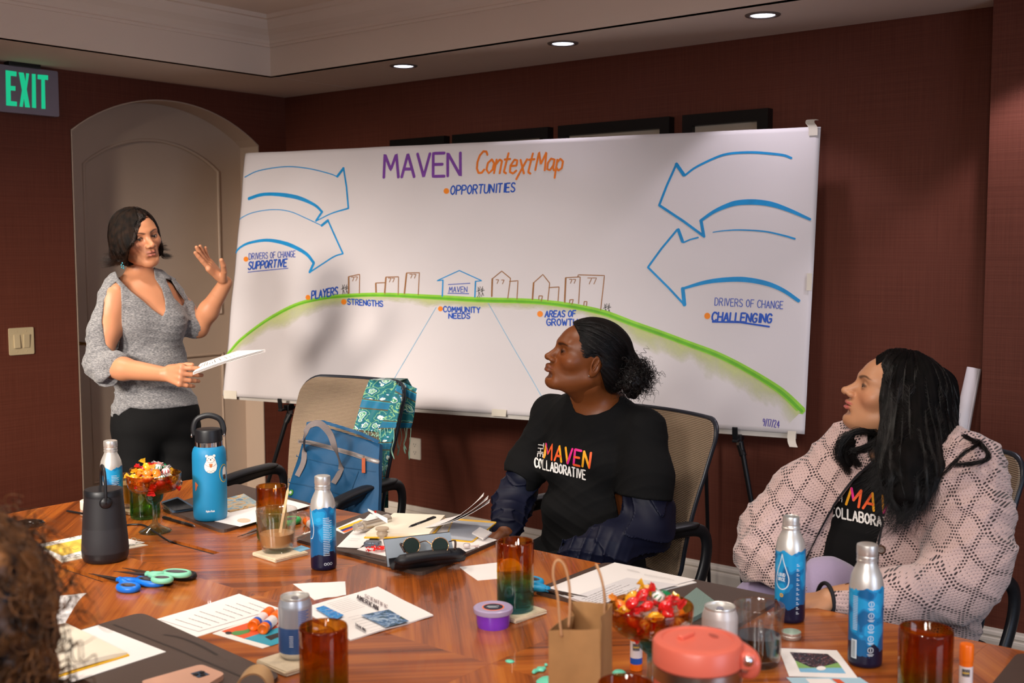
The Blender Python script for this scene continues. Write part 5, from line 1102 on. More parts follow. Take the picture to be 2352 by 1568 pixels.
hl_ = [J(1316, 724, 3.46), J(1323, 750, 3.42), J(1331, 772, 3.41), J(1328, 798, 3.41), J(1336, 820, 3.41), J(1360, 812, 3.40)]
hair_flow('hair_strands', hc2, hl_, [J(1440, 800, 3.46), J(1446, 815, 3.46), J(1446, 830, 3.46), J(1440, 845, 3.46), J(1435, 855, 3.45), J(1430, 860, 3.45)], 700, .0005, HB2, p2, .0014, .003, seg=18, seed=9, wav_=.0006)
rr = np.random.default_rng(12); cl = []; pc = J(1452, 872, 3.47)
for i in range(900):
    a = rr.normal(size=3); a /= np.linalg.norm(a); a = a*np.array([1, 1, .9])+np.array([.25, .15, -.15]); base_ = J(1446, 838, 3.49)*.45+pc*.55+rr.normal(size=3)*.012
    cl.append(curl(base_+a*.024, a, .022+.030*rr.random(), .0045+.003*rr.random(), 1.4+1.3*rr.random(), rr, 30))
strands('ponytail_curls', cl, .0009, HB2, p2, n=3, kind='stuff')
pb = SDF(); pb.ell(pc, (.036, .036, .042), None, .02); pb.cap(J(1448, 838, 3.49), pc, .026, .035, .02); pb.cap(pc, J(1452, 903, 3.47), .03, .016, .02); pb.disp(lambda X, Y, Z: (.0035*np.sin(X*190+np.sin(Z*60)*2)*np.sin(Z*170+Y*50)*np.sin(Y*180)).astype(np.float32)); cloth('ponytail', pb, [(*bb(pc, m=.085), .003)], HB2, p2)
g = G(); g.tube([J(1447, 832, 3.49)+.026*np.array([0, cos(a), sin(a)])*.9 for a in np.linspace(0, 2*pi, 21)[:-1]], .006, 8, closed=True); g.ob('hair_tie', BLK, p2, world=True, smooth=True)
g = G(); g.lathe([(0, -.0022), (.0018, -.0012), (.0022, 0), (.0018, .0012), (0, .0022)], 10, c=W2((-7.9, -.1, -3.5))); g.ob('stud_earring', mat('silver', '#d8d8d8', .15, metal=1), p2, world=True, smooth=True)

# ---- seated woman in the pink knitted jacket
p3 = person('seated person in pink knitted jacket with long straight black hair', J(2060, 1416, 3.05))
R3 = frame(-96, 20, 2); s3 = 1.02; O3 = J(2049, 913, 3.03); hd = SDF(); W3 = head(hd, O3, R3, s3, nose=1.25, lip=1.15, jaw=1.02, mouth=.30, eye=.22, cheek=1.05, ear=False)
B3 = frame(-46); nb = J(2070, 1035, 3.07); ch = J(2058, 1130, 3.05); wa = J(2022, 1280, 3.03); pe = J(2050, 1410, 3.08)
rs, re, rw = J(1955, 1060, 3.12), J(1775, 1235, 3.08), J(1815, 1380, 2.86); ls, le, lw = J(2215, 1085, 2.90), J(2205, 1340, 2.76), J(1905, 1376, 2.63)
hd.cap(W3((0, -2.6, -4)), nb, .050, .055, .03); hd.chain([W3((-1.5, 2.5, -8)), nb], [.03, .045], .04)
bd = SDF(); bd.cap(W3((0, -2.6, -6)), nb, .050, .056, .03); trunk(bd, B3, nb, ch, wa, pe, .168, 0, 1.1); bd.cap(rs, ls, .056, .056, .06); bd.cap(nb, ch, .085, .1, .07)
bd.chain([rs, re], [.052, .042], .03); bd.chain([re, rw], [.042, .028], .02); bd.chain([ls, le], [.052, .042], .03); bd.chain([le, lw], [.042, .0275], .02)
legs = [(pe+B3@np.array((.085, 0, -.03)), J(1748, 1395, 3.12), None), (pe+B3@np.array((-.06, 0, -.02)), J(1900, 1352, 2.93), None)]; kn = []
for h_, k_, _ in legs:
    a_ = np.array([k_[0]+.02, k_[1]-.05, .09]); kn.append((h_, k_, a_)); bd.chain([h_, k_, a_], [.08, .056, .038], .03); bd.cap(a_-[0, 0, .04], a_+np.array([-.1, -.1, -.055]), .036, .028, .02)
hL = SDF(); hL.cap(le*.15+lw*.85, lw, .0315, .0275, .01); tL = hand(hL, lw, J(1800, 1385, 2.62)-lw, np.array([0, 0, -1.]), 1, .172, curl=(.2, .25, .3, .35), thumb=(.5, .2), s=.97)
hR = SDF(); hR.cap(re*.15+rw*.85, rw, .0315, .0275, .01); tR = hand(hR, rw, J(1800, 1450, 2.72)-rw, np.array([0, -.3, -1.]), -1, .172, curl=(.3, .35, .4, .45), thumb=(.5, .2), s=.97)
parts = [(hd, [(*hbox(W3), .0021)]), (bd, [(*bb(nb, rs, ls, re, le, rw, lw, pe, m=.14), .006), (*bb(pe, *[x for q in kn for x in q], m=.1), .010)]), (hL, [(*bb(lw, *tL, le*.15+lw*.85, m=.03), .0023)]), (hR, [(*bb(rw, *tR, re*.2+rw*.8, m=.03), .0026)])]
SK3 = '#c08a66'; skin_mesh(p3, parts, SK3, face_paint(W3, R3, s3, SK3, '#b04a50', 1.1, '#3a2a20', blush='#c27c5c', bw=.9))
eyes(p3, W3, R3, s3, '#2a170e', gaze=(0, 10))
t3 = SDF(); trunk(t3, B3, nb, ch, wa, pe, .168, .012, 1.15, belly=.02); t3.cap(rs, ls, .062, .062, .06); t3.cap(nb-[0, 0, .03], ch, .095, .11, .07)
t3.disp(folds(ch, .006, [((.3, .3, 1), 44), ((-.8, .3, .5), 40)], 21)); t3.ell(J(1945, 1300, 2.82), (.05, .05, .055), None, .03); t3.cap(J(1880, 1275, 2.86), J(2010, 1290, 2.84), .02, .02, .02)
t3.poly([(1900, 900), (1990, 1000), (2000, 1062), (2050, 1075), (2110, 1050), (2140, 900)], 2.7, 3.08, .004)
ts3 = cloth('t_shirt', t3, [(*bb(nb, rs, ls, pe, m=.17), .005)], JERS, p3)
shirt_text(Proj([ts3]), p3, (1944, 1158), (2110, 1196), 40, (1908, 1184), (2072, 1220), 23, ((1926, 1120), (1922, 1150), (12, 2)), 6, 4, .2)
def knit(nt, b):
    """open knit: pale pink yarn with rows of dark holes laid out in diamonds"""
    tc = N(nt, 'TexCoord'); mp = N(nt, 'Mapping'); mp.inputs['Rotation'].default_value = (0, .25, .6); mp.inputs['Scale'].default_value = (1, .45, 1); nt.links.new(tc.outputs['Object'], mp.inputs[0])
    sp = N(nt, 'SeparateXYZ'); nt.links.new(mp.outputs[0], sp.inputs[0])
    def m(op, a, b_=None, c=None):
        n = N(nt, 'Math', operation=op)
        for i, v in enumerate((a, b_, c)):
            if v is None: continue
            if isinstance(v, (int, float)): n.inputs[i].default_value = v
            else: nt.links.new(v, n.inputs[i])
        return n.outputs[0]
    nz = N(nt, 'TexNoise'); nz.inputs['Scale'].default_value = 9; nt.links.new(tc.outputs['Object'], nz.inputs['Vector']); wob = m('MULTIPLY', nz.outputs[0], .035)
    u = m('ADD', sp.outputs[0], m('MULTIPLY', sp.outputs[1], .8)); u = m('ADD', u, wob); v = m('ADD', sp.outputs[2], wob)
    row = m('FLOOR', m('MULTIPLY', v, 150)); off_ = m('MULTIPLY', m('MODULO', row, 2), .5)
    fu = m('FRACT', m('ADD', m('MULTIPLY', u, 105), off_)); fv = m('FRACT', m('MULTIPLY', v, 150))
    du = m('MULTIPLY', m('SUBTRACT', fu, .5), .9); dv = m('MULTIPLY', m('SUBTRACT', fv, .5), 1.0); rr_ = m('ADD', m('POWER', m('ABSOLUTE', du), 2), m('POWER', m('ABSOLUTE', dv), 2))
    # diamond bands carry larger holes
    p = m('PINGPONG', m('ADD', u, v), .045); q = m('PINGPONG', m('SUBTRACT', u, v), .045); band = m('MINIMUM', p, q); big = m('LESS_THAN', band, .011)
    thr = m('ADD', .012, m('MULTIPLY', big, .085)); hole = m('LESS_THAN', rr_, thr)
    mx = N(nt, 'MixRGB'); mx.inputs[1].default_value = S('#c8aba6'); mx.inputs[2].default_value = S('#2c1d20'); nt.links.new(hole, mx.inputs[0]); nt.links.new(mx.outputs[0], b.inputs['Base Color'])
    bp = N(nt, 'Bump'); bp.inputs['Strength'].default_value = .9; bp.inputs['Distance'].default_value = .003; nt.links.new(m('SQRT', rr_), bp.inputs['Height']); nt.links.new(bp.outputs[0], b.inputs['Normal'])
KNIT = mat('pink_open_knit', '#d3b6b2', .9, tex=knit, var=(3, 0), sheen=.3)
jk = SDF(); trunk(jk, B3, nb, ch, wa, pe, .168, .034, 1.1, belly=.025, hipw=1.1); jk.cap(rs, ls, .085, .09, .06); jk.cap(nb-[0, 0, .05], ch, .11, .13, .07)
jk.chain([rs, J(1850, 1140, 3.10), J(1778, 1225, 3.08), J(1772, 1290, 3.02), J(1815, 1345, 2.93)], [.08, .088, .085, .078, .058], .04)
jk.chain([ls, J(2228, 1180, 2.84), J(2222, 1290, 2.78), J(2190, 1345, 2.76)], [.092, .092, .092, .08], .04); jk.chain([J(2190, 1345, 2.76), J(2060, 1372, 2.68), J(1920, 1378, 2.64)], [.078, .062, .040], .04); jk.cap(J(2210, 1370, 2.86), J(2170, 1430, 2.95), .07, .06, .05)
jk.disp(folds(ch, .008, [((.6, .3, .9), 26), ((-.7, .4, .8), 30), ((.9, .2, -.4), 34)], 31, .45)); jk.disp(folds(ch, .004, [((.3, .3, 1), 90), ((-.6, .4, .7), 75)], 35))
jk.poly([(1985, 900), (1995, 1040), (2002, 1064), (1960, 1105), (1915, 1165), (1880, 1225), (1853, 1285), (1850, 1345), (1890, 1358), (2005, 1352), (2010, 1290), (2012, 1250), (2026, 1200), (2050, 1130), (2110, 1050), (2130, 900)], 2.5, 3.03, .005)
jk.poly([(2000, 850), (1996, 1040), (2140, 1030), (2140, 850)], 2.6, 3.4, .005); jk.poly([(1700, 1392), (1790, 1392), (1830, 1330), (1876, 1330), (1884, 1366), (1898, 1400), (1898, 1500), (1700, 1500)], 2.4, 2.78, .003)
jk.poly([(1600, 1345), (1745, 1335), (1775, 1352), (1800, 1360), (1845, 1290), (1850, 1345), (1860, 1500), (1600, 1500)], 2.80, 3.3, .003)
cloth('jacket', jk, [(*bb(nb, rs, ls, J(1715, 1250, 3.05), J(2295, 1180, 2.8), lw, pe, m=.16), .0048)], KNIT, p3)
pj3 = Proj([o for o in p3.children if o.name.startswith('jacket')]); TRB = mat('black_braid', '#17141a', .8)
pj3.strokes('jacket_trim', [bez([(2004, 1062), (1962, 1102), (1917, 1162), (1882, 1224), (1850, 1290)], 5)+[-3, 0]], 5, TRB, p3, .002); pj3.strokes('jacket_trim', [bez([(2028, 1196), (2016, 1250), (2013, 1300), (2010, 1345)], 5)+[2, 0]], 6, TRB, p3, .002)
g = G(); cw = J(1896, 1377, 2.637); ax = J(2060, 1372, 2.68)-J(1920, 1378, 2.64); ax /= np.linalg.norm(ax); u_ = np.cross(ax, (0, 0, 1)); u_ /= np.linalg.norm(u_); v_ = np.cross(ax, u_)
g.tube([cw+(.037+.001*sin(3*a))*(u_*cos(a)+v_*sin(a)) for a in np.linspace(0, 2*pi, 33)[:-1]], .0048, 8, closed=True); g.ob('cuff_trim', TRB, p3, world=True, smooth=True)
bp3 = pj3.at(2024, 1262)
if bp3: g = G(); z_ = Vector(bp3[1]).to_track_quat('Z', 'Y').to_matrix(); g.lathe([(0, .004), (.006, .0035), (.0105, .004), (.0115, .002), (.0115, 0)], 20, c=bp3[0], R=np.array(z_)); g.ob('jacket_button', mat('horn_button', '#4a3020', .35), p3, world=True, smooth=True)
LAV = mat('lavender_corduroy', '#a394b4', .85, bump=(160, .4), sheen=.3); pn = SDF()
for h_, k_, a_ in kn: pn.chain([h_, k_, a_], [.098, .075, .056], .03)
pn.ell(pe, (.18, .14, .11), B3, .04); pn.disp(folds(pe, .005, [((1, .3, .4), 50)], 7)); cloth('trousers', pn, [(*bb(pe, *[x for q in kn for x in q], m=.14), .007)], LAV, p3)
# long hair
HB3 = hairmat('black_straight_hair', '#040303', '#120c0c', .42); HB3b = hairmat('black_straight_hair_mass', '#040303', '#0c0808', .75, .12); k3 = .01*s3; h3 = SDF()
h3.ell(W3((0, -1.6, 3.9)), np.array((8.6, 10.6, 9.4))*k3, R3, .02); h3.ell(W3((0, -5, -2.5)), np.array((8.0, 7.2, 9.0))*k3, R3, .03)
h3.chain([J(2105, 900, 2.98), J(2100, 1000, 2.93), J(2092, 1080, 2.83), J(2084, 1140, 2.79), J(2068, 1195, 2.80)], [.088, .082, .062, .040, .010], .02)
h3.chain([J(2140, 900, 3.05), J(2142, 1000, 2.96), J(2135, 1080, 2.86), J(2108, 1160, 2.80)], [.066, .060, .044, .012], .02); h3.chain([J(2050, 930, 2.98), J(2048, 1030, 2.90), J(2050, 1100, 2.82)], [.045, .040, .03], .02)
h3.chain([J(2005, 1000, 3.03), J(1962, 1008, 3.02), J(1942, 1035, 3.00), J(1950, 1062, 2.98)], [.026, .022, .019, .010], .015)
h3.disp(grooves(J(2090, 950, 3.05), R3, .0016, 30, 2, (0.02, 0, 1))); h3.disp(grooves(J(2090, 950, 3.05), R3, .0022, 9, 5, (0.02, 0, 1)))
h3.poly([(1850, 700), (2006, 700), (2011, 795), (2012, 860), (2017, 890), (2023, 930), (2024, 962), (2018, 1003), (1990, 992), (1930, 985), (1850, 985)], 2.5, 3.6, .003)
hb3 = cloth('hair', h3, [(*bb(*[W3((a, b, c)) for a in (-11, 11) for b in (-15, 12) for c in (-12, 14)], J(2075, 1240, 2.7), J(1915, 1050, 3.0), J(2170, 1100, 2.9), m=.04), .0034)], HB3b, p3)
def lend(p, t, rr):
    L = .02+.05*rr.random(); u = np.linspace(.15, 1, 6)[:, None]; return p+u*L*np.array([.1, 0, -1.])+u**2*L*(RC[0]*(-.5+rr.normal()*.35))+rr.normal(size=3)*.002*u
cr = [W3((.5, 5.6, 12.0)), W3((.5, 3, 12.8)), W3((.5, -2, 13.2)), W3((.5, -9, 11))]
hair_flow('hair_strands', hb3, cr, [J(2022, 1010, 2.90), J(2040, 1120, 2.80), J(2060, 1195, 2.76), J(2100, 1180, 2.75), J(2140, 1110, 2.79), J(2180, 1000, 2.93), J(2188, 960, 3.0)], 2300, .00045, HB3, p3, .0016, .004, seg=26, tail=lend, seed=14, wav_=.0009)
rr = np.random.default_rng(5); cl = []
for i in range(320):
    j = rr.normal(size=(5, 2))*[5, 4]; dd = 2.98-.03*rr.random(); P = [(2010, 995), (1975, 990), (1935, 1010), (1925, 1045), (1950, 1085)] if i % 2 else [(2015, 1010), (1985, 1030), (1955, 1040), (1975, 1070), (2010, 1060)]
    cl.append(bez([J(x+a, y+b, dd) for (x, y), (a, b) in zip(P, j)], 5))
for i in range(110):
    j = rr.normal(size=(6, 2))*[3, 3.5]; P = [(2170, 985), (2215, 1003), (2255, 1022), (2270, 1050), (2240, 1063), (2190, 1068)] if i % 3 else [(2175, 1005), (2225, 1012), (2245, 1020), (2215, 1040), (2180, 1075), (2160, 1095)]
    cl.append(bez([J(x+a, y+b, d-.02*rr.random()) for (x, y), (a, b), d in zip(P, j, (2.98, 2.87, 2.80, 2.77, 2.78, 2.80))], 5))
strands('stray_locks', cl, .0007, HB3, p3, n=3, kind='stuff')

# ---- person in the foreground at the left edge, seen from behind: a head of loose brown curls
p4 = person('person with loose brown curls cut off by the bottom left corner, seen from behind', (-1.36, .56))
O4 = J(-118, 1425, 1.32); R4 = frame(150, 0, 0); hd = SDF(); W4 = head(hd, O4, R4, 1., ear=True); nb = O4+np.array([0, 0, -.19]); ch = nb+[0, 0, -.16]; wa = ch+[0, 0, -.2]; pe = wa+[0, 0, -.16]
B4 = frame(165); f4 = B4[:, 1]; hd.cap(W4((0, -2, -5)), nb, .055, .062, .03); bd = SDF(); bd.cap(W4((0, -2, -6)), nb, .055, .062, .03); trunk(bd, B4, nb, ch, wa, pe, .16, 0, 1.); rs = nb+B4@np.array((.17, 0, -.06)); ls = nb+B4@np.array((-.17, 0, -.06)); bd.cap(rs, ls, .055, .055, .06)
for s_, q in ((rs, 1), (ls, -1)): e_ = s_+B4@np.array((q*.04, .04, -.27)); w_ = e_+B4@np.array((-q*.06, .22, -.02)); bd.chain([s_, e_, w_], [.05, .04, .028], .02); hh = SDF(); tp_ = hand(hh, w_, f4, (0, 0, -1), q, .17); bd.P += hh.P
for q in (-1, 1): h_ = pe+B4@np.array((q*.085, 0, -.04)); k_ = h_+f4*.42; a_ = np.array([k_[0], k_[1], .09]); bd.chain([h_, k_, a_], [.085, .058, .038], .03); bd.cap(a_-[0, 0, .04], a_+f4*.13-[0, 0, .05], .036, .028, .02)
skin_mesh(p4, [(hd, [(*hbox(W4), .004)]), (bd, [(*bb(nb, rs, ls, pe-[0, 0, .5], pe+f4*.6, m=.2), .009)])], '#a8714e', face_paint(W4, R4, 1., '', '#a5504a', 1., '#2a1a14'))
eyes(p4, W4, R4, 1.); sw = SDF(); trunk(sw, B4, nb, ch, wa, pe, .16, .02, 1.); sw.cap(rs, ls, .07, .07, .06)
for s_, q in ((rs, 1), (ls, -1)): e_ = s_+B4@np.array((q*.04, .04, -.27)); w_ = e_+B4@np.array((-q*.06, .22, -.02)); sw.chain([s_, e_, w_], [.065, .055, .042], .03)
cloth('sweater', sw, [(*bb(nb, rs, ls, pe+f4*.2, m=.15), .009)], mat('dark_sweater', '#1c1a1e', .9), p4)
pn = SDF()
for q in (-1, 1): h_ = pe+B4@np.array((q*.085, 0, -.04)); k_ = h_+f4*.42; a_ = np.array([k_[0], k_[1], .09]); pn.chain([h_, k_, a_], [.1, .072, .052], .03)
pn.ell(pe, (.18, .14, .12), B4, .04); cloth('trousers', pn, [(*bb(pe-[0, 0, .5], pe+f4*.5, m=.2), .012)], BLKF, p4)
HB4 = hairmat('brown_curly_hair', '#1c100a', '#8a5a34', .4); pb = SDF(); pb.ell(O4+[0, 0, .01], (.118, .118, .125), None, .02); pb.ell(O4+[0, 0, -.10], (.115, .115, .13), None, .03); pb.disp(lambda X, Y, Z: (.008*np.sin(X*85+np.sin(Z*40)*2)*np.sin(Z*80+Y*30)*np.sin(Y*90)).astype(np.float32))
pb.ell(W4((0, 11, -3)), (.055, .05, .085), R4, .02, 's'); cloth('hair', pb, [(*bb(O4, m=.25), .006)], HB4, p4); cl = []; rr = np.random.default_rng(44)
while len(cl) < 1500:
    a = rr.normal(size=3); a /= np.linalg.norm(a)
    if a@R4[:, 1] > .72 and a[2] < .4: continue
    q = O4+np.array([0, 0, -.045])+a*np.array([.112, .112, .155]); cl.append(curl(q, a+np.array([0, 0, -.5]), .03+.045*rr.random(), .006+.005*rr.random(), 1.5+1.5*rr.random(), rr, 20))
strands('hair_curls', cl, .0011, HB4, p4, n=3, kind='stuff')
ch5 = chair('mesh office chair under the curly-haired person at the bottom left', (pe[0], pe[1]), math.atan2(f4[1], f4[0])+pi/2, .98)

# ------------------------------------------------------------------ things on the table
def Tb(x, yb, r, dz=0.):
    P = T(x, yb, dz); d = P-CAM; d[2] = 0; d /= np.linalg.norm(d); return P+d*r
def quad_thing(name, lbl, cat, Q, dz, th, m, group=None, nm='sheet', wave=0., rnd=0.):
    """flat sheet given by its outline in the picture, lying at height dz above the table"""
    P = np.array([T(x, y, dz) for x, y in Q]); c = P.mean(0); t = thing(name, lbl, cat, (c[0], c[1], TZ+dz), 0, group)
    if wave and len(Q) == 4:
        n = 10; A = np.array([[P[0]*(1-u)*(1-v)+P[1]*u*(1-v)+P[2]*u*v+P[3]*(1-u)*v+np.array([0, 0, wave*(abs(sin(u*5+v*3))**2)*(u*(1-u)+v*(1-v)+.2*(u+v))]) for v in np.linspace(0, 1, n)] for u in np.linspace(0, 1, n)])
        g = G(); s_ = np.cross(P[1]-P[0], P[3]-P[0])[2]; A = A if s_ > 0 else A[:, ::-1]; g.slab(A, th); g.ob(nm, m, t, world=True, smooth='auto'); return t
    if rnd:
        out = []
        for i in range(len(P)):
            a, b, d = P[i-1], P[i], P[(i+1) % len(P)]; u = (a-b)/np.linalg.norm(a-b); v = (d-b)/np.linalg.norm(d-b)
            for k in range(6): s_ = k/5; out.append(b+u*rnd*(1-s_)**2+v*rnd*s_**2)
        P = np.array(out)
    g = G(); g.prism(P[:, :2], TZ+dz, TZ+dz+th); g.ob(nm, m, t, world=True); return t
def lines_on(t, Q, dz, rows, m, w_=.0012, u0=.1, u1=.9, v0=.12, v1=.9, seed=0, words=True, ragged=.3):
    """rows of small print on a quad: rows run along its first edge"""
    r = np.random.default_rng(seed); g = G(); P = [T(x, y, dz) for x, y in Q]
    for k in range(rows):
        v = v0+(v1-v0)*k/max(1, rows-1); u = u0; end = u1-(r.random()*ragged if ragged else 0)
        while u < end:
            L = .03+.06*r.random() if words else end-u; a, b = bil(P, u, v), bil(P, min(end, u+L), v); ribbon(g, np.array([a, b]), (0, 0, 1), w_); u += L+.02
    g.ob('printed_lines', m, t, world=True, kind='stuff')
def patch(t, name, Q, dz, m):
    P = [T(x, y, dz) for x, y in Q]; g = G(); n = len(P); s_ = np.cross(P[1]-P[0], P[2]-P[0])[2]; g.add(P, [list(range(n)) if s_ > 0 else list(range(n))[::-1]]); return g.ob(name, m, t, world=True)
def clear(name, col='#ffffff', rough=.02, zr=None, ior=1.46, thin=.72):
    """thin blown glass: mostly straight-through tint, some refraction, a fresnel gloss on top"""
    if name in MATS: return MATS[name]
    m = bpy.data.materials.new(name); m.use_nodes = True; nt = m.node_tree; nt.nodes.remove(nt.nodes['Principled BSDF']); out = nt.nodes['Material Output']; MATS[name] = m
    tr = N(nt, 'BsdfTransparent'); gl = N(nt, 'BsdfGlass'); gl.inputs['Roughness'].default_value = rough; gl.inputs['IOR'].default_value = ior; go = N(nt, 'BsdfGlossy'); go.inputs['Roughness'].default_value = .04
    lt = lambda c: tuple(v**.42 for v in S(c)[:3])+(1,)
    if zr:
        tc = N(nt, 'TexCoord'); sp = N(nt, 'SeparateXYZ'); nt.links.new(tc.outputs['Object'], sp.inputs[0]); n = N(nt, 'TexNoise'); n.inputs['Scale'].default_value = 18; nt.links.new(tc.outputs['Object'], n.inputs['Vector'])
        a = N(nt, 'Math', operation='MULTIPLY_ADD', i1=.03); nt.links.new(n.outputs[0], a.inputs[0]); nt.links.new(sp.outputs[2], a.inputs[2]); z0, z1 = zr[0][0], zr[-1][0]; mr = N(nt, 'MapRange', i1=z0, i2=z1); nt.links.new(a.outputs[0], mr.inputs[0])
        c = ramp(nt, mr.outputs[0], [((z-z0)/(z1-z0), lt(q)) for z, q in zr]); nt.links.new(c, tr.inputs[0]); nt.links.new(c, gl.inputs[0])
    else: tr.inputs[0].default_value = lt(col); gl.inputs[0].default_value = lt(col)
    m1 = N(nt, 'MixShader', i0=thin); nt.links.new(gl.outputs[0], m1.inputs[1]); nt.links.new(tr.outputs[0], m1.inputs[2]); lw = N(nt, 'LayerWeight'); lw.inputs[0].default_value = .5; pw = N(nt, 'Math', operation='POWER', i1=3.5); nt.links.new(lw.outputs['Facing'], pw.inputs[0]); ma = N(nt, 'Math', operation='MULTIPLY_ADD', i1=.55, i2=.035); nt.links.new(pw.outputs[0], ma.inputs[0]); m2 = N(nt, 'MixShader'); nt.links.new(ma.outputs[0], m2.inputs[0]); nt.links.new(m1.outputs[0], m2.inputs[1]); nt.links.new(go.outputs[0], m2.inputs[2]); nt.links.new(m2.outputs[0], out.inputs[0]); return m
PAD = mat('brown_leather', '#4a3a33', .5, bump=(350, .25), var=(30, .04)); PADE = mat('dark_leather_edge', '#2a1f1b', .5)
# --- leather desk pads
def desk_pad(lbl, Q, inner=None, ridge=None, slot=None):
    t = quad_thing('desk_pad', lbl, 'desk pad', Q, .0, .009, PAD, 'brown leather desk pads', 'pad', rnd=.03)
    if ridge: flat_strokes('groove', [ridge], TZ+.0093, .006, PADE, t)
    if slot is not None: flat_strokes('pen_slot', [slot], TZ+.0094, .007, PADE, t)
    return t
desk_pad('brown leather desk pad under the blue water bottle', [(369, 1172), (511, 1225), (716, 1162), (545, 1116)])
desk_pad('brown leather desk pad under the open notebook and sunglasses case', [(674, 1243), (968, 1324), (1146, 1246), (860, 1176)], slot=bez([(775, 1264), (830, 1275), (882, 1287)], 6))
desk_pad('brown leather desk pad under the printed pages in front of the pink jacket', [(1222, 1363), (1650, 1470), (1800, 1380), (1392, 1297)])
desk_pad('brown leather desk pad with curved pen slot beside the foreground curls', [(60, 1492), (324, 1414), (650, 1562), (380, 1680)], ridge=[(262, 1434), (400, 1488), (560, 1556)], slot=bez([(378, 1457), (415, 1464), (460, 1482), (498, 1503)], 6))
desk_pad('corner of a brown leather desk pad in the bottom right corner', [(2262, 1600), (2338, 1506), (2600, 1560), (2560, 1680)])
PZD = .0095
# --- papers
PHOTO1 = mat('swirl_print', '#7fa0b8', .5, tex=lambda nt, b: nt.links.new(ramp(nt, (lambda n: (n.inputs.__getitem__('Scale').__setattr__('default_value', 26), n.inputs.__getitem__('Distortion').__setattr__('default_value', 3), n.outputs[0])[2])(N(nt, 'TexNoise')), [(.3, '#3f6c94'), (.45, '#8fb3c4'), (.55, '#e0b070'), (.7, '#5a5246')]), b.inputs['Base Color']))
def noisecol(name, stops, scale, dist=2.):
    def f(nt, b):
        tc = N(nt, 'TexCoord'); n = N(nt, 'TexNoise'); n.inputs['Scale'].default_value = scale; n.inputs['Distortion'].default_value = dist; n.inputs['Detail'].default_value = 3; nt.links.new(tc.outputs['Object'], n.inputs['Vector']); nt.links.new(ramp(nt, n.outputs[0], stops), b.inputs['Base Color'])
    return mat(name, '#888888', .5, tex=f, var=(3, 0))
t = quad_thing('printed_page', 'white page lying on the desk pad behind the blue water bottle', 'paper', [(470, 1192), (552, 1209), (713, 1161), (628, 1139)], PZD, .001, PAPW); patch(t, 'emblem', [(560+16*cos(a), 1195+5*sin(a)) for a in np.linspace(0, 6.28, 13)[:-1]], PZD+.0014, mat('pale_orange_print', '#dcb8a0', .7))
quad_thing('postcard', 'colourful swirl-print booklet between the blue water bottle and amber tumbler', 'booklet', [(470, 1160), (528, 1176), (600, 1160), (560, 1136)], PZD+.0015, .004, noisecol('swirl_art', [(.3, '#3f6c94'), (.45, '#9db8c0'), (.55, '#d8b07a'), (.72, '#56503f')], 22))
t = quad_thing('smartphone', 'black smartphone lying face up beside the blue water bottle', 'phone', [(369, 1158), (396, 1178), (450, 1170), (408, 1146)], PZD+.001, .008, mat('phone_edge', '#5f7a96', .3, metal=.6), nm='case', rnd=.01); patch(t, 'screen', [(373, 1155), (398, 1172.5), (445, 1166), (408, 1143.5)], PZD+.0095, mat('dark_screen', '#07080a', .06, spec=.7))
def pen(lbl, a, b, dz, m, r=.0045, clip=True, name='pen'):
    A = T(*a, dz+r); B = T(*b, dz+r); t = thing(name, lbl, 'pen', A); d = (B-A); L = np.linalg.norm(d); d /= L
    g = G(); g.tube([A, A+d*.004, A+d*(L-.02), B-d*.012], [r*.7, r, r, r*.85], 12); g.ob('barrel', m, t, world=True, smooth='auto')
    g = G(); g.tube([B-d*.012, B-d*.003, B], [r*.8, r*.35, .0006], 12); g.ob('tip', STL, t, world=True, smooth=True)
    if clip: g = G(); g.tube([A+d*.008+[0, 0, r*1.2], A+d*.045+[0, 0, r*1.2]], .0011, 6); g.ob('clip', STL, t, world=True); g = G(); [g.tube([A+d*(L*.62+i*.006), A+d*(L*.62+i*.006+.002)], r*1.05, 12) for i in range(3)]; g.ob('rings', STL, t, world=True, kind='stuff')
    return t
BPM = mat('pen_black', '#141416', .35); pen('black ballpoint pen lying beside the pad of the blue water bottle', (374, 1188), (448, 1208), 0, BPM); pen('black ballpoint pen lying on the open notebook page', (1000, 1188), (938, 1211), PZD+.012, BPM)
Q1 = [(347, 1426), (452, 1463), (640, 1404), (552, 1366)]; Q2 = [(369, 1423), (456, 1450), (640, 1397), (549, 1364)]
quad_thing('paper_sheet', 'lower blank white sheet under the handwritten-style letter', 'paper', Q1, 0, .001, PAPW)
t = quad_thing('letter_page', 'white letter page with dark edge left of the orange glue sticks', 'paper', Q2, .0015, .0012, PAPW); lines_on(t, [Q2[1], Q2[0], Q2[3], Q2[2]], .0035, 9, INK, .0014, .12, .85, .1, .9, 3)
flat_strokes('page_edge', [[Q2[0], Q2[1], Q2[2]]], TZ+.0012, .0022, BPM, t)
Q = [(488, 1455), (603, 1489), (752, 1442), (640, 1398)]
t = quad_thing('art_card', 'card printed with an orange and teal cut-paper scene beside the blue can', 'card', Q, .0005, .0008, mat('card_white', '#e6e0da', .6))
patch(t, 'orange_panel', [(508, 1449), (560, 1466), (640, 1440), (600, 1420)], .0015, mat('print_orange', '#d8552a', .6)); patch(t, 'teal_panel', [(560, 1466), (622, 1483), (700, 1456), (640, 1440)], .0015, mat('print_teal', '#2a94ac', .6))
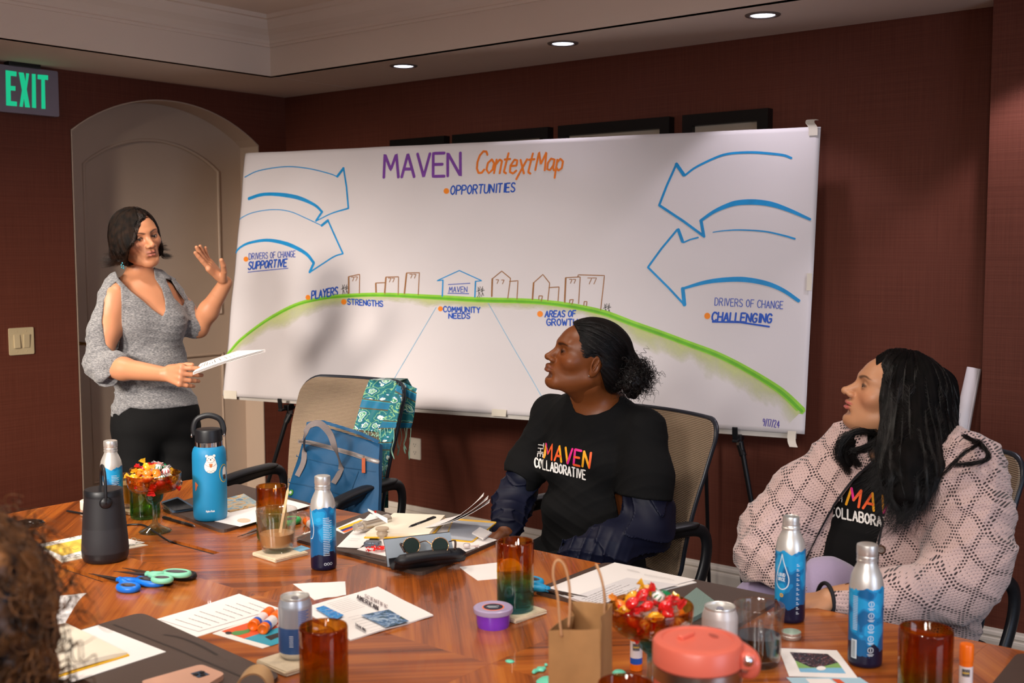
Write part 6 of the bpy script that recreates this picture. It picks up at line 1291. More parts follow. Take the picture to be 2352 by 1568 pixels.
patch(t, 'figure_shape', [(528, 1453), (540, 1449), (560, 1447), (580, 1441), (572, 1452), (550, 1458), (538, 1458)], .0018, mat('print_green', '#4f8a4a', .6)); patch(t, 'figure_head', [(525+8*cos(a), 1453+3.4*sin(a)) for a in np.linspace(0, 6.28, 10)[:-1]], .0020, mat('print_dark', '#2c221f', .6)); patch(t, 'dark_shape', [(608, 1462), (640, 1452), (655, 1456), (622, 1470)], .0018, mat('print_dark', '#2c221f', .6))
Q = [(690, 1400), (868, 1350), (995, 1416), (805, 1472)]
t = quad_thing('magazine', 'folded white magazine page with a small landscape photo in the middle of the table', 'magazine', Q, 0, .003, PAPW, wave=.004)
MZ = .0085
flat_strokes('title', fit('SCIENTIFIC', (838, 1371), (890, 1397), h=8, wx=.5), TZ+MZ, .0016, mat('title_grey', '#8f7f80', .6), t, kind='stuff'); flat_strokes('title', fit('AMERICAN', (820, 1374), (868, 1401), h=10, wx=.5), TZ+MZ, .0022, mat('title_dark', '#4c4246', .6), t, kind='stuff')
patch(t, 'photo', [(828, 1412), (893, 1399), (940, 1426), (886, 1440)], MZ, noisecol('landscape_print', [(.35, '#31453a'), (.5, '#4a6f9c'), (.62, '#a8bccb'), (.75, '#31569a')], 40)); patch(t, 'photo', [(724, 1396), (744, 1390), (790, 1412), (768, 1424)], MZ, noisecol('blue_photo', [(.4, '#1f6fb8'), (.55, '#3a9ad8'), (.7, '#d88a60')], 60))
lines_on(t, [(752, 1386), (800, 1372), (838, 1392), (788, 1406)], MZ, 8, INK, .0009, 0, 1, 0, 1, 5, False, 0); lines_on(t, [(800, 1418), (826, 1412), (900, 1450), (868, 1460)], MZ, 9, INK, .0009, 0, 1, 0, 1, 6, False, 0)
flat_strokes('heading', fit('TRAILING', (816, 1436), (840, 1450), h=6, wx=.5), TZ+MZ, .0014, mat('title_dark', '#4c4246', .6), t, kind='stuff')
quad_thing('paper_napkin', 'white paper slip behind the blue can', 'paper', [(673, 1341), (793, 1336), (795, 1367), (722, 1378)], 0, .0008, PAPW, wave=.003)
quad_thing('torn_paper', 'torn white paper scrap left of the amber and teal tumbler', 'paper', [(1055, 1302), (1150, 1291), (1152, 1328), (1097, 1333), (1075, 1318)], 0, .0008, PAPW)
quad_thing('paper_scrap', 'small white triangular paper scrap left of the centre aluminium bottle', 'paper', [(694, 1226), (722, 1217), (730, 1229)], 0, .001, PAPW); quad_thing('paper_scrap', 'tiny crumpled white scrap left of the centre aluminium bottle', 'paper', [(701, 1235), (712, 1231), (716, 1236), (706, 1238)], 0, .003, PAPW)
CRM = mat('cream_card', '#cfc6b4', .7); YEL = mat('yellow_card', '#e8c04c', .65)
quad_thing('cream_card', 'plain cream card underneath the flower-bordered card beside the black speaker', 'card', [(98, 1262), (226, 1232), (340, 1252), (142, 1292)], 0, .0015, CRM)
t = quad_thing('greeting_card', 'white card with yellow centre and painted leaf border beside the black speaker', 'card', [(84, 1252), (222, 1222), (332, 1246), (140, 1286)], .002, .0015, mat('card_white', '#e6e0da', .6)); patch(t, 'yellow_panel', [(99, 1256), (206, 1233), (262, 1245), (143, 1276)], .0038, YEL)
g_ = [bez([(x, y), (x+5, y-3), (x+12, y-2)], 3) for x, y in ((110, 1248), (135, 1243), (160, 1236), (182, 1231), (150, 1281), (172, 1276), (300, 1238), (312, 1247), (296, 1252), (310, 1241))]; flat_strokes('leaf_border', g_, TZ+.0039, .004, mat('leaf_print', '#8c8f80', .7), t, kind='stuff'); flat_strokes('lettering', [[(x, y), (x+9, y-2.2)] for x, y in ((130, 1262), (142, 1260), (154, 1257), (166, 1254))]+[[(165, 1259), (172, 1262), (181, 1258)]], TZ+.0042, .0012, INK, t, kind='stuff')
# pages in front of the pink jacket
quad_thing('paper_sheet', 'lower white sheet of the pages before the pink jacket', 'paper', [(1256, 1356), (1366, 1396), (1600, 1338), (1416, 1298)], PZD, .002, PAPW)
Q = [(1253, 1353), (1362, 1392), (1596, 1332), (1412, 1292)]; t = quad_thing('printed_page', 'large white page with printed paragraph before the pink jacket', 'paper', Q, PZD+.003, .001, PAPW, wave=.002)
patch(t, 'grey_block', [(1310, 1372), (1364, 1390), (1560, 1342), (1441, 1326)], PZD+.0075, mat('page_grey', '#d6d2d4', .7)); lines_on(t, [(1330, 1376), (1420, 1336), (1540, 1352), (1400, 1394)], PZD+.008, 9, INK, .0011, .03, .95, .05, .9, 8); lines_on(t, [(1440, 1306), (1475, 1314), (1475, 1316), (1440, 1308)], PZD+.0075, 2, INK, .001, 0, 1, 0, 1, 9); lines_on(t, [(1480, 1318), (1560, 1332), (1560, 1334), (1480, 1320)], PZD+.0075, 2, INK, .001, 0, 1, 0, 1, 9)
t = quad_thing('glitter_notebook', 'silver glitter notebook between candy dish and white can', 'notebook', [(1545, 1402), (1592, 1428), (1650, 1396), (1600, 1358)], PZD, .01, mat('glitter_cover', '#8aa49c', .35, metal=.4, bump=(900, 1.), var=(700, .8)), nm='cover')
# foreground papers and phone
quad_thing('paper_sheet', 'white sheet on the bottom left pad under the yellow notebook', 'paper', [(-60, 1520), (226, 1436), (381, 1497), (60, 1600)], PZD, .001, PAPW)
t = thing('open_notebook', 'open yellow-covered notebook beside the foreground curls', 'notebook', T(100, 1520, PZD+.002)); QN = [(-120, 1490), (130, 1425), (297, 1506), (80, 1572)]
P = np.array([T(x, y, PZD+.0012) for x, y in QN]); g = G(); g.prism(P[:, :2], TZ+PZD+.0012, TZ+PZD+.004); g.ob('cover', mat('yellow_cover', '#e8b420', .45), t, world=True)
c_ = P.mean(0); P2 = c_+(P-c_)*.975; A = np.array([[bil(P2, u, v)+np.array([0, 0, .003+.011*(1-.6*(abs(u-.5)*2)**3)+.0*v]) for v in np.linspace(0, 1, 6)] for u in np.linspace(0, 1, 14)]); g = G(); g.slab(A[:, ::1], -.009 if np.cross(A[1, 0]-A[0, 0], A[0, 1]-A[0, 0])[2] > 0 else .009); g.ob('page_block', mat('page_edges', '#e9dfcc', .7, bump=(3, .3, (1, 1, 400))), t, world=True, smooth='auto')
lv = np.array([[J(-60+200*u, 1400+60*u**2-10*v, 1.95+.12*v) for v in (0, 1)] for u in np.linspace(0, 1, 8)])
A = np.array([[T(-40+190*u, 1470-40*u, PZD+.02)+np.array([0, 0, .05*sin(v*pi/2)*(1-u*.3)])+np.array([-.05, .08, 0])*v for v in np.linspace(0, 1, 6)] for u in np.linspace(0, 1, 8)]); g = G(); g.slab(A, .0006); g.ob('turning_page', PAPW, t, world=True, smooth='auto')
Q = [(322, 1576), (462, 1536), (518, 1558), (410, 1624)]; t = quad_thing('smartphone', 'pink-cased smartphone lying face down at the bottom edge', 'phone', Q, PZD, .010, mat('pink_case', '#d6a58e', .3, coat=.4), nm='case', rnd=.012)
t2 = patch(t, 'camera_plate', [(437, 1546), (462, 1539), (482, 1548), (456, 1556)], PZD+.0108, mat('camera_glass', '#5d6f86', .1, metal=.4))
for x, y in ((450, 1549), (464, 1544), (466, 1550)): g = G(); c = T(x, y, PZD+.011); g.lathe([(0, 0), (.005, 0), (.005, .0015), (0, .0015)], 14, c=c); g.ob('camera_lens', BPM, t, world=True)
t = thing('tan_band', 'tan curved leather band standing on edge at the bottom of the picture', 'strap', T(588, 1600)); ctr = T(590, 1640)+[0, 0, .04]; rr_ = RC[0].copy(); rr_[2] = 0; rr_ /= np.linalg.norm(rr_); dv = np.cross((0, 0, 1), rr_)
A = np.array([[ctr+rr_*(.032*cos(a)-.02*(1-sin(a))*.3)+np.array([0, 0, 1])*.042*sin(a)+dv*w_ for w_ in (-.022, -.01, .01, .022)] for a in np.linspace(-.35, pi+.55, 26)]); g = G(); g.slab(A, .003); g.ob('band', mat('tan_leather', '#c39a6b', .45, coat=.2), t, world=True, smooth='auto')
Q = [(1788, 1489), (1922, 1494), (1970, 1557), (1812, 1553)]; t = quad_thing('postcard', 'white-bordered card with a night sky and green valley picture', 'card', Q, .001, .001, PAPW)
patch(t, 'night_panel', [(1814, 1497), (1901, 1501), (1925, 1521), (1880, 1533), (1862, 1532), (1826, 1516)], .0022, noisecol('night_print', [(.4, '#20222a'), (.58, '#23252e'), (.62, '#c8503a'), (.66, '#4a8aa8'), (.72, '#d8d8d0')], 190)); patch(t, 'green_panel', [(1826, 1516), (1862, 1532), (1880, 1533), (1925, 1521), (1934, 1533), (1834, 1534)], .0022, mat('print_meadow', '#7fa860', .6)); patch(t, 'blue_panel', [(1834, 1534), (1934, 1533), (1943, 1546), (1838, 1543)], .0022, mat('print_sky', '#7db4d4', .6))
patch(t, 'badge', [(1886+11*cos(a), 1534+5*sin(a)) for a in np.linspace(0, 6.28, 14)[:-1]], .0026, PAPW)
t = quad_thing('postcard', 'light blue card below the white-bordered card, cut off by the picture bottom', 'card', [(1806, 1556), (1975, 1556), (2040, 1600), (1860, 1610)], .0005, .0008, mat('card_blue', '#a8c8d8', .6)); patch(t, 'white_shape', [(1850, 1558), (1905, 1558), (1950, 1590), (1880, 1590)], .0016, PAPW); patch(t, 'red_shape', [(1910, 1558), (1928, 1559), (1965, 1585), (1945, 1585)], .0019, mat('print_orange', '#d8552a', .6))
quad_thing('striped_card', 'card with yellow, purple and orange stripes left of the sanitizer bottle', 'card', [(768, 1216), (790, 1226), (850, 1200), (826, 1190)], PZD, .0015, PAPW); 
for q, c in ((((776, 1213), (784, 1217), (838, 1197), (830, 1193)), '#e8b820'), (((781, 1217), (787, 1220), (843, 1199), (838, 1197)), '#3f3a8a'), (((786, 1220), (791, 1223), (848, 1201), (843, 1199)), '#e86a30')): patch(bpy.data.objects[[o.name for o in bpy.data.objects if o.name.startswith('striped_card')][-1]], 'stripe', q, PZD+.002, mat('stripe'+c.strip('#'), c, .6))
# --- coasters
STN = mat('travertine', '#d2c0a4', .75, bump=(60, .5), var=(50, .12))
def coaster(lbl, c, rz, s_=.1):
    t = thing('stone_coaster', lbl, 'coaster', (c[0], c[1], TZ), rz, 'travertine coasters'); g = G(); bm = bmesh.new(); bmesh.ops.create_cube(bm, size=1); bmesh.ops.scale(bm, vec=(s_, s_, .010), verts=bm.verts); bmesh.ops.translate(bm, vec=(0, 0, .005), verts=bm.verts); bmesh.ops.bevel(bm, geom=bm.edges[:], offset=.0022, segments=2, affect='EDGES')
    bmesh.ops.subdivide_edges(bm, edges=bm.edges[:], cuts=1, use_grid_fill=True); r = np.random.default_rng(int(c[0]*1000) % 97)
    for v in bm.verts: v.co.x += r.normal()*.0005; v.co.y += r.normal()*.0005
    bm.verts.index_update(); g.add([v.co[:] for v in bm.verts], [[v.index for v in f.verts] for f in bm.faces]); bm.free(); g.ob('stone', STN, t); return t
CZ = .0102
# --- tumblers of two-tone glass
def tumbler(lbl, P, r, h, m, dz=0., name='glass_tumbler'):
    t = thing(name, lbl, 'glass', (P[0], P[1], TZ+dz), rng.random()*3, 'two-tone glass tumblers'); wl = .0032
    pr = [(0, .001), (r*.86, .0), (r*.97, .004), (r, .012), (r*1.0, h*.5), (r*1.0, h-.004), (r-wl*.4, h), (r-wl, h-.002), (r-wl, h*.5), (r-wl, .018), (r*.8, .012), (r*.35, .014), (0, .017)]
    g = G(); g.lathe(pr, 48, cap=False); g.ob('glass', m, t, smooth=True); return t
def two(n, lo, hi, h, s_=.5): return clear(n, zr=[(0, lo), (h*s_*.7, lo), (h*(s_+.15), hi), (h, hi)])
AMT = clear('glass_amber_teal', zr=[(0, '#2a8c98'), (.05, '#58a8a4'), (.085, '#b4ac50'), (.11, '#d88820'), (.16, '#c46a10')]); AMG = clear('glass_amber_green', zr=[(0, '#2e7c50'), (.05, '#7a9c38'), (.09, '#c49a30'), (.12, '#d07c18'), (.17, '#bc640e')]); GRN = clear('glass_yellow_green', zr=[(0, '#2a9460'), (.05, '#6cac50'), (.11, '#ccb840'), (.16, '#dca428')])
tA = Tb(1184, 1412, .041, CZ); coaster('stone coaster under the amber and teal tumbler', tA, rad(-7)+AZ*0, .1)
tumbler('amber and teal glass tumbler holding a lemon wedge', tA, .041, .155, AMT, CZ)
t = thing('lemon_wedge', 'lemon wedge floating in the amber and teal tumbler', 'lemon', (tA[0]-.012, tA[1]-.006, TZ+CZ+.095)); g = G(); a = np.linspace(0, pi, 12); g.prism([(0.026*cos(q), .026*sin(q)-.01) for q in a], -.003, .003, R=Rz(.9)@Rx(1.1)); g.ob('flesh', mat('lemon_flesh', '#d8dc6a', .4), t); g = G(); g.tube([Rz(.9)@Rx(1.1)@np.array((.0265*cos(q), .0265*sin(q)-.01, 0)) for q in a], .0032, 8); g.ob('rind', mat('lemon_rind', '#f0cc28', .4), t, smooth=True)
tumbler('amber glass tumbler with green base at bottom centre beside the blue can', T(746, 1642), .042, .16, AMG); tumbler('amber and green tumbler behind the coffee mug with the wooden stirrer', T(625, 1236), .042, .15, AMG); tumbler('yellow-green glass tumbler behind the stem of the left candy dish', T(334, 1188), .044, .15, GRN)
tumbler('amber and green tumbler in front of the pink jacket, near the upright glue stick', T(2122, 1646), .045, .157, AMG); tumbler('amber tumbler whose rim just shows at the bottom edge between paper bag and coral tumbler', T(1436, 1800), .043, .157, AMG)
# --- glass mugs
GLS = clear('clear_glass', '#f8fbfa', thin=.85); 
def glass_mug(lbl, P, dz, rz, rt, rb, h, liq, lm, handle=1):
    t = thing('glass_mug', lbl, 'mug', (P[0], P[1], TZ+dz), rz, 'clear glass mugs'); w_ = .0028
    f = lambda z: rb+(rt-rb)*(z/h)**.8
    pr = [(0, 0), (rb-.003, 0), (rb, .004)]+[(f(z), z) for z in np.linspace(.01, h-.002, 9)]+[(rt-w_*.5, h)]+[(f(z)-w_, z) for z in np.linspace(h-.002, .014, 9)]+[(rb*.7, .010), (0, .010)]
    g = G(); g.lathe(pr, 48, cap=False); g.ob('glass', GLS, t, smooth=True)
    g = G(); pts = bez([(f(h*.82)-.001, 0, h*.82), (rt+.020, 0, h*.84), (rt+.030, 0, h*.62), (rt+.020, 0, h*.34), (f(h*.22)-.001, 0, h*.22)], 8); g.tube(pts, .0052, 10, flat=1.3); g.ob('handle', GLS, t, smooth=True)
    pr = [(0, .0104)]+[(f(z)-w_-.0003, z) for z in np.linspace(.016, liq, 6)]+[(0, liq+.0002)]; g = G(); g.lathe(pr, 40, cap=False); g.ob('drink', lm, t, smooth='auto'); return t
MILK = mat('milky_coffee', '#a87a50', .25, var=(40, .06)); BLKC = mat('black_coffee', '#140b07', .08); TEA = mat('yellow_tea', '#d8a020', .05, trans=.5)
mP = Tb(637, 1272, .036, CZ); coaster('stone coaster under the mug of milky coffee', Tb(644, 1288, .055), rad(-4), .105)
glass_mug('clear glass mug of milky coffee with a wooden stirrer', mP, CZ, rad(60), .0545, .040, .112, .048, MILK)
glass_mug('clear glass mug half full of black coffee before the pink jacket', Tb(1741, 1540, .04), 0, rad(-60), .050, .040, .118, .058, BLKC)
mP3 = T(300, 1170); coaster('stone coaster under the tea mug behind the black speaker', T(305, 1172), rad(8), .1); glass_mug('clear glass mug of yellow tea behind the black speaker', mP3, CZ, rad(150), .045, .038, .10, .075, TEA)
t = thing('stir_stick', 'flat wooden stirrer standing in the milky coffee', 'stirrer', mP+[0, 0, .02]); a, b = J(640, 1240, depth(mP)-.005), J(662, 1119, depth(mP)+.01); g = G(); d = (b-a)/np.linalg.norm(b-a); s_ = RC[0]; P = []
for k in np.linspace(0, 1, 14): wdt = .0034*math.sqrt(max(.02, 1-(max(0, k-.93)/.07)**2)); q = a+(b-a)*k; P.append([q-s_*wdt, q+s_*wdt])
g.slab(np.array(P), .0015); g.ob('stick', mat('birch', '#d8b184', .6), t, world=True)
t = quad_thing('sugar_packet', 'small blue paper packet on the coffee mug coaster', 'packet', [(672, 1261), (690, 1267), (713, 1260), (692, 1253)], CZ, .0015, mat('packet_blue', '#6fa8c8', .5))
# --- aluminium bottles
def bottlemat(nt, b):
    def m(op, a, b_=None, c=None):
        n = N(nt, 'Math', operation=op)
        for i, v in enumerate((a, b_, c)):
            if v is None: continue
            if isinstance(v, (int, float)): n.inputs[i].default_value = v
            else: nt.links.new(v, n.inputs[i])
        return n.outputs[0]
    tc = N(nt, 'TexCoord'); sp = N(nt, 'SeparateXYZ'); nt.links.new(tc.outputs['Object'], sp.inputs[0]); z = sp.outputs[2]
    def nz(s_, d=2.): n = N(nt, 'TexNoise'); n.inputs['Scale'].default_value = s_; n.inputs['Detail'].default_value = d; nt.links.new(tc.outputs['Object'], n.inputs['Vector']); return n.outputs[0]
    big, fine, leaf = nz(16, 5), nz(60, 3), nz(26, 1)
    top = m('ADD', .157, m('ADD', m('MULTIPLY', m('SUBTRACT', big, .5), .055), m('MULTIPLY', m('SUBTRACT', fine, .5), .012)))
    inblue = m('LESS_THAN', z, top); low = m('LESS_THAN', z, m('ADD', .045, m('MULTIPLY', m('SUBTRACT', big, .5), .16)))
    shade = ramp(nt, m('ADD', leaf, m('MULTIPLY', m('SUBTRACT', z, .1), 1.2)), [(.36, '#0d5f96'), (.47, '#127cb8'), (.52, '#1f9ad4'), (.66, '#2aa8e0')], 'CONSTANT')
    mx = N(nt, 'MixRGB'); nt.links.new(low, mx.inputs[0]); nt.links.new(shade, mx.inputs[1]); mx.inputs[2].default_value = S('#0f1230')
    m2 = N(nt, 'MixRGB'); nt.links.new(inblue, m2.inputs[0]); m2.inputs[1].default_value = S('#d8d4ce'); nt.links.new(mx.outputs[0], m2.inputs[2]); nt.links.new(m2.outputs[0], b.inputs['Base Color'])
    nt.links.new(m('SUBTRACT', .55, m('MULTIPLY', inblue, .5)), b.inputs['Metallic'])
BOT = mat('printed_aluminium', '#c0c0c0', .36, metal=.5, tex=bottlemat, var=(3, 0)); ALU = mat('brushed_aluminium', '#d6d3ce', .36, metal=.7, bump=(90, .1)); WTX = mat('white_label_print', '#dfeaf2', .5)
def cyl_strokes(t, polys, a0, r, m, w_, name='label_print', kind='stuff'):
    """polys in (arc length, height) wrapped round a cylinder of radius r, a0 = direction facing out"""
    g = G()
    for P in polys:
        Q = resample(P, .003); th = a0+Q[:, 0]/r; X = np.stack([r*np.cos(th), r*np.sin(th), Q[:, 1]], 1); Nn = np.stack([np.cos(th), np.sin(th), 0*th], 1); ribbon(g, X, Nn, w_, .0004)
    return g.ob(name, m, t, kind=kind)
def face_ang(P): d = CAM-np.array(P); return math.atan2(d[1], d[0])
def bottle(lbl, P, open_=False, label='text', h=.238, r=.0325, turn=0.):
    t = thing('aluminium_bottle', lbl, 'bottle', (P[0], P[1], TZ), turn, 'blue and silver aluminium water bottles')
    k = h/.238; pr = [(0, .002), (r*.8, 0), (r*.97, .003), (r, .010), (r, .150*k), (r*.985, .160*k), (r*.90, .176*k), (r*.72, .190*k), (r*.60, .198*k), (.0185, .203*k)]
    g = G(); g.lathe(pr, 48, cap=False); g.ob('body', BOT, t, smooth=True)
    z0 = .200*k; ring = [(.0185, z0), (.0185, z0+.003), (.0200, z0+.004), (.0200, z0+.008), (.0188, z0+.009), (.0188, z0+.011)]
    if open_:
        ring += [(.0178, z0+.013), (.0186, z0+.016), (.0176, z0+.019), (.0186, z0+.022), (.0176, z0+.025), (.0180, z0+.029), (.0172, z0+.031), (.0158, z0+.030), (.0155, z0-.01), (.03, z0-.05)]; g = G(); g.lathe(ring, 40, cap=False); g.ob('threaded_neck', ALU, t, smooth='auto')
    else:
        g = G(); g.lathe(ring, 40, cap=False); g.ob('neck', ALU, t, smooth='auto'); g = G(); g.lathe([(.0196, z0+.011), (.0200, z0+.014), (.0192, z0+.016), (.0203, z0+.019), (.0203, z0+.033), (.0195, z0+.0365), (.016, z0+.038), (0, z0+.038)], 40, cap=False); g.ob('screw_cap', ALU, t, smooth='auto')
    a0 = face_ang(P)-turn; R_ = r+.0001
    if label == 'text':
        L = []; rr = np.random.default_rng(2)
        for i in range(22): z = .135-.0045*i; L.append([(-.002+.0*i, z), (.012+.004*rr.random(), z)])
        for i in range(9): z = .128-.006*i; L.append([(.0145, z), (.020, z)])
        cyl_strokes(t, [[(x+.002, z) for x, z in p] for p in L], a0, R_, WTX, .0011)
        for i in range(3): a = np.linspace(0, 2*pi, 13); cyl_strokes(t, [np.c_[.004+i*.0075+.003*np.cos(a), .018+.003*np.sin(a)]], a0, R_, WTX, .0009, 'emblem')
        cyl_strokes(t, [bez([(-.036, .15), (-.029, .125), (-.026, .105), (-.030, .085), (-.038, .08)], 8)], a0, R_, WTX, .0018, 'drop_outline')
    if label == 'drop':
        drop = bez([(0, .152), (-.004, .135), (-.011, .115), (-.0155, .098), (-.012, .082), (0, .075), (.012, .082), (.0155, .098), (.011, .115), (.004, .135), (0, .152)], 5); cyl_strokes(t, [drop+[-.018, 0]], a0, R_, WTX, .0019, 'drop_outline')
        cyl_strokes(t, [p+[-.0285, .1035] for p in text('LOUD', 0, 0, .0068, wx=.5)[0]]+[p+[-.0285, .0935] for p in text('URCE', 0, 0, .0068, wx=.5)[0]], a0, R_, WTX, .0014, 'lettering')
        L = [[(.014, z), (.014+.003*((i*7) % 3), z)] for i, z in enumerate(np.linspace(.135, .02, 34))]; cyl_strokes(t, L, a0, R_, WTX, .0012); a = np.linspace(0, 2*pi, 13); cyl_strokes(t, [np.c_[-.0185+.003*np.cos(a), .062+.003*np.sin(a)]], a0, R_, mat('gold_print', '#c8a040', .5), .003, 'gold_seal'); cyl_strokes(t, [p+[-.018, .045] for p in text('Xanda Trust'.replace('X', 'T'), 0, 0, .0048, wx=.4)[0]] if False else [], a0, R_, WTX, .001) if False else None
    if label == 'icons':
        a = np.linspace(0, 2*pi, 15)
        for i in range(5): z = .128-.0225*i; cyl_strokes(t, [np.c_[.010+.0052*np.cos(a), z+.0052*np.sin(a)], [(.010, z-.003), (.010, z+.003)], [(.004, z-.0085), (.016, z-.0085)], [(.006, z-.011), (.014, z-.011)]], a0, R_, WTX, .0011, 'icon', kind='stuff')
        cyl_strokes(t, [[(-.026, z), (-.016, z)] for z in np.linspace(.14, .075, 20)], a0, R_, WTX, .001); 
        g = G(); n = 8; A = []
        for u in np.linspace(-.029, -.0165, n): th = a0+u/R_; A.append([((R_+.0003)*cos(th), (R_+.0003)*sin(th), .018), ((R_+.0003)*cos(th), (R_+.0003)*sin(th), .055)])
        g.grid(np.array(A)); g.ob('barcode_panel', WTX, t); cyl_strokes(t, [[(-.027, z), (-.019, z)] for z in np.linspace(.021, .052, 15)], a0, R_+.0004, BPM, .0009, 'barcode')
    return t
bottle('closed aluminium water bottle in the middle, label of small print towards the front', Tb(744, 1312, .033), False, 'text')
bottle('closed aluminium water bottle behind the black speaker', T(259, 1190), False, 'text', turn=1.2)
bottle('uncapped aluminium water bottle before the pink jacket', Tb(1813, 1434, .033), True, 'drop', h=.236, turn=.7)
bottle('closed aluminium water bottle with round icons in the bottom right area', Tb(1986, 1537, .033), False, 'icons', turn=2.2)
P = Tb(1817, 1472, .02); t = thing('bottle_cap', 'silver screw cap lying upside down beside the uncapped bottle', 'cap', (P[0], P[1], TZ), 0); g = G(); g.lathe([(0, 0), (.019, 0), (.0203, .002), (.0203, .007), (.0195, .008), (.0203, .010), (.0203, .014), (.0190, .0145), (.0188, .002), (0, .0018)], 40, cap=False); g.ob('shell', ALU, t, smooth='auto'); g = G(); g.lathe([(0, .0028), (.0185, .0028), (.0187, .002)], 32); g.ob('liner', mat('mint_liner', '#8fc0a8', .5), t)
# --- blue insulated bottle with stickers
P = Tb(484, 1199, .050, PZD); t = thing('water_bottle', 'tall blue insulated bottle with black loop lid and bear sticker', 'bottle', (P[0], P[1], TZ+PZD)); BB = mat('powder_blue_coat', '#1583b4', .45, bump=(900, .25)); r = .0495
g = G(); g.lathe([(0, .001), (r*.84, 0), (r*.94, .003), (r*.99, .012), (r, .03), (r, .185), (r*.985, .200), (r*.93, .211), (r*.83, .217), (r*.80, .219)], 56, cap=False); g.ob('body', BB, t, smooth=True)
g = G(); g.lathe([(r*.79, .217), (r*.79, .232), (r*.75, .233)], 48, cap=False); g.ob('steel_collar', CHR, t, smooth='auto'); g = G(); g.lathe([(r*.76, .232), (r*.80, .234), (r*.80, .262), (r*.77, .268), (r*.70, .2695), (0, .2695)], 48, cap=False); g.ob('lid', BLK, t, smooth='auto')
a0 = face_ang(P); e1 = np.array([-sin(a0-.15), cos(a0-.15), 0]); g = G(); lp = bez([tuple(e1*-.041+[0, 0, .250]), tuple(e1*-.043+[0, 0, .272]), tuple(e1*-.032+[0, 0, .298]), (0, 0, .309), tuple(e1*.032+[0, 0, .298]), tuple(e1*.043+[0, 0, .272]), tuple(e1*.041+[0, 0, .250])], 8); g.tube(lp, .0085, 8, flat=.45, up=tuple(np.cross(e1, (0, 0, 1)))); g.ob('loop_handle', BLK, t, smooth=True)
for s_ in (-1, 1): g = G(); g.lathe([(0, -.004), (.0065, -.003), (.0065, 0), (0, .001)], 14, c=e1*s_*.047+[0, 0, .250], R=Rz(math.atan2(e1[1], e1[0]))@Ry(pi/2)); g.ob('steel_pin', CHR, t, smooth=True)
def cyl_patch(t, name, pts, a0, r, m, lift): 
    Q = np.array(pts, float); c = Q.mean(0); V = []; F = []; n = len(Q)
    for s_ in (0, .5, 1.):
        q = c+(Q-c)*s_; th = a0+q[:, 0]/r; V += [((r+lift)*cos(a), (r+lift)*sin(a), z) for a, z in zip(th, q[:, 1])]
    for k in (0, 1):
        for i in range(n): F.append((k*n+i, k*n+(i+1) % n, (k+1)*n+(i+1) % n, (k+1)*n+i))
    return ob(name, V, F, m, t)
def elp(cx, cy, rx, ry, n=24, rot=0): a = np.linspace(0, 2*pi, n+1)[:-1]; x, y = rx*np.cos(a), ry*np.sin(a); return np.c_[cx+x*cos(rot)-y*sin(rot), cy+x*sin(rot)+y*cos(rot)]
STW = mat('sticker_white', '#e8e4de', .4); STB = mat('sticker_ink', '#2a2422', .5); STP = mat('sticker_pink', '#e89a90', .5); bear = np.concatenate([elp(.004, .187, .013, .011)[2:11], elp(.004, .165, .0185, .020)[9:-1], elp(.004, .165, .0185, .02)[:3]])
cyl_patch(t, 'bear_sticker', bear, a0, r, STW, .0005)
for cx in (-.007, .014): cyl_patch(t, 'bear_sticker', elp(cx, .196, .0042, .0042, 12), a0, r, STW, .0006)
for cx in (-.001, .0085): cyl_patch(t, 'bear_sticker', elp(cx, .189, .0013, .0013, 8), a0, r, STB, .0009); cyl_patch(t, 'bear_sticker', elp(cx*1.9-.003, .184, .002, .0015, 8), a0, r, STP, .0009)
cyl_patch(t, 'bear_sticker', elp(.0038, .185, .0018, .0024, 8), a0, r, STB, .0009); cyl_patch(t, 'bear_sticker', [(-.001, .173), (.0095, .173), (.007, .162), (.0015, .162)], a0, r, mat('sticker_cup', '#c8743c', .5), .0009)
cyl_strokes(t, [elp(.004, .187, .0125, .0105), bez([(-.012, .172), (-.004, .166), (.004, .167)], 4), bez([(.020, .172), (.012, .166), (.004, .167)], 4), elp(-.002, .1495, .005, .003), elp(.010, .1495, .005, .003)], a0, r+.0006, STB, .0006, 'sticker_lines')
cyl_strokes(t, [elp(.047, .140, .017, .026)], a0, r, mat('sticker_gold', '#e0b428', .45), .002, 'round_sticker'); cyl_patch(t, 'round_sticker', elp(.050, .142, .009, .018), a0, r, STW, .0005); cyl_patch(t, 'round_sticker', [(.043, .136), (.055, .136), (.055, .122), (.045, .122)], a0, r, mat('sticker_brown', '#4a2c1c', .5), .0008); cyl_patch(t, 'orange_sticker', [(-.048, .118), (-.042, .115), (-.036, .109), (-.040, .104), (-.042, .096), (-.048, .090)], a0, r, mat('sticker_orange', '#e07a4a', .5), .0005)
cyl_strokes(t, [p+[-.012, .030] for p in text('Hydro Flask', 0, 0, .0052, wx=.42, gap=.14)[0]], a0, r, mat('label_white', '#f0f2f4', .5), .0009, 'lettering', kind='stuff')
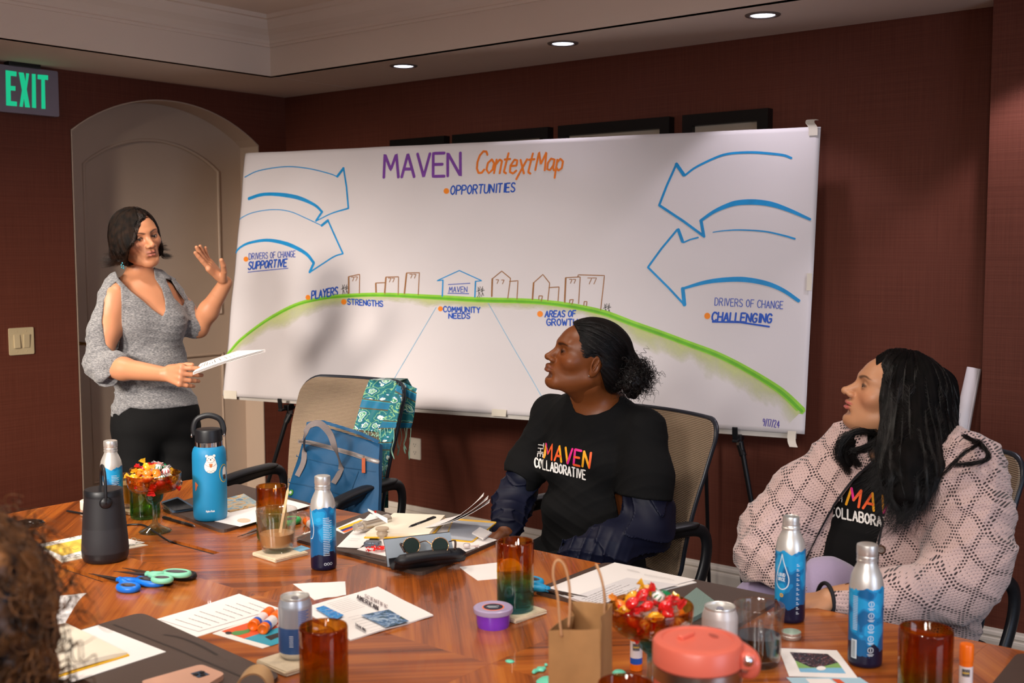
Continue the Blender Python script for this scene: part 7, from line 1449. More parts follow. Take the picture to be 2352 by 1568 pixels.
# --- portable speaker
P = Tb(243, 1297, .055); t = thing('speaker', 'black cylindrical portable speaker with loop handle', 'speaker', (P[0], P[1], TZ)); SPK = mat('speaker_shell', '#1d1d21', .55); 
def grille(nt, b):
    tc = N(nt, 'TexCoord'); sp = N(nt, 'SeparateXYZ'); nt.links.new(tc.outputs['Object'], sp.inputs[0]); a = N(nt, 'Math', operation='ARCTAN2'); nt.links.new(sp.outputs[1], a.inputs[0]); nt.links.new(sp.outputs[0], a.inputs[1])
    s1 = N(nt, 'Math', operation='SINE'); m1 = N(nt, 'Math', operation='MULTIPLY', i1=150.); nt.links.new(a.outputs[0], m1.inputs[0]); nt.links.new(m1.outputs[0], s1.inputs[0]); s2 = N(nt, 'Math', operation='SINE'); m2 = N(nt, 'Math', operation='MULTIPLY', i1=2600.); nt.links.new(sp.outputs[2], m2.inputs[0]); nt.links.new(m2.outputs[0], s2.inputs[0])
    s = N(nt, 'Math', operation='MULTIPLY'); nt.links.new(s1.outputs[0], s.inputs[0]); nt.links.new(s2.outputs[0], s.inputs[1]); mr = N(nt, 'MapRange', i1=-.2, i2=.6); nt.links.new(s.outputs[0], mr.inputs[0]); nt.links.new(ramp(nt, mr.outputs[0], [(0, '#2c2c31'), (1, '#0a0a0c')]), b.inputs['Base Color'])
g = G(); g.lathe([(.0600, .090), (.0625, .060), (.0645, .030), (.0640, .026)], 64, cap=False, sx=.92, sy=.92); g.ob('grille', mat('speaker_grille', '#1c1c20', .6, tex=grille, var=(3, 0)), t, smooth=True)
g = G(); g.lathe([(.0600, .090), (.0575, .120), (.0540, .155), (.0530, .170)], 64, cap=False, sx=.92, sy=.92); g.ob('upper_shell', SPK, t, smooth=True)
g = G(); g.lathe([(.0530, .170), (.0530, .184), (.0500, .188), (.0, .188)], 64, cap=False, sx=.92, sy=.92); g.ob('top_cap', BLK, t, smooth='auto'); g = G(); g.lathe([(0, 0), (.054, 0), (.060, .004), (.0635, .014), (.0640, .026)], 64, cap=False, sx=.92, sy=.92); g.ob('rubber_base', BLK, t, smooth='auto')
a0 = face_ang(P)+.1; e1 = np.array([cos(a0), sin(a0), 0]); g = G(); g.tube(bez([tuple(e1*.0505+[0, 0, .158]), tuple(e1*.050+[0, 0, .19]), tuple(e1*.044+[0, 0, .226]), tuple(e1*.020+[0, 0, .243]), tuple(-e1*.020+[0, 0, .243]), tuple(-e1*.044+[0, 0, .226]), tuple(-e1*.050+[0, 0, .19]), tuple(-e1*.0505+[0, 0, .158])], 8), .0062, 8, flat=.7, up=tuple(np.cross(e1, (0, 0, 1)))); g.ob('loop_handle', BLK, t, smooth=True)
g = G(); g.lathe([(0, .006), (.012, .005), (.016, 0)], 20, c=e1*.0495+[0, 0, .160], R=Rz(a0)@Ry(pi/2)); g.ob('handle_pivot', BLK, t, smooth=True)
# --- candy dishes
DISH = clear('glass_dish', zr=[(0, '#b8d0c0'), (.075, '#d8ece4'), (.085, '#3494a4'), (.115, '#4aa0a4'), (.128, '#8c9c50'), (.150, '#d09038'), (.19, '#c47c20')])
def candy_dish(lbl, P, s_=1.):
    t = thing('candy_dish', lbl, 'dish', (P[0], P[1], TZ), 0, 'stemmed glass candy dishes'); k = s_
    pr = [(0, .003), (.044, 0), (.046, .002), (.040, .006), (.020, .016), (.008, .026), (.0065, .045), (.007, .078), (.014, .084), (.022, .092), (.025, .104), (.026, .112), (.040, .116), (.062, .122), (.072, .134), (.0755, .150), (.0765, .168), (.0755, .170), (.074, .168), (.0730, .150), (.068, .138), (.058, .127), (.030, .120), (.022, .112), (.020, .100), (.012, .092), (0, .089)]
    g = G(); g.lathe([(r*k, z*k) for r, z in pr], 56, cap=False); g.ob('glass', DISH, t, smooth=True); return t
CW = {}
def candy_proto(kind):
    col = {'red': ('#d81e1e', '#e03030'), 'yellow': ('#f2ae18', '#f6c030'), 'green': ('#0f7a48', '#159058'), 'mint': ('#f0ece6', '#f2e8e4'), 'orange': ('#f08020', '#f4a040'), 'peppermint': ('#e8dcd8', '#f0e4e0')}[kind]
    root = thing('wrapped_candy', 'x', 'candy', (0, 0, 0)); m = mat('candy_'+kind, col[0], .15, coat=.8, spec=.6, sss=.1); wr = mat('wrapper_'+kind, col[1], .12, trans=.35 if kind not in ('mint', 'peppermint') else .8, spec=.8, ior=1.2)
    g = G()
    if kind in ('mint', 'peppermint'): g.lathe([(0, -.006), (.008, -.0055), (.0105, -.002), (.0105, .002), (.008, .0055), (0, .006)], 20)
    else: g.lathe([(0, -.0075), (.007, -.006), (.0105, -.002), (.0105, .002), (.007, .006), (0, .0075)], 16, sx=1.15)
    g.ob('sweet', m, root, smooth=True)
    if kind in ('mint', 'peppermint'):
        g = G(); 
        for q in range(9): a = q*2*pi/9; g.add([(.0107*cos(a+u), .0107*sin(a+u), z) for u, z in ((-.12, -.0022), (.12, -.0022), (.2, .0022), (-.04, .0022))]+[(.0081*cos(a+.3), .0081*sin(a+.3), .0058), (.0081*cos(a+.1), .0081*sin(a+.1), .0058)], [(0, 1, 2, 3), (3, 2, 4, 5)])
        g.ob('stripes', mat('stripe_red' if kind == 'peppermint' else 'stripe_green', '#c81828' if kind == 'peppermint' else '#147848', .3), root, kind='stuff')
    for s_ in (-1, 1):
        A = []; n = 15
        for i, (x, r_) in enumerate(((.0095, .0035), (.013, .0022), (.017, .0058), (.023, .0098))): A.append([(s_*x, r_*cos(a)*(1+.25*sin(5*a+i)), r_*sin(a)*.55*(1+.3*cos(4*a+i))) for a in np.linspace(0, 2*pi, n)])
        g = G(); g.grid(np.array(A)); g.ob('wrapper_twist', wr, root, smooth='auto')
    return root
def copy_thing(src, loc, rot, lbl, group, s_=1.):
    r = src.copy(); COL.objects.link(r); r.location = tuple(loc); r.rotation_euler = rot; r.scale = (s_,)*3; r['label'] = lbl; r['group'] = group
    for c in src.children: q = c.copy(); COL.objects.link(q); q.parent = r
    return r
PRO = {k: candy_proto(k) for k in ('red', 'yellow', 'green', 'mint', 'orange', 'peppermint')}; used_proto = set()
NM = {'red': 'red wrapped hard candy', 'yellow': 'yellow wrapped hard candy', 'green': 'green foil wrapped candy', 'mint': 'white mint with green stripes', 'orange': 'orange wrapped hard candy', 'peppermint': 'red-striped peppermint'}
def fill(P, k, where, seed, first):
    r = np.random.default_rng(seed); kinds = ['yellow', 'red', 'yellow', 'orange', 'yellow', 'red', 'mint', 'peppermint']; n = 0
    for lay, (z, R_, c) in enumerate(((.134, .052, 9), (.149, .058, 11), (.163, .054, 10), (.177, .040, 7), (.189, .018, 3))):
        for i in range(c):
            a = 2*pi*i/c+lay*.5+r.normal()*.12; q = R_*k*(1-.12*r.random()) if i % 3 or lay > 2 else R_*k*.45; kd = first[n] if n < len(first) else kinds[int(r.integers(8))]
            if lay == 3 and i == 0: kd = 'green'
            loc = (P[0]+q*cos(a), P[1]+q*sin(a), TZ+z*k); rot = tuple(r.uniform(-.8, .8, 2))+(r.uniform(0, 6.28),)
            if kd not in used_proto and False: pass
            copy_thing(PRO[kd], loc, rot, NM[kd]+(' deep inside the heap of the ', ' in the lower heap of the ', ' at rim height in the ', ' near the top of the heap in the ', ' on the very top of the heap in the ')[lay]+where, 'candies heaped in the '+where, 1.18*k); n += 1
D1P = Tb(357, 1229, .045); D2P = T(1494, 1598); candy_dish('stemmed glass candy dish on the left, before the standing person', D1P); candy_dish('stemmed glass candy dish behind the kraft paper bag', D2P, 1.0)
fill(D1P, 1., 'left candy dish', 3, []); fill(D2P, 1., 'right candy dish', 8, [])
for k, o in PRO.items():
    for c in list(o.children): bpy.data.objects.remove(c)
    bpy.data.objects.remove(o)
# --- cans
def can(lbl, P, dz, body, wrap, h=.122, r=.033):
    t = thing('drink_can', lbl, 'can', (P[0], P[1], TZ+dz), face_ang(P)); g = G(); g.lathe([(0, .004), (r*.70, .002), (r*.76, 0), (r*.82, .002), (r*.97, .010), (r, .014)], 48, cap=False); g.ob('base', ALU, t, smooth='auto')
    g = G(); g.lathe([(r, .014), (r, h-.022), (r*.985, h-.018), (r*.86, h-.005)], 48, cap=False); g.ob('body', body, t, smooth=True); g = G(); g.lathe([(r*.86, h-.005), (r*.87, h-.002), (r*.85, h), (r*.81, h-.001), (r*.79, h-.005), (0, h-.005)], 48, cap=False); g.ob('lid', ALU, t, smooth='auto')
    g = G(); g.prism(elp(.004, 0, .011, .007), h-.0046, h-.0035); g.ob('pull_tab', CHR, t); g = G(); g.prism(elp(.014, 0, .006, .008), h-.0049, h-.0046); g.ob('mouth_opening', DARKM, t); return t
def canw(nt, b):
    tc = N(nt, 'TexCoord'); sp = N(nt, 'SeparateXYZ'); nt.links.new(tc.outputs['Object'], sp.inputs[0]); mr = N(nt, 'MapRange', i1=0, i2=.122); nt.links.new(sp.outputs[2], mr.inputs[0]); nt.links.new(ramp(nt, mr.outputs[0], [(0, '#4a70b0'), (.52, '#7f96bc'), (.53, '#b9bbc4'), (.85, '#b9bbc4'), (.86, '#c6ccd8')], 'CONSTANT'), b.inputs['Base Color'])
P = Tb(680, 1520, .034, CZ); coaster('stone coaster under the blue and silver can', Tb(672, 1546, .05), rad(-5), .1); t = can('opened blue and silver drink can on a stone coaster', P, CZ, mat('can_blue', '#8a9cc0', .3, metal=.5, tex=canw, var=(3, 0)), None)
cyl_strokes(t, [[(.006, z), (.028-.006*(i % 2), z)] for i, z in enumerate(np.linspace(.098, .070, 9))], 0, .0331, mat('can_print_blue', '#5a78b8', .5), .0018); cyl_strokes(t, [[(-.012, z), (-.005, z)] for z in np.linspace(.05, .03, 6)], 0, .0331, WTX, .0012)
P = T(1652, 1532); t = can('opened white drink can behind the coral tumbler', P, 0, mat('can_white', '#c9c2c0', .35, metal=.2), None, .122, .0345); PLM = mat('can_print_plum', '#7a5068', .5)
L = [p+[-.0005, 0] for p in text('REAL', -.015, .078, .0062, wx=.5)[0]+text('FRUIT', -.015, .069, .0062, wx=.5)[0]+text('TASTES', -.0165, .056, .0062, wx=.48)[0]+text('BETTER', -.0165, .047, .0062, wx=.48)[0]]; cyl_strokes(t, [p+[-.004, 0] for p in L], 0, .0346, PLM, .0014, 'lettering'); cyl_strokes(t, [[(-.025, .042), (-.025, .089), (.003, .089), (.003, .042), (-.025, .042)], *[p+[-.026, .104] for p in text('nitro punch'.replace('g', 'c'), 0, 0, .005, wx=.4)[0]]] if False else [[(-.025, .042), (-.025, .089), (.003, .089), (.003, .042), (-.025, .042)]], 0, .0346, PLM, .0006, 'label_frame')
# --- coral travel tumbler
P = T(1598, 1890); t = thing('travel_tumbler', 'coral lidded travel tumbler with steel band at the bottom edge', 'tumbler', (P[0], P[1], TZ), face_ang(P)); CO = mat('coral_coat', '#d8614e', .4, bump=(700, .1)); CO2 = mat('coral_lid', '#dd6a56', .35)
g = G(); g.lathe([(0, 0), (.040, 0), (.044, .004), (.046, .10), (.060, .14), (.0605, .213)], 56, cap=False); g.ob('body', CO, t, smooth='auto'); g = G(); g.lathe([(.0605, .213), (.0615, .214), (.0615, .232), (.060, .233)], 56, cap=False); g.ob('steel_band', mat('brushed_steel', '#b8b0aa', .28, metal=1, bump=(40, .1, (1, 1, 20))), t, smooth='auto')
g = G(); g.lathe([(.060, .233), (.0625, .235), (.0625, .262), (.060, .2655), (.050, .267), (.049, .2655), (0, .2655)], 56, cap=False); g.ob('lid', CO2, t, smooth='auto'); g = G(); g.box((-.008, -.016, .268), (.030, .010, .007), R=Rz(-.6), b=.002); g.ob('lid_grip', CO2, t); 
g = G(); g.prism(elp(-.018, .022, .010, .005, 16, .6), .2655, .2662); g.ob('sip_hole', mat('coral_shadow', '#a8483a', .5), t)
g = G(); g.box((.01, .066, .245), (.03, .022, .024), R=Rz(.2), b=.006); g.tube(bez([(-.03, .056, .252), (.0, .072, .250), (.012, .078, .240), (.006, .074, .222), (-.01, .062, .216)], 8), .009, 10, flat=.6); g.ob('handle', CO2, t, smooth='auto'); g = G(); g.lathe([(0, .003), (.007, .002), (.007, 0)], 18, c=(.0265, .068, .248), R=Ry(pi/2)); g.ob('steel_pin', CHR, t, smooth=True)
# --- putty tub
P = Tb(1133, 1449, .034); t = thing('putty_tub', 'round plastic tub of purple putty with labelled lid', 'tub', (P[0], P[1], TZ), face_ang(P)+pi/2); g = G(); g.lathe([(0, .001), (.0335, 0), (.0355, .008), (.0375, .033), (0, .034)], 40, cap=False); g.ob('putty', mat('purple_putty', '#7a35c0', .3, coat=.5, bump=(40, .3)), t, smooth='auto')
g = G(); g.lathe([(.037, .029), (.0415, .031), (.0425, .034), (.0425, .041), (.040, .043), (.030, .0415), (0, .041)], 48, cap=False); g.ob('lid', mat('frosted_lid', '#c9b8dc', .3, trans=.35), t, smooth='auto'); g = G(); g.prism(elp(0, 0, .024, .024), .0412, .0418); g.ob('label_ring', mat('label_orange', '#e8784a', .5), t); g = G(); g.prism(elp(0, 0, .021, .021), .0418, .0422); g.ob('label_disc', mat('label_navy', '#20243a', .5), t)
g = G(); [ribbon(g, np.array([(x0, y, .0425), (x1, y, .0425)]), (0, 0, 1), .0016) for x0, x1, y in ((-.012, .012, .004), (-.014, .006, -.001), (-.010, .010, -.006))]; g.ob('label_print', WTX, t, kind='stuff')
# --- glue sticks
OG = mat('glue_orange', '#f4700c', .35); GW = mat('glue_white', '#e6dcdc', .4); GB = mat('glue_blue', '#1f55b8', .4)
def glue(lbl, loc, rot, L=.098, r=.0118):
    t = thing('glue_stick', lbl, 'glue stick', loc, 0, 'orange capped glue sticks'); t.rotation_euler = rot
    def seg(nm, pr, m): g = G(); g.lathe(pr, 28, cap=False); g.ob(nm, m, t, smooth='auto')
    seg('base', [(0, .004), (.004, .004), (r*.8, .0), (r, .001), (r, .014), (0, .014)], OG); seg('label_blue', [(r*.99, .014), (r*.99, .026)], GB); seg('label_white', [(r*.99, .026), (r*.99, L*.6)], GW); seg('label_orange', [(r*.99, L*.6), (r*.99, L*.70)], OG); seg('cap', [(r*.99, L*.70), (r*1.06, L*.70), (r*1.06, L-.003), (r*.95, L), (0, L)], OG)
    g = G(); n = 6; A = [[((r*.995)*cos(a), (r*.995)*sin(a), z) for z in (L*.42, L*.56)] for a in np.linspace(-.6, .6, n)]; g.grid(np.array(A)); g.ob('label_badge', BPM, t); cyl_strokes(t, [p+[-.007, L*.46] for p in text("ELMERS"[:6], 0, 0, .004, wx=.38)[0]] if False else [[(-.005, L*.49), (.005, L*.49)]], 0, r, YEL, .0022, 'label_print'); return t
def lay(a, b, r=.0125): A = T(*a, r); B = T(*b, r); d = B-A; return A, (0, pi/2, math.atan2(d[1], d[0]))
P = T(2217, 1600); glue('upright orange capped glue stick right of the amber tumbler', P, (0, 0, face_ang(P))); P = Tb(1461, 1543, .012); glue('upright glue stick half hidden under the right candy dish', P, (0, 0, face_ang(P)))
A, R_ = lay((580, 1437), (616, 1408)); glue('left of the two glue sticks lying on the letter page', A, R_); A, R_ = lay((603, 1445), (636, 1415)); glue('right of the two glue sticks lying on the art card', A, R_); A, R_ = lay((726, 1212), (690, 1185)); glue('glue stick lying behind the centre aluminium bottle', A, R_)
# --- scissors
BLD = mat('scissor_steel', '#6a6460', .3, metal=.9)
def scissors(lbl, tip, end, m, dz=0., L=.205, inner='#4a4448', op=.06, flip=1):
    A = T(*tip, dz); B = T(*end, dz); d = B-A; rz = math.atan2(d[1], d[0]); L = np.linalg.norm(d[:2]); t = thing('scissors', lbl, 'scissors', (A[0], A[1], TZ+dz), rz); k = L/.205; im = mat('grip_'+inner.strip('#'), inner, .6)
    for s_ in (1, -1):
        q = s_*flip; R_ = Rz(q*op); pv = np.array([.098*k, 0, 0]); ap = lambda V: (np.array(V)-pv) @ R_.T+pv
        g = G(); P = [(0, 0), (.05*k, .006*k*q), (.098*k, .008*k*q), (.108*k, -.004*k*q), (.05*k, -.002*k*q)]; g.prism([tuple(ap((x, y, 0))[:2]) for x, y in P], .006+.0018*s_, .0075+.0018*s_); g.ob('blade', BLD, t)
        c = np.array([.165*k, q*.024*k, .008]); rx, ry = (.034*k, .019*k) if s_ > 0 else (.024*k, .017*k); c[0] -= 0 if s_ > 0 else .004*k; a = np.linspace(0, 2*pi, 27)[:-1]; ring = ap(np.c_[c[0]+rx*np.cos(a), c[1]+ry*np.sin(a)+.0*a, np.full(26, .008)])
        g = G(); g.tube(ring, .0062*k, 8, closed=True, flat=1.15, up=(0, 0, 1)); g.tube(ap([(.092*k, q*-.003*k, .008), (.112*k, q*.004*k, .008), (.138*k, q*.012*k, .008)]), [.005*k, .0075*k, .0075*k], 8, up=(0, 0, 1)); g.ob('handle', m, t, smooth=True)
        g = G(); g.tube(ap(np.c_[c[0]+(rx-.0055*k)*np.cos(a), c[1]+(ry-.0055*k)*np.sin(a), np.full(26, .008)]), .0035*k, 6, closed=True, flat=1.7, up=(0, 0, 1)); g.ob('soft_grip', im, t, smooth=True)
    g = G(); g.lathe([(.0048*k, 0), (.0048*k, .004), (.003*k, .0052), (0, .0052)], 14, c=(.098*k, 0, .010)); g.ob('pivot', m, t, smooth='auto'); return t
scissors('bright blue handled scissors in front of the black speaker', (208, 1323), (352, 1356), mat('handle_blue', '#0f6fd8', .35)); scissors('black handled scissors underneath the mint pair', (285, 1310), (426, 1340), mat('handle_black', '#1c1c1e', .4)); scissors('mint green handled scissors lying on the black pair', (264, 1318), (424, 1334), mat('handle_mint', '#7cc4a4', .4), dz=.018)
scissors('light blue handled scissors behind the amber and teal tumbler', (1345, 1380), (1165, 1340), mat('handle_light_blue', '#1a98d0', .35), dz=PZD); scissors('green handled scissors with blades pointing out behind the coffee mug', (550, 1237), (668, 1190), mat('handle_green', '#2aa858', .4), dz=0)
# --- kraft bag
P = [PZ(x, y, .945) for x, y in ((1261, 1447), (1379, 1445), (1405, 1386), (1314, 1380))]; c_ = sum(P)/4; t = thing('paper_bag', 'small brown kraft paper bag with twisted handles', 'bag', (c_[0], c_[1], TZ)); KR = mat('kraft_paper', '#a87b4c', .8, var=(25, .08), bump=(30, .3)); z0 = TZ
def wall(a, b, pinch=0.):
    n = 9; A = []
    for i in range(n):
        u = i/(n-1); row = []
        for v in np.linspace(0, 1, 7): q = a*(1-u)+b*u; q = q.copy(); q[2] = z0+(q[2]-z0)*v; inn = c_-q; inn[2] = 0; inn /= np.linalg.norm(inn)+1e-9; q += inn*(pinch*(1-abs(2*u-1))*v**2+.0015*sin(9*u+5*v)); row.append(q)
        A.append(row)
    g = G(); g.slab(np.array(A), .0006); return g
for nm, a, b, pc_ in (('front_panel', P[0], P[1], 0), ('gusset', P[1], P[2], .010), ('back_panel', P[2], P[3], 0), ('gusset', P[3], P[0], .022)): wall(a, b, pc_).ob(nm, KR, t, world=True, smooth='auto')
g = G(); g.prism([tuple(p[:2]) for p in P], z0, z0+.001); g.ob('base_panel', KR, t, world=True)
dF, dB = depth(P[0]), depth(P[3]); TW = mat('twisted_paper_cord', '#b98a62', .8, bump=(200, .6, (1, 1, .3)))
g = G(); g.tube(bez([J(1290, 1462, dF), J(1285, 1420, dF), J(1281, 1370, dF), J(1271, 1325, dF), J(1273, 1296, dF), J(1283, 1286, dF), J(1297, 1300, dF), J(1307, 1340, dF), J(1309, 1385, dF), J(1306, 1440, dF-.0)], 6), .0021, 8); g.ob('handle', TW, t, world=True, smooth=True)
g = G(); g.tube(bez([J(1392, 1410, dB), J(1388, 1360, dB), J(1378, 1318, dB), J(1369, 1298, dB), J(1372, 1300, dB-.01), J(1382, 1330, dB-.02), J(1388, 1370, dB-.02), J(1388, 1430, dB-.02)], 6), .0021, 8); g.ob('handle', TW, t, world=True, smooth=True)
# --- notebook, sunglasses and small things on the middle pad
quad_thing('paper_sheet', 'white sheet under the sunglasses case on the middle pad', 'paper', [(820, 1262), (985, 1300), (1141, 1240), (980, 1196)], PZD, .001, PAPW); t = quad_thing('printed_page', 'white page left of the open notebook on the middle pad', 'paper', [(774, 1256), (826, 1259), (900, 1190), (850, 1180)], PZD+.0012, .001, PAPW); lines_on(t, [(800, 1240), (830, 1242), (835, 1238), (806, 1236)], PZD+.003, 2, INK, .0009, 0, 1, 0, 1, 4)
t = thing('open_notebook', 'open white-paged notebook with fanned leaves and yellow cover edge', 'notebook', T(930, 1210, PZD+.003)); Q = [(838, 1232), (988, 1232), (1140, 1246) if False else (1024, 1192), (905, 1184)]
P = [T(x, y, PZD+.003) for x, y in ((836, 1236), (990, 1236), (1026, 1192), (902, 1186))]; g = G(); g.prism([tuple(p[:2]) for p in P], TZ+PZD+.003, TZ+PZD+.006); g.ob('cover', mat('yellow_cover', '#e8b420', .45), t, world=True); P = [T(x, y, PZD+.006) for x, y in ((840, 1232), (986, 1232), (1022, 1190), (905, 1185))]; g = G(); g.prism([tuple(p[:2]) for p in P], TZ+PZD+.006, TZ+PZD+.016); g.ob('page_block', mat('page_edges', '#e9dfcc', .7), t, world=True)
sp0, sp1 = T(975, 1212, PZD+.016), T(1025, 1190, PZD+.016); dd = depth(sp0)
for (x1, y1), (x2, y2), k in (((1112, 1131), (1050, 1170), .0), ((1122, 1138), (1060, 1180), .01), ((1126, 1146), (1075, 1192), .02)):
    E0, E1 = J(x1, y1, dd+.05), J(x1-2, y1+8, dd-.10); A = np.array([[a*(1-v)+b*v+np.array([0, 0, -.018*sin(v*pi)*(1-k*10)]) for v in np.linspace(0, 1, 9)] for a, b in ((sp1, E0), ((sp0+sp1)/2, (E0+E1)/2), (sp0, E1))]); g = G(); g.slab(A, .0007); g.ob('leaf', PAPW, t, world=True, smooth='auto')
t = quad_thing('booklet', 'grey and yellow edged booklet right of the open notebook', 'booklet', [(1022, 1240), (1085, 1246), (1142, 1200), (1040, 1192)], PZD+.0015, .003, mat('yellow_cover', '#e8b420', .45), nm='cover', rnd=.01); patch(t, 'grey_face', [(1024, 1236), (1083, 1242), (1136, 1201), (1042, 1194)], PZD+.005, mat('booklet_grey', '#a9aeb8', .6)); 
quad_thing('card_tab', 'small folded white card tab on the grey and yellow booklet', 'card', [(1084, 1226), (1110, 1240), (1130, 1225), (1102, 1213)], PZD+.006, .004, PAPW)
t = thing('sanitizer_bottle', 'clear small sanitizer bottle with white label flag lying behind the middle pad', 'bottle', T(850, 1200, .02)); a, b = T(815, 1212, PZD+.022), T(893, 1190, PZD+.022); d = (b-a)/np.linalg.norm(b-a); L = np.linalg.norm(b-a); g = G(); g.tube([a+d*.026, a+d*.03, a+d*(L-.004), b], [.012, .017, .017, .012], 20, flat=.8); g.ob('bottle_body', mat('gel_plastic', '#b9ab98', .15, trans=.4), t, world=True, smooth='auto'); g = G(); g.tube([a, a+d*.002, a+d*.024, a+d*.026], [.008, .0115, .0115, .008], 16); g.ob('cap', mat('clear_cap', '#c8bfb4', .2, trans=.5), t, world=True, smooth='auto')
A = np.array([[a+d*(.038+.045*u)+np.array([0, 0, .0140])+np.cross(d, (0, 0, 1))*(v*.012) for v in (-1, 0, 1)] for u in (0, 1)]); g = G(); g.grid(A); g.ob('label', PAPW, t, world=True)
A = np.array([[J(845+45*u, 1182-12*(1-u)*(1-v)*1.2+12*u*v-10*v*(1-u)+8*u, depth(a)+.02) for v in (0, 1)] for u in np.linspace(0, 1, 4)]); g = G(); g.slab(A, .0006); g.ob('label_flag', PAPW, t, world=True); g = G(); g.lathe([(0, .0), (.0035, 0)], 12, c=J(862, 1175, depth(a)+.012), R=np.stack([RC[0], RC[1], -RC[2]], 1)); g.add([(0, 0, 0)]*3, []) ; g.ob('red_dot', mat('red_dot', '#c82820', .5), t, world=True)
# sunglasses case
CS = mat('case_black', '#12141a', .45, bump=(200, .3)); CL = mat('case_lining', '#8f9aa6', .8)
t = thing('glasses_case', 'open black sunglasses case with grey lining on the middle pad', 'glasses case', T(975, 1270, PZD)); a, b = T(900, 1290, PZD+.022), T(1062, 1270, PZD+.022); ax = (b-a)/np.linalg.norm(b-a); L = np.linalg.norm(b-a); up = np.array([0, 0, 1.]); fw = np.cross(up, ax); fw /= np.linalg.norm(fw)
def arcsheet(a, ax, L, c, r, t0, t1, th, m, nm, bulge=.06):
    A = []
    for u in np.linspace(0, 1, 12): k = 1-bulge*(2*u-1)**4; A.append([a+ax*L*u+c+(fw*cos(q)+up*sin(q))*r*k for q in np.linspace(t0, t1, 10)])
    g = G(); g.slab(np.array(A), th); return g.ob(nm, m, t, world=True, smooth='auto')
arcsheet(a, ax, L, fw*.0+up*.004, .026, -pi*.95, -.05, .003, CS, 'lower_shell')
lidA = np.array([[a+ax*L*(u*.93+.0)+fw*(.028+.012*v+.016*v*v)+up*(-.018+.062*v) for v in np.linspace(0, 1, 8)] for u in np.linspace(-.02, 1, 10)]); g = G(); g.slab(lidA, .003); g.ob('lid_shell', CS, t, world=True, smooth='auto'); g = G(); g.slab(lidA*1.0-fw*.0042, .0006); g.ob('lid_lining', CL, t, world=True, smooth='auto')
g = G(); g.tube(bez([a-fw*.02+up*.006, (a+b)/2-fw*.027+up*.012, b-fw*.02+up*.006], 6), [.004]+[.017]*11+[.004], 10, flat=.8); g.ob('front_flap', CS, t, world=True, smooth=True)
# sunglasses
t = thing('sunglasses', 'round gold-rimmed sunglasses standing in the open black case', 'sunglasses', T(980, 1258, PZD+.02)); GO = mat('gold_wire', '#d8a878', .2, metal=1); LN = mat('green_lens', '#16261f', .08, trans=.3, spec=.7); dg = depth(a)+.022
for cx in (945, 1011):
    c = J(cx, 1253, dg); ex = ax; ez = up*.95+fw*.3; a_ = np.linspace(0, 2*pi, 33)[:-1]; ring = np.array([c+ex*.0225*cos(q)+ez*.0205*sin(q) for q in a_]); g = G(); g.tube(ring, .0013, 8, closed=True); g.ob('rim', GO, t, world=True, smooth=True); g = G(); g.add(np.concatenate([ring, [c]]), [(i, (i+1) % 32, 32) for i in range(32)]); g.ob('lens', LN, t, world=True)
c0, c1 = J(945, 1253, dg)+ax*.0225, J(1011, 1253, dg)-ax*.0225; g = G(); g.tube(bez([c0+up*.006, (c0+c1)/2+up*.012, c1+up*.006], 6), .0013, 8); g.ob('bridge', GO, t, world=True)
TRT = mat('tortoise_tip', '#2c140c', .25)
for s_, cx in ((-1, 945), (1, 1011)): c = J(cx, 1253, dg)+ax*s_*.024; g = G(); g.tube(bez([c+up*.008, c+ax*s_*.010-fw*.015+up*.012, c+ax*s_*.004-fw*.03-up*.006], 6), [.0015]*6+[.003]*7, 8); g.ob('temple', TRT, t, world=True, smooth=True)
t = thing('candy_wrapper', 'crumpled red wrapped candy left of the sunglasses case', 'wrapper', T(862, 1258, PZD)); r_ = np.random.default_rng(6); g = G(); 
for i in range(9):
    c = T(840+r_.random()*42, 1258+r_.random()*9, PZD+.006); A = np.array([[c+np.array([.012*(u-.5), .012*(v-.5), .007*r_.random()]) for v in np.linspace(0, 1, 4)] for u in np.linspace(0, 1, 4)]); g.slab(A, .0005)
g.ob('wrapper', mat('red_cellophane', '#d8201a', .15, spec=.8), t, world=True, kind='stuff')
t = thing('foil_packet', 'folded silver and blue foil packet behind the red wrapper', 'packet', T(850, 1244, PZD)); g = G(); c = T(856, 1248, PZD+.008); g.box(c, (.045, .03, .014), R=Rz(.5), b=.005); g.ob('foil', mat('blue_foil', '#6d7480', .25, metal=.6, bump=(60, .8)), t, world=True)
P = T(878, 1236, PZD); t = thing('round_tin', 'small tan round tin between notebook and sunglasses case', 'tin', P); g = G(); g.lathe([(0, 0), (.013, 0), (.0135, .010), (.016, .0105), (.016, .016), (.013, .020), (.013, .024), (.0185, .025), (.0185, .030), (0, .031)], 28); g.ob('tin', mat('tan_tin', '#b8a288', .4), t, smooth='auto')
t = thing('mint_wrapper', 'clear wrapped peppermint beside the right end of the sunglasses case', 'candy', T(1072, 1252, PZD+.01)); g = G(); g.lathe([(0, -.005), (.009, -.004), (.010, 0), (.009, .004), (0, .005)], 16); g.ob('sweet', mat('candy_peppermint', '#e8dcd8', .15), t, smooth=True); A = np.array([[(.010+.022*u, (.003+.012*u)*cos(q), .004*u*sin(3*q)) for q in np.linspace(-1.4, 1.4, 8)] for u in np.linspace(0, 1, 4)]); g = G(); g.grid(A); g.ob('wrapper_twist', mat('clear_wrap', '#f4e4e4', .1, trans=.8, ior=1.1), t)
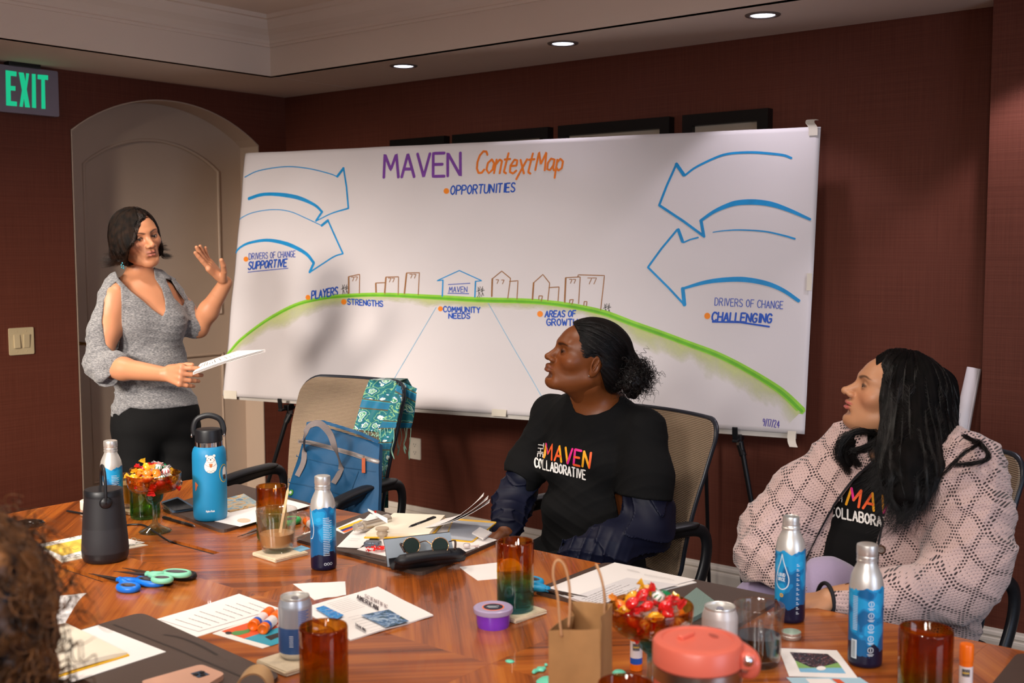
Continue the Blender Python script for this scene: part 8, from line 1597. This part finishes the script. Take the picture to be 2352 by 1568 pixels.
# --- left end bits
P = T(205, 1168); t = thing('white_canister', 'white round canister half hidden behind the black speaker', 'canister', P); g = G(); g.lathe([(0, 0), (.026, 0), (.027, .003), (.027, .026), (.025, .028), (0, .028)], 36); g.ob('canister', WHT, t, smooth='auto')
t = thing('glossy_pouch', 'small glossy black object at the left end of the table', 'gadget', T(62, 1212)); g = G(); A = []; c = T(60, 1210, .0); dx = T(92, 1208)-T(30, 1216)
g.lathe([(0, 0), (.030, .001), (.036, .007), (.030, .016), (.014, .021), (0, .022)], 28, c=c, R=Rz(math.atan2(dx[1], dx[0]))@np.diag((1.5, .75, 1))); g.ob('shell', mat('gloss_black', '#0c0a0a', .1, coat=.6), t, world=True, smooth=True)
def cable(lbl, pts, r=.0022, plug=None, name='cable'):
    P = bez(pts, 6); t = thing(name, lbl, 'cable', P[0]); g = G(); g.tube(P, r, 8); g.ob('cord', BPM, t, world=True, smooth=True)
    if plug: g = G(); a, b = plug; g.tube([a, a*.8+b*.2, b], [.0035, .0045, .0042], 10, flat=.7); g.ob('plug', BPM, t, world=True, smooth='auto')
    return t
cable('black cable running from the speaker into the table hatch', [T(286, 1206, .003), T(305, 1204, .003), T(330, 1206, .004), T(355, 1221, .012), T(380, 1238, .010), T(399, 1246, .0), T(404, 1247, -.02)], .0028)
cable('thin black charging cable with plug left of the white canister', [T(190, 1179, .004), T(215, 1185, .003), T(240, 1196, .003)], .0018, (T(154, 1173, .005), T(190, 1179, .005)))
MP = mat('mint_putty', '#66c8a8', .35, coat=.3); P = T(1171, 1519); t = thing('putty_blob', 'small oval mint putty dab left of the kraft bag', 'putty', P); g = G(); g.lathe([(0, 0), (.0095, 0), (.0100, .0015), (.006, .003), (0, .0034)], 20, R=np.diag((1, .8, 1))); g.ob('putty', MP, t, smooth=True)
t = thing('putty_blob', 'mint putty splatter at the left foot of the kraft bag', 'putty', T(1240, 1548)); sb = SDF(); c = T(1245, 1572)
for x, y, r_ in ((1250, 1566, .016), (1238, 1580, .014), (1260, 1560, .014), (1230, 1541, .006), (1238, 1536, .005), (1245, 1540, .005), (1226, 1545, .004), (1254, 1528, .004), (1250, 1536, .004)): sb.ell(T(x, y, .002), (r_, r_, .005), None, .008)
sb.plane((0, 0, TZ+.0003), (0, 0, -1)); v_, f_ = sb.mesh([(*bounds([T(1222, 1525), T(1270, 1600)], .03), .0016)]); ob('putty', v_, f_, MP, t, smooth=True, world=True)
t = thing('putty_blob', 'mint putty dab right of the kraft bag', 'putty', T(1422, 1548)); g = G(); g.lathe([(0, 0), (.013, 0), (.014, .003), (.009, .007), (0, .008)], 20); g.ob('putty', MP, t, smooth=True)

# ------------------------------------------------------------------ bag and scarf on the empty chair
BG = mat('bag_blue', '#0d4a72', .55, bump=(28, .6, (1, 1, 1)), var=(7, .12)); STR = mat('grey_webbing', '#7d7270', .85, bump=(500, .6)); ZIP = mat('zipper_silver', '#a8a4a2', .3, metal=.8)
bagc = [J(648, 1180, 4.22), J(868, 1196, 4.02), J(872, 1018, 4.16), J(706, 968, 4.34)]; bag = thing('tote_bag', 'blue nylon tote bag with grey straps leaning on the empty chair', 'bag', (bagc[0]+bagc[1])/2*1.0)
bn = np.cross(bagc[1]-bagc[0], bagc[3]-bagc[0]); bn /= np.linalg.norm(bn); bn = bn if bn@(CAM-bagc[0]) > 0 else -bn
def bf(u, v, l=0.):
    crs = .012*sin(u*9+v*4)*sin(v*7)+.006*sin(u*23-v*11); return bil(bagc, u, v)+bn*(.045*(1-(2*u-1)**4)*(1-.75*v)*math.sqrt(max(0, 1-(2*v-1)**6))+crs*.35+l)
A = np.array([[bf(u, v) for v in np.linspace(0, 1, 40)] for u in np.linspace(0, 1, 40)]); Bk = np.array([[bil(bagc, u, v)-bn*(.05*(1-(2*u-1)**4)*(1-.8*v)+.02) for v in np.linspace(0, 1, 40)] for u in np.linspace(0, 1, 40)])
g = G(); g.grid(A); g.grid(Bk[:, ::-1]); 
for s_ in (0, -1): g.grid(np.stack([A[s_], Bk[s_]]) if s_ else np.stack([Bk[s_], A[s_]])); g.grid(np.stack([A[:, s_], Bk[:, s_]]))
g.ob('body', BG, bag, world=True, smooth='auto')
def onbag(x, y, l=.002):
    d = ray(x, y); b0 = bagc[0]; tt = ((b0-CAM)@bn)/(d@bn); P = CAM+d*tt; e1 = bagc[1]-bagc[0]; best = None
    u, v = .5, .5
    for _ in range(12):
        Q = bf(u, v, l); q = RC@(Q-CAM); ex, ey = CX+FPX*q[0]/q[2]-x, CY-FPX*q[1]/q[2]-y; h = 1e-3; q1 = RC@(bf(u+h, v, l)-CAM); q2 = RC@(bf(u, v+h, l)-CAM)
        a, c = (CX+FPX*q1[0]/q1[2]-x-ex)/h, (CY-FPX*q1[1]/q1[2]-y-ey)/h; b_, d_ = (CX+FPX*q2[0]/q2[2]-x-ex)/h, (CY-FPX*q2[1]/q2[2]-y-ey)/h; dt = a*d_-b_*c
        if abs(dt) < 1e-6: break
        u -= (ex*d_-ey*b_)/dt; v -= (a*ey-c*ex)/dt; u = min(1.05, max(-.05, u)); v = min(1.1, max(-.05, v))
    return bf(u, v, l)
def bstrip(name, pts, w_, m, l=.003, step=4): g = G(); Q = np.array([onbag(x, y, l) for x, y in resample(pts, step)]); ribbon(g, Q, bn, w_, 0); return g.ob(name, m, bag, world=True)
zl = [(676, 1012), (712, 1016), (760, 1028), (810, 1042), (845, 1054), (868, 1060)]; bstrip('zipper_tape', zl, .016, STR); bstrip('zipper_teeth', zl, .007, ZIP, .0045)
g = G(); g.tube([onbag(835, 1047, .006), onbag(834, 1058, .01)], .003, 8); g.ob('zip_slider', ZIP, bag, world=True); g = G(); Q = np.array([onbag(835, y, .012) for y in (1052, 1068, 1086)]); A = np.stack([Q-RC[0]*.0062, Q+RC[0]*.0062], 1); g.slab(A, .002); g.ob('leather_pull', mat('orange_leather', '#a8491c', .5), bag, world=True)
def strap(pts, w_):
    Q = bez(pts, 8); A = []; t_ = np.gradient(Q, axis=0)
    for q, d in zip(Q, t_): s_ = np.cross(bn, d); s_ /= np.linalg.norm(s_)+1e-9; s_ = s_*.8+bn*.25*0; A.append([q-s_*w_/2, q+s_*w_/2])
    g = G(); g.slab(np.array(A), .002); g.ob('strap', STR, bag, world=True, smooth='auto')
strap([onbag(683, 1093, .004), onbag(697, 1062, .006), onbag(700, 1030, .012)]+[J(x, y, 4.08) for x, y in ((700, 1000), (712, 978), (735, 973), (758, 996), (770, 1030))]+[onbag(784, 1070, .006), onbag(778, 1090, .004), onbag(766, 1110, .004)], .030)
for p in ([(655, 1106), (700, 1113), (760, 1128), (800, 1140)], [(672, 1046), (720, 1056), (790, 1072), (862, 1082)], [(823, 1082), (805, 1130), (793, 1180)], [(770, 1130), (788, 1138), (780, 1160)]): bstrip('seam', p, .0035, mat('bag_seam', '#0e4468', .6), .0022)
bstrip('roll_top_fold', [(706, 972), (740, 968), (780, 980), (830, 996), (868, 1014)], .012, BG, .014)
c = onbag(668, 1131, .006); Rb = np.array(Vector(bn).to_track_quat('Z', 'Y').to_matrix()); g = G(); g.lathe([(0, .002), (.0105, .002), (.0115, 0)], 22, c=c, R=Rb); o = g.ob('pin_badge', mat('badge_green', '#3f7a34', .3), bag, world=True); g = G(); g.lathe([(0, .003), (.006, .003)], 16, c=c, R=Rb); g.ob('badge_face', mat('badge_white', '#e4e4e0', .3), o, world=True) if False else g.ob('badge_face', mat('badge_white', '#e4e4e0', .3), bag, world=True)
# scarf
def paisley(nt, b):
    tc = N(nt, 'TexCoord'); uv = N(nt, 'UVMap'); sp = N(nt, 'SeparateXYZ'); nt.links.new(uv.outputs[0], sp.inputs[0]); n = N(nt, 'TexNoise'); n.inputs['Scale'].default_value = 7; n.inputs['Detail'].default_value = 2; nt.links.new(uv.outputs[0], n.inputs['Vector'])
    mxv = N(nt, 'MixRGB', blend_type='ADD'); mxv.inputs[0].default_value = .22; nt.links.new(uv.outputs[0], mxv.inputs[1]); nt.links.new(n.outputs[1], mxv.inputs[2]); v = N(nt, 'TexVoronoi'); v.inputs['Scale'].default_value = 5.5; nt.links.new(mxv.outputs[0], v.inputs['Vector'])
    c1 = ramp(nt, v.outputs['Distance'], [(.0, '#0f6e7c'), (.10, '#bfe0c0'), (.17, '#2f8f6a'), (.25, '#dff0e0'), (.30, '#e6f2ea'), (.33, '#2a78a0'), (.37, '#0d6a74'), (.50, '#0b7a84'), (.56, '#8fc08a'), (.62, '#0c6c74')], 'CONSTANT')
    w_ = N(nt, 'Math', operation='FRACT'); m = N(nt, 'Math', operation='MULTIPLY', i1=1.55); nt.links.new(sp.outputs[1], m.inputs[0]); nt.links.new(m.outputs[0], w_.inputs[0]); band = ramp(nt, w_.outputs[0], [(0, '#000000'), (.66, '#ffffff'), (.93, '#000000')], 'CONSTANT')
    c2 = ramp(nt, w_.outputs[0], [(0, '#5a4a20'), (.66, '#5a4a20'), (.69, '#1f9ab0'), (.71, '#0e6f94'), (.88, '#0e6f94'), (.90, '#5a4a20')], 'CONSTANT'); mx = N(nt, 'MixRGB'); nt.links.new(band, mx.inputs[0]); nt.links.new(c1, mx.inputs[1]); nt.links.new(c2, mx.inputs[2]); nt.links.new(mx.outputs[0], b.inputs['Base Color'])
SCF = mat('paisley_silk', '#0f7a84', .6, tex=paisley, var=(3, 0), sheen=.2); sca = thing('scarf', 'teal and green paisley scarf with fringe draped over the empty chair', 'scarf', J(890, 1000, 4.35)); pjc = Proj([o for o in ch1.children if o.name.startswith('backrest_mesh')])
pjc.t = BVHTree.FromPolygons([ch1.matrix_basis @ v.co for o in ch1.children if o.name.startswith('backrest_mesh') for v in o.data.vertices], [list(p.vertices) for o in ch1.children if o.name.startswith('backrest_mesh') for p in o.data.polygons])
hits = [pjc.at(x, 930) for x in (800, 860)]; d0 = np.mean([depth(h[0]) for h in hits if h is not None]) if any(h is not None for h in hits) else 4.4
def cl_(name, L_, R_, lift, uv0, uv1, n=26, wv=.006, ph=0.):
    """cloth strip between two outline polylines (left and right edges in the picture), hanging on the chair back"""
    Lp, Rp = bez(L_, 6), bez(R_, 6); k = 24; Lp = np.array([[np.interp(s_, np.linspace(0, 1, len(Lp)), Lp[:, j]) for j in (0, 1)] for s_ in np.linspace(0, 1, k)]); Rp = np.array([[np.interp(s_, np.linspace(0, 1, len(Rp)), Rp[:, j]) for j in (0, 1)] for s_ in np.linspace(0, 1, k)]); A = []; UV = []
    for u in np.linspace(0, 1, n):
        row = []
        for i, s_ in enumerate(np.linspace(0, 1, k)):
            p = Lp[i]*(1-u)+Rp[i]*u; h = pjc.at(*p); dd = depth(h[0]) if h is not None else d0-.03*(1-s_); row.append(J(p[0], p[1], min(dd, d0+.10)-lift-wv*(1+sin(u*17+ph+s_*3))*min(1, s_*3+.2))); UV.append((uv0[0]+(uv1[0]-uv0[0])*u, uv0[1]+(uv1[1]-uv0[1])*s_))
        A.append(row)
    A = np.array(A); g = G(); g.grid(A); g.ob(name, SCF, sca, world=True, smooth=True, uv=UV); return A
S1 = cl_('scarf_panel', [(848, 872), (835, 905), (822, 950), (812, 985)], [(918, 874), (912, 915), (895, 955), (870, 992)], .02, (0, 0), (.5, 1.05)); S2 = cl_('scarf_fold', [(916, 874), (905, 905), (888, 950), (868, 985)], [(958, 892), (954, 930), (950, 960), (944, 984)], .035, (.6, .35), (.95, 1.25), ph=2.); S3 = cl_('scarf_tail', [(868, 975), (872, 1030), (880, 1100), (879, 1166)], [(905, 975), (903, 1030), (893, 1100), (892, 1166)], .03, (.2, 0), (.45, 1.7), n=10, ph=1)
tb = BVHTree
g = G(); P0 = (S1[:, 0]+S1[:, 0])/2
topb = np.array([[S1[int(u*25), 0] if u < 1 else S1[-1, 0], S1[int(min(u, .999)*25), 0]+np.array([0, .05, .004]), S1[int(min(u, .999)*25), 0]+np.array([.0, .09, -.05])] for u in np.linspace(0, 1, 10)]); g.grid(topb); g.ob('scarf_back', SCF, sca, world=True, smooth=True, uv=[(0.1*i, .1*j) for i in range(10) for j in range(3)])
FRG = mat('scarf_fringe', '#9cc8b0', .7); r_ = np.random.default_rng(8)
for row, n_, L in ((S2[:, -1], 11, 60), (S1[:, -1], 9, 12)):
    for i in range(n_):
        p = row[int(i/(n_-1)*(len(row)-1))]; q = RC@(p-CAM); x, y, dd = CX+FPX*q[0]/q[2], CY-FPX*q[1]/q[2], q[2]; ll = L*(.75+.45*r_.random()); g = G(); g.tube(bez([J(x, y-2, dd), J(x+r_.normal()*2, y+ll*.35, dd-.004), J(x+r_.normal()*3, y+ll*.7, dd-.004), J(x+r_.normal()*3, y+ll, dd-.004)], 4), [.0012]*9+[.0028, .003, .0026, .002], 6); g.ob('tassel', FRG, sca, world=True, smooth=True)
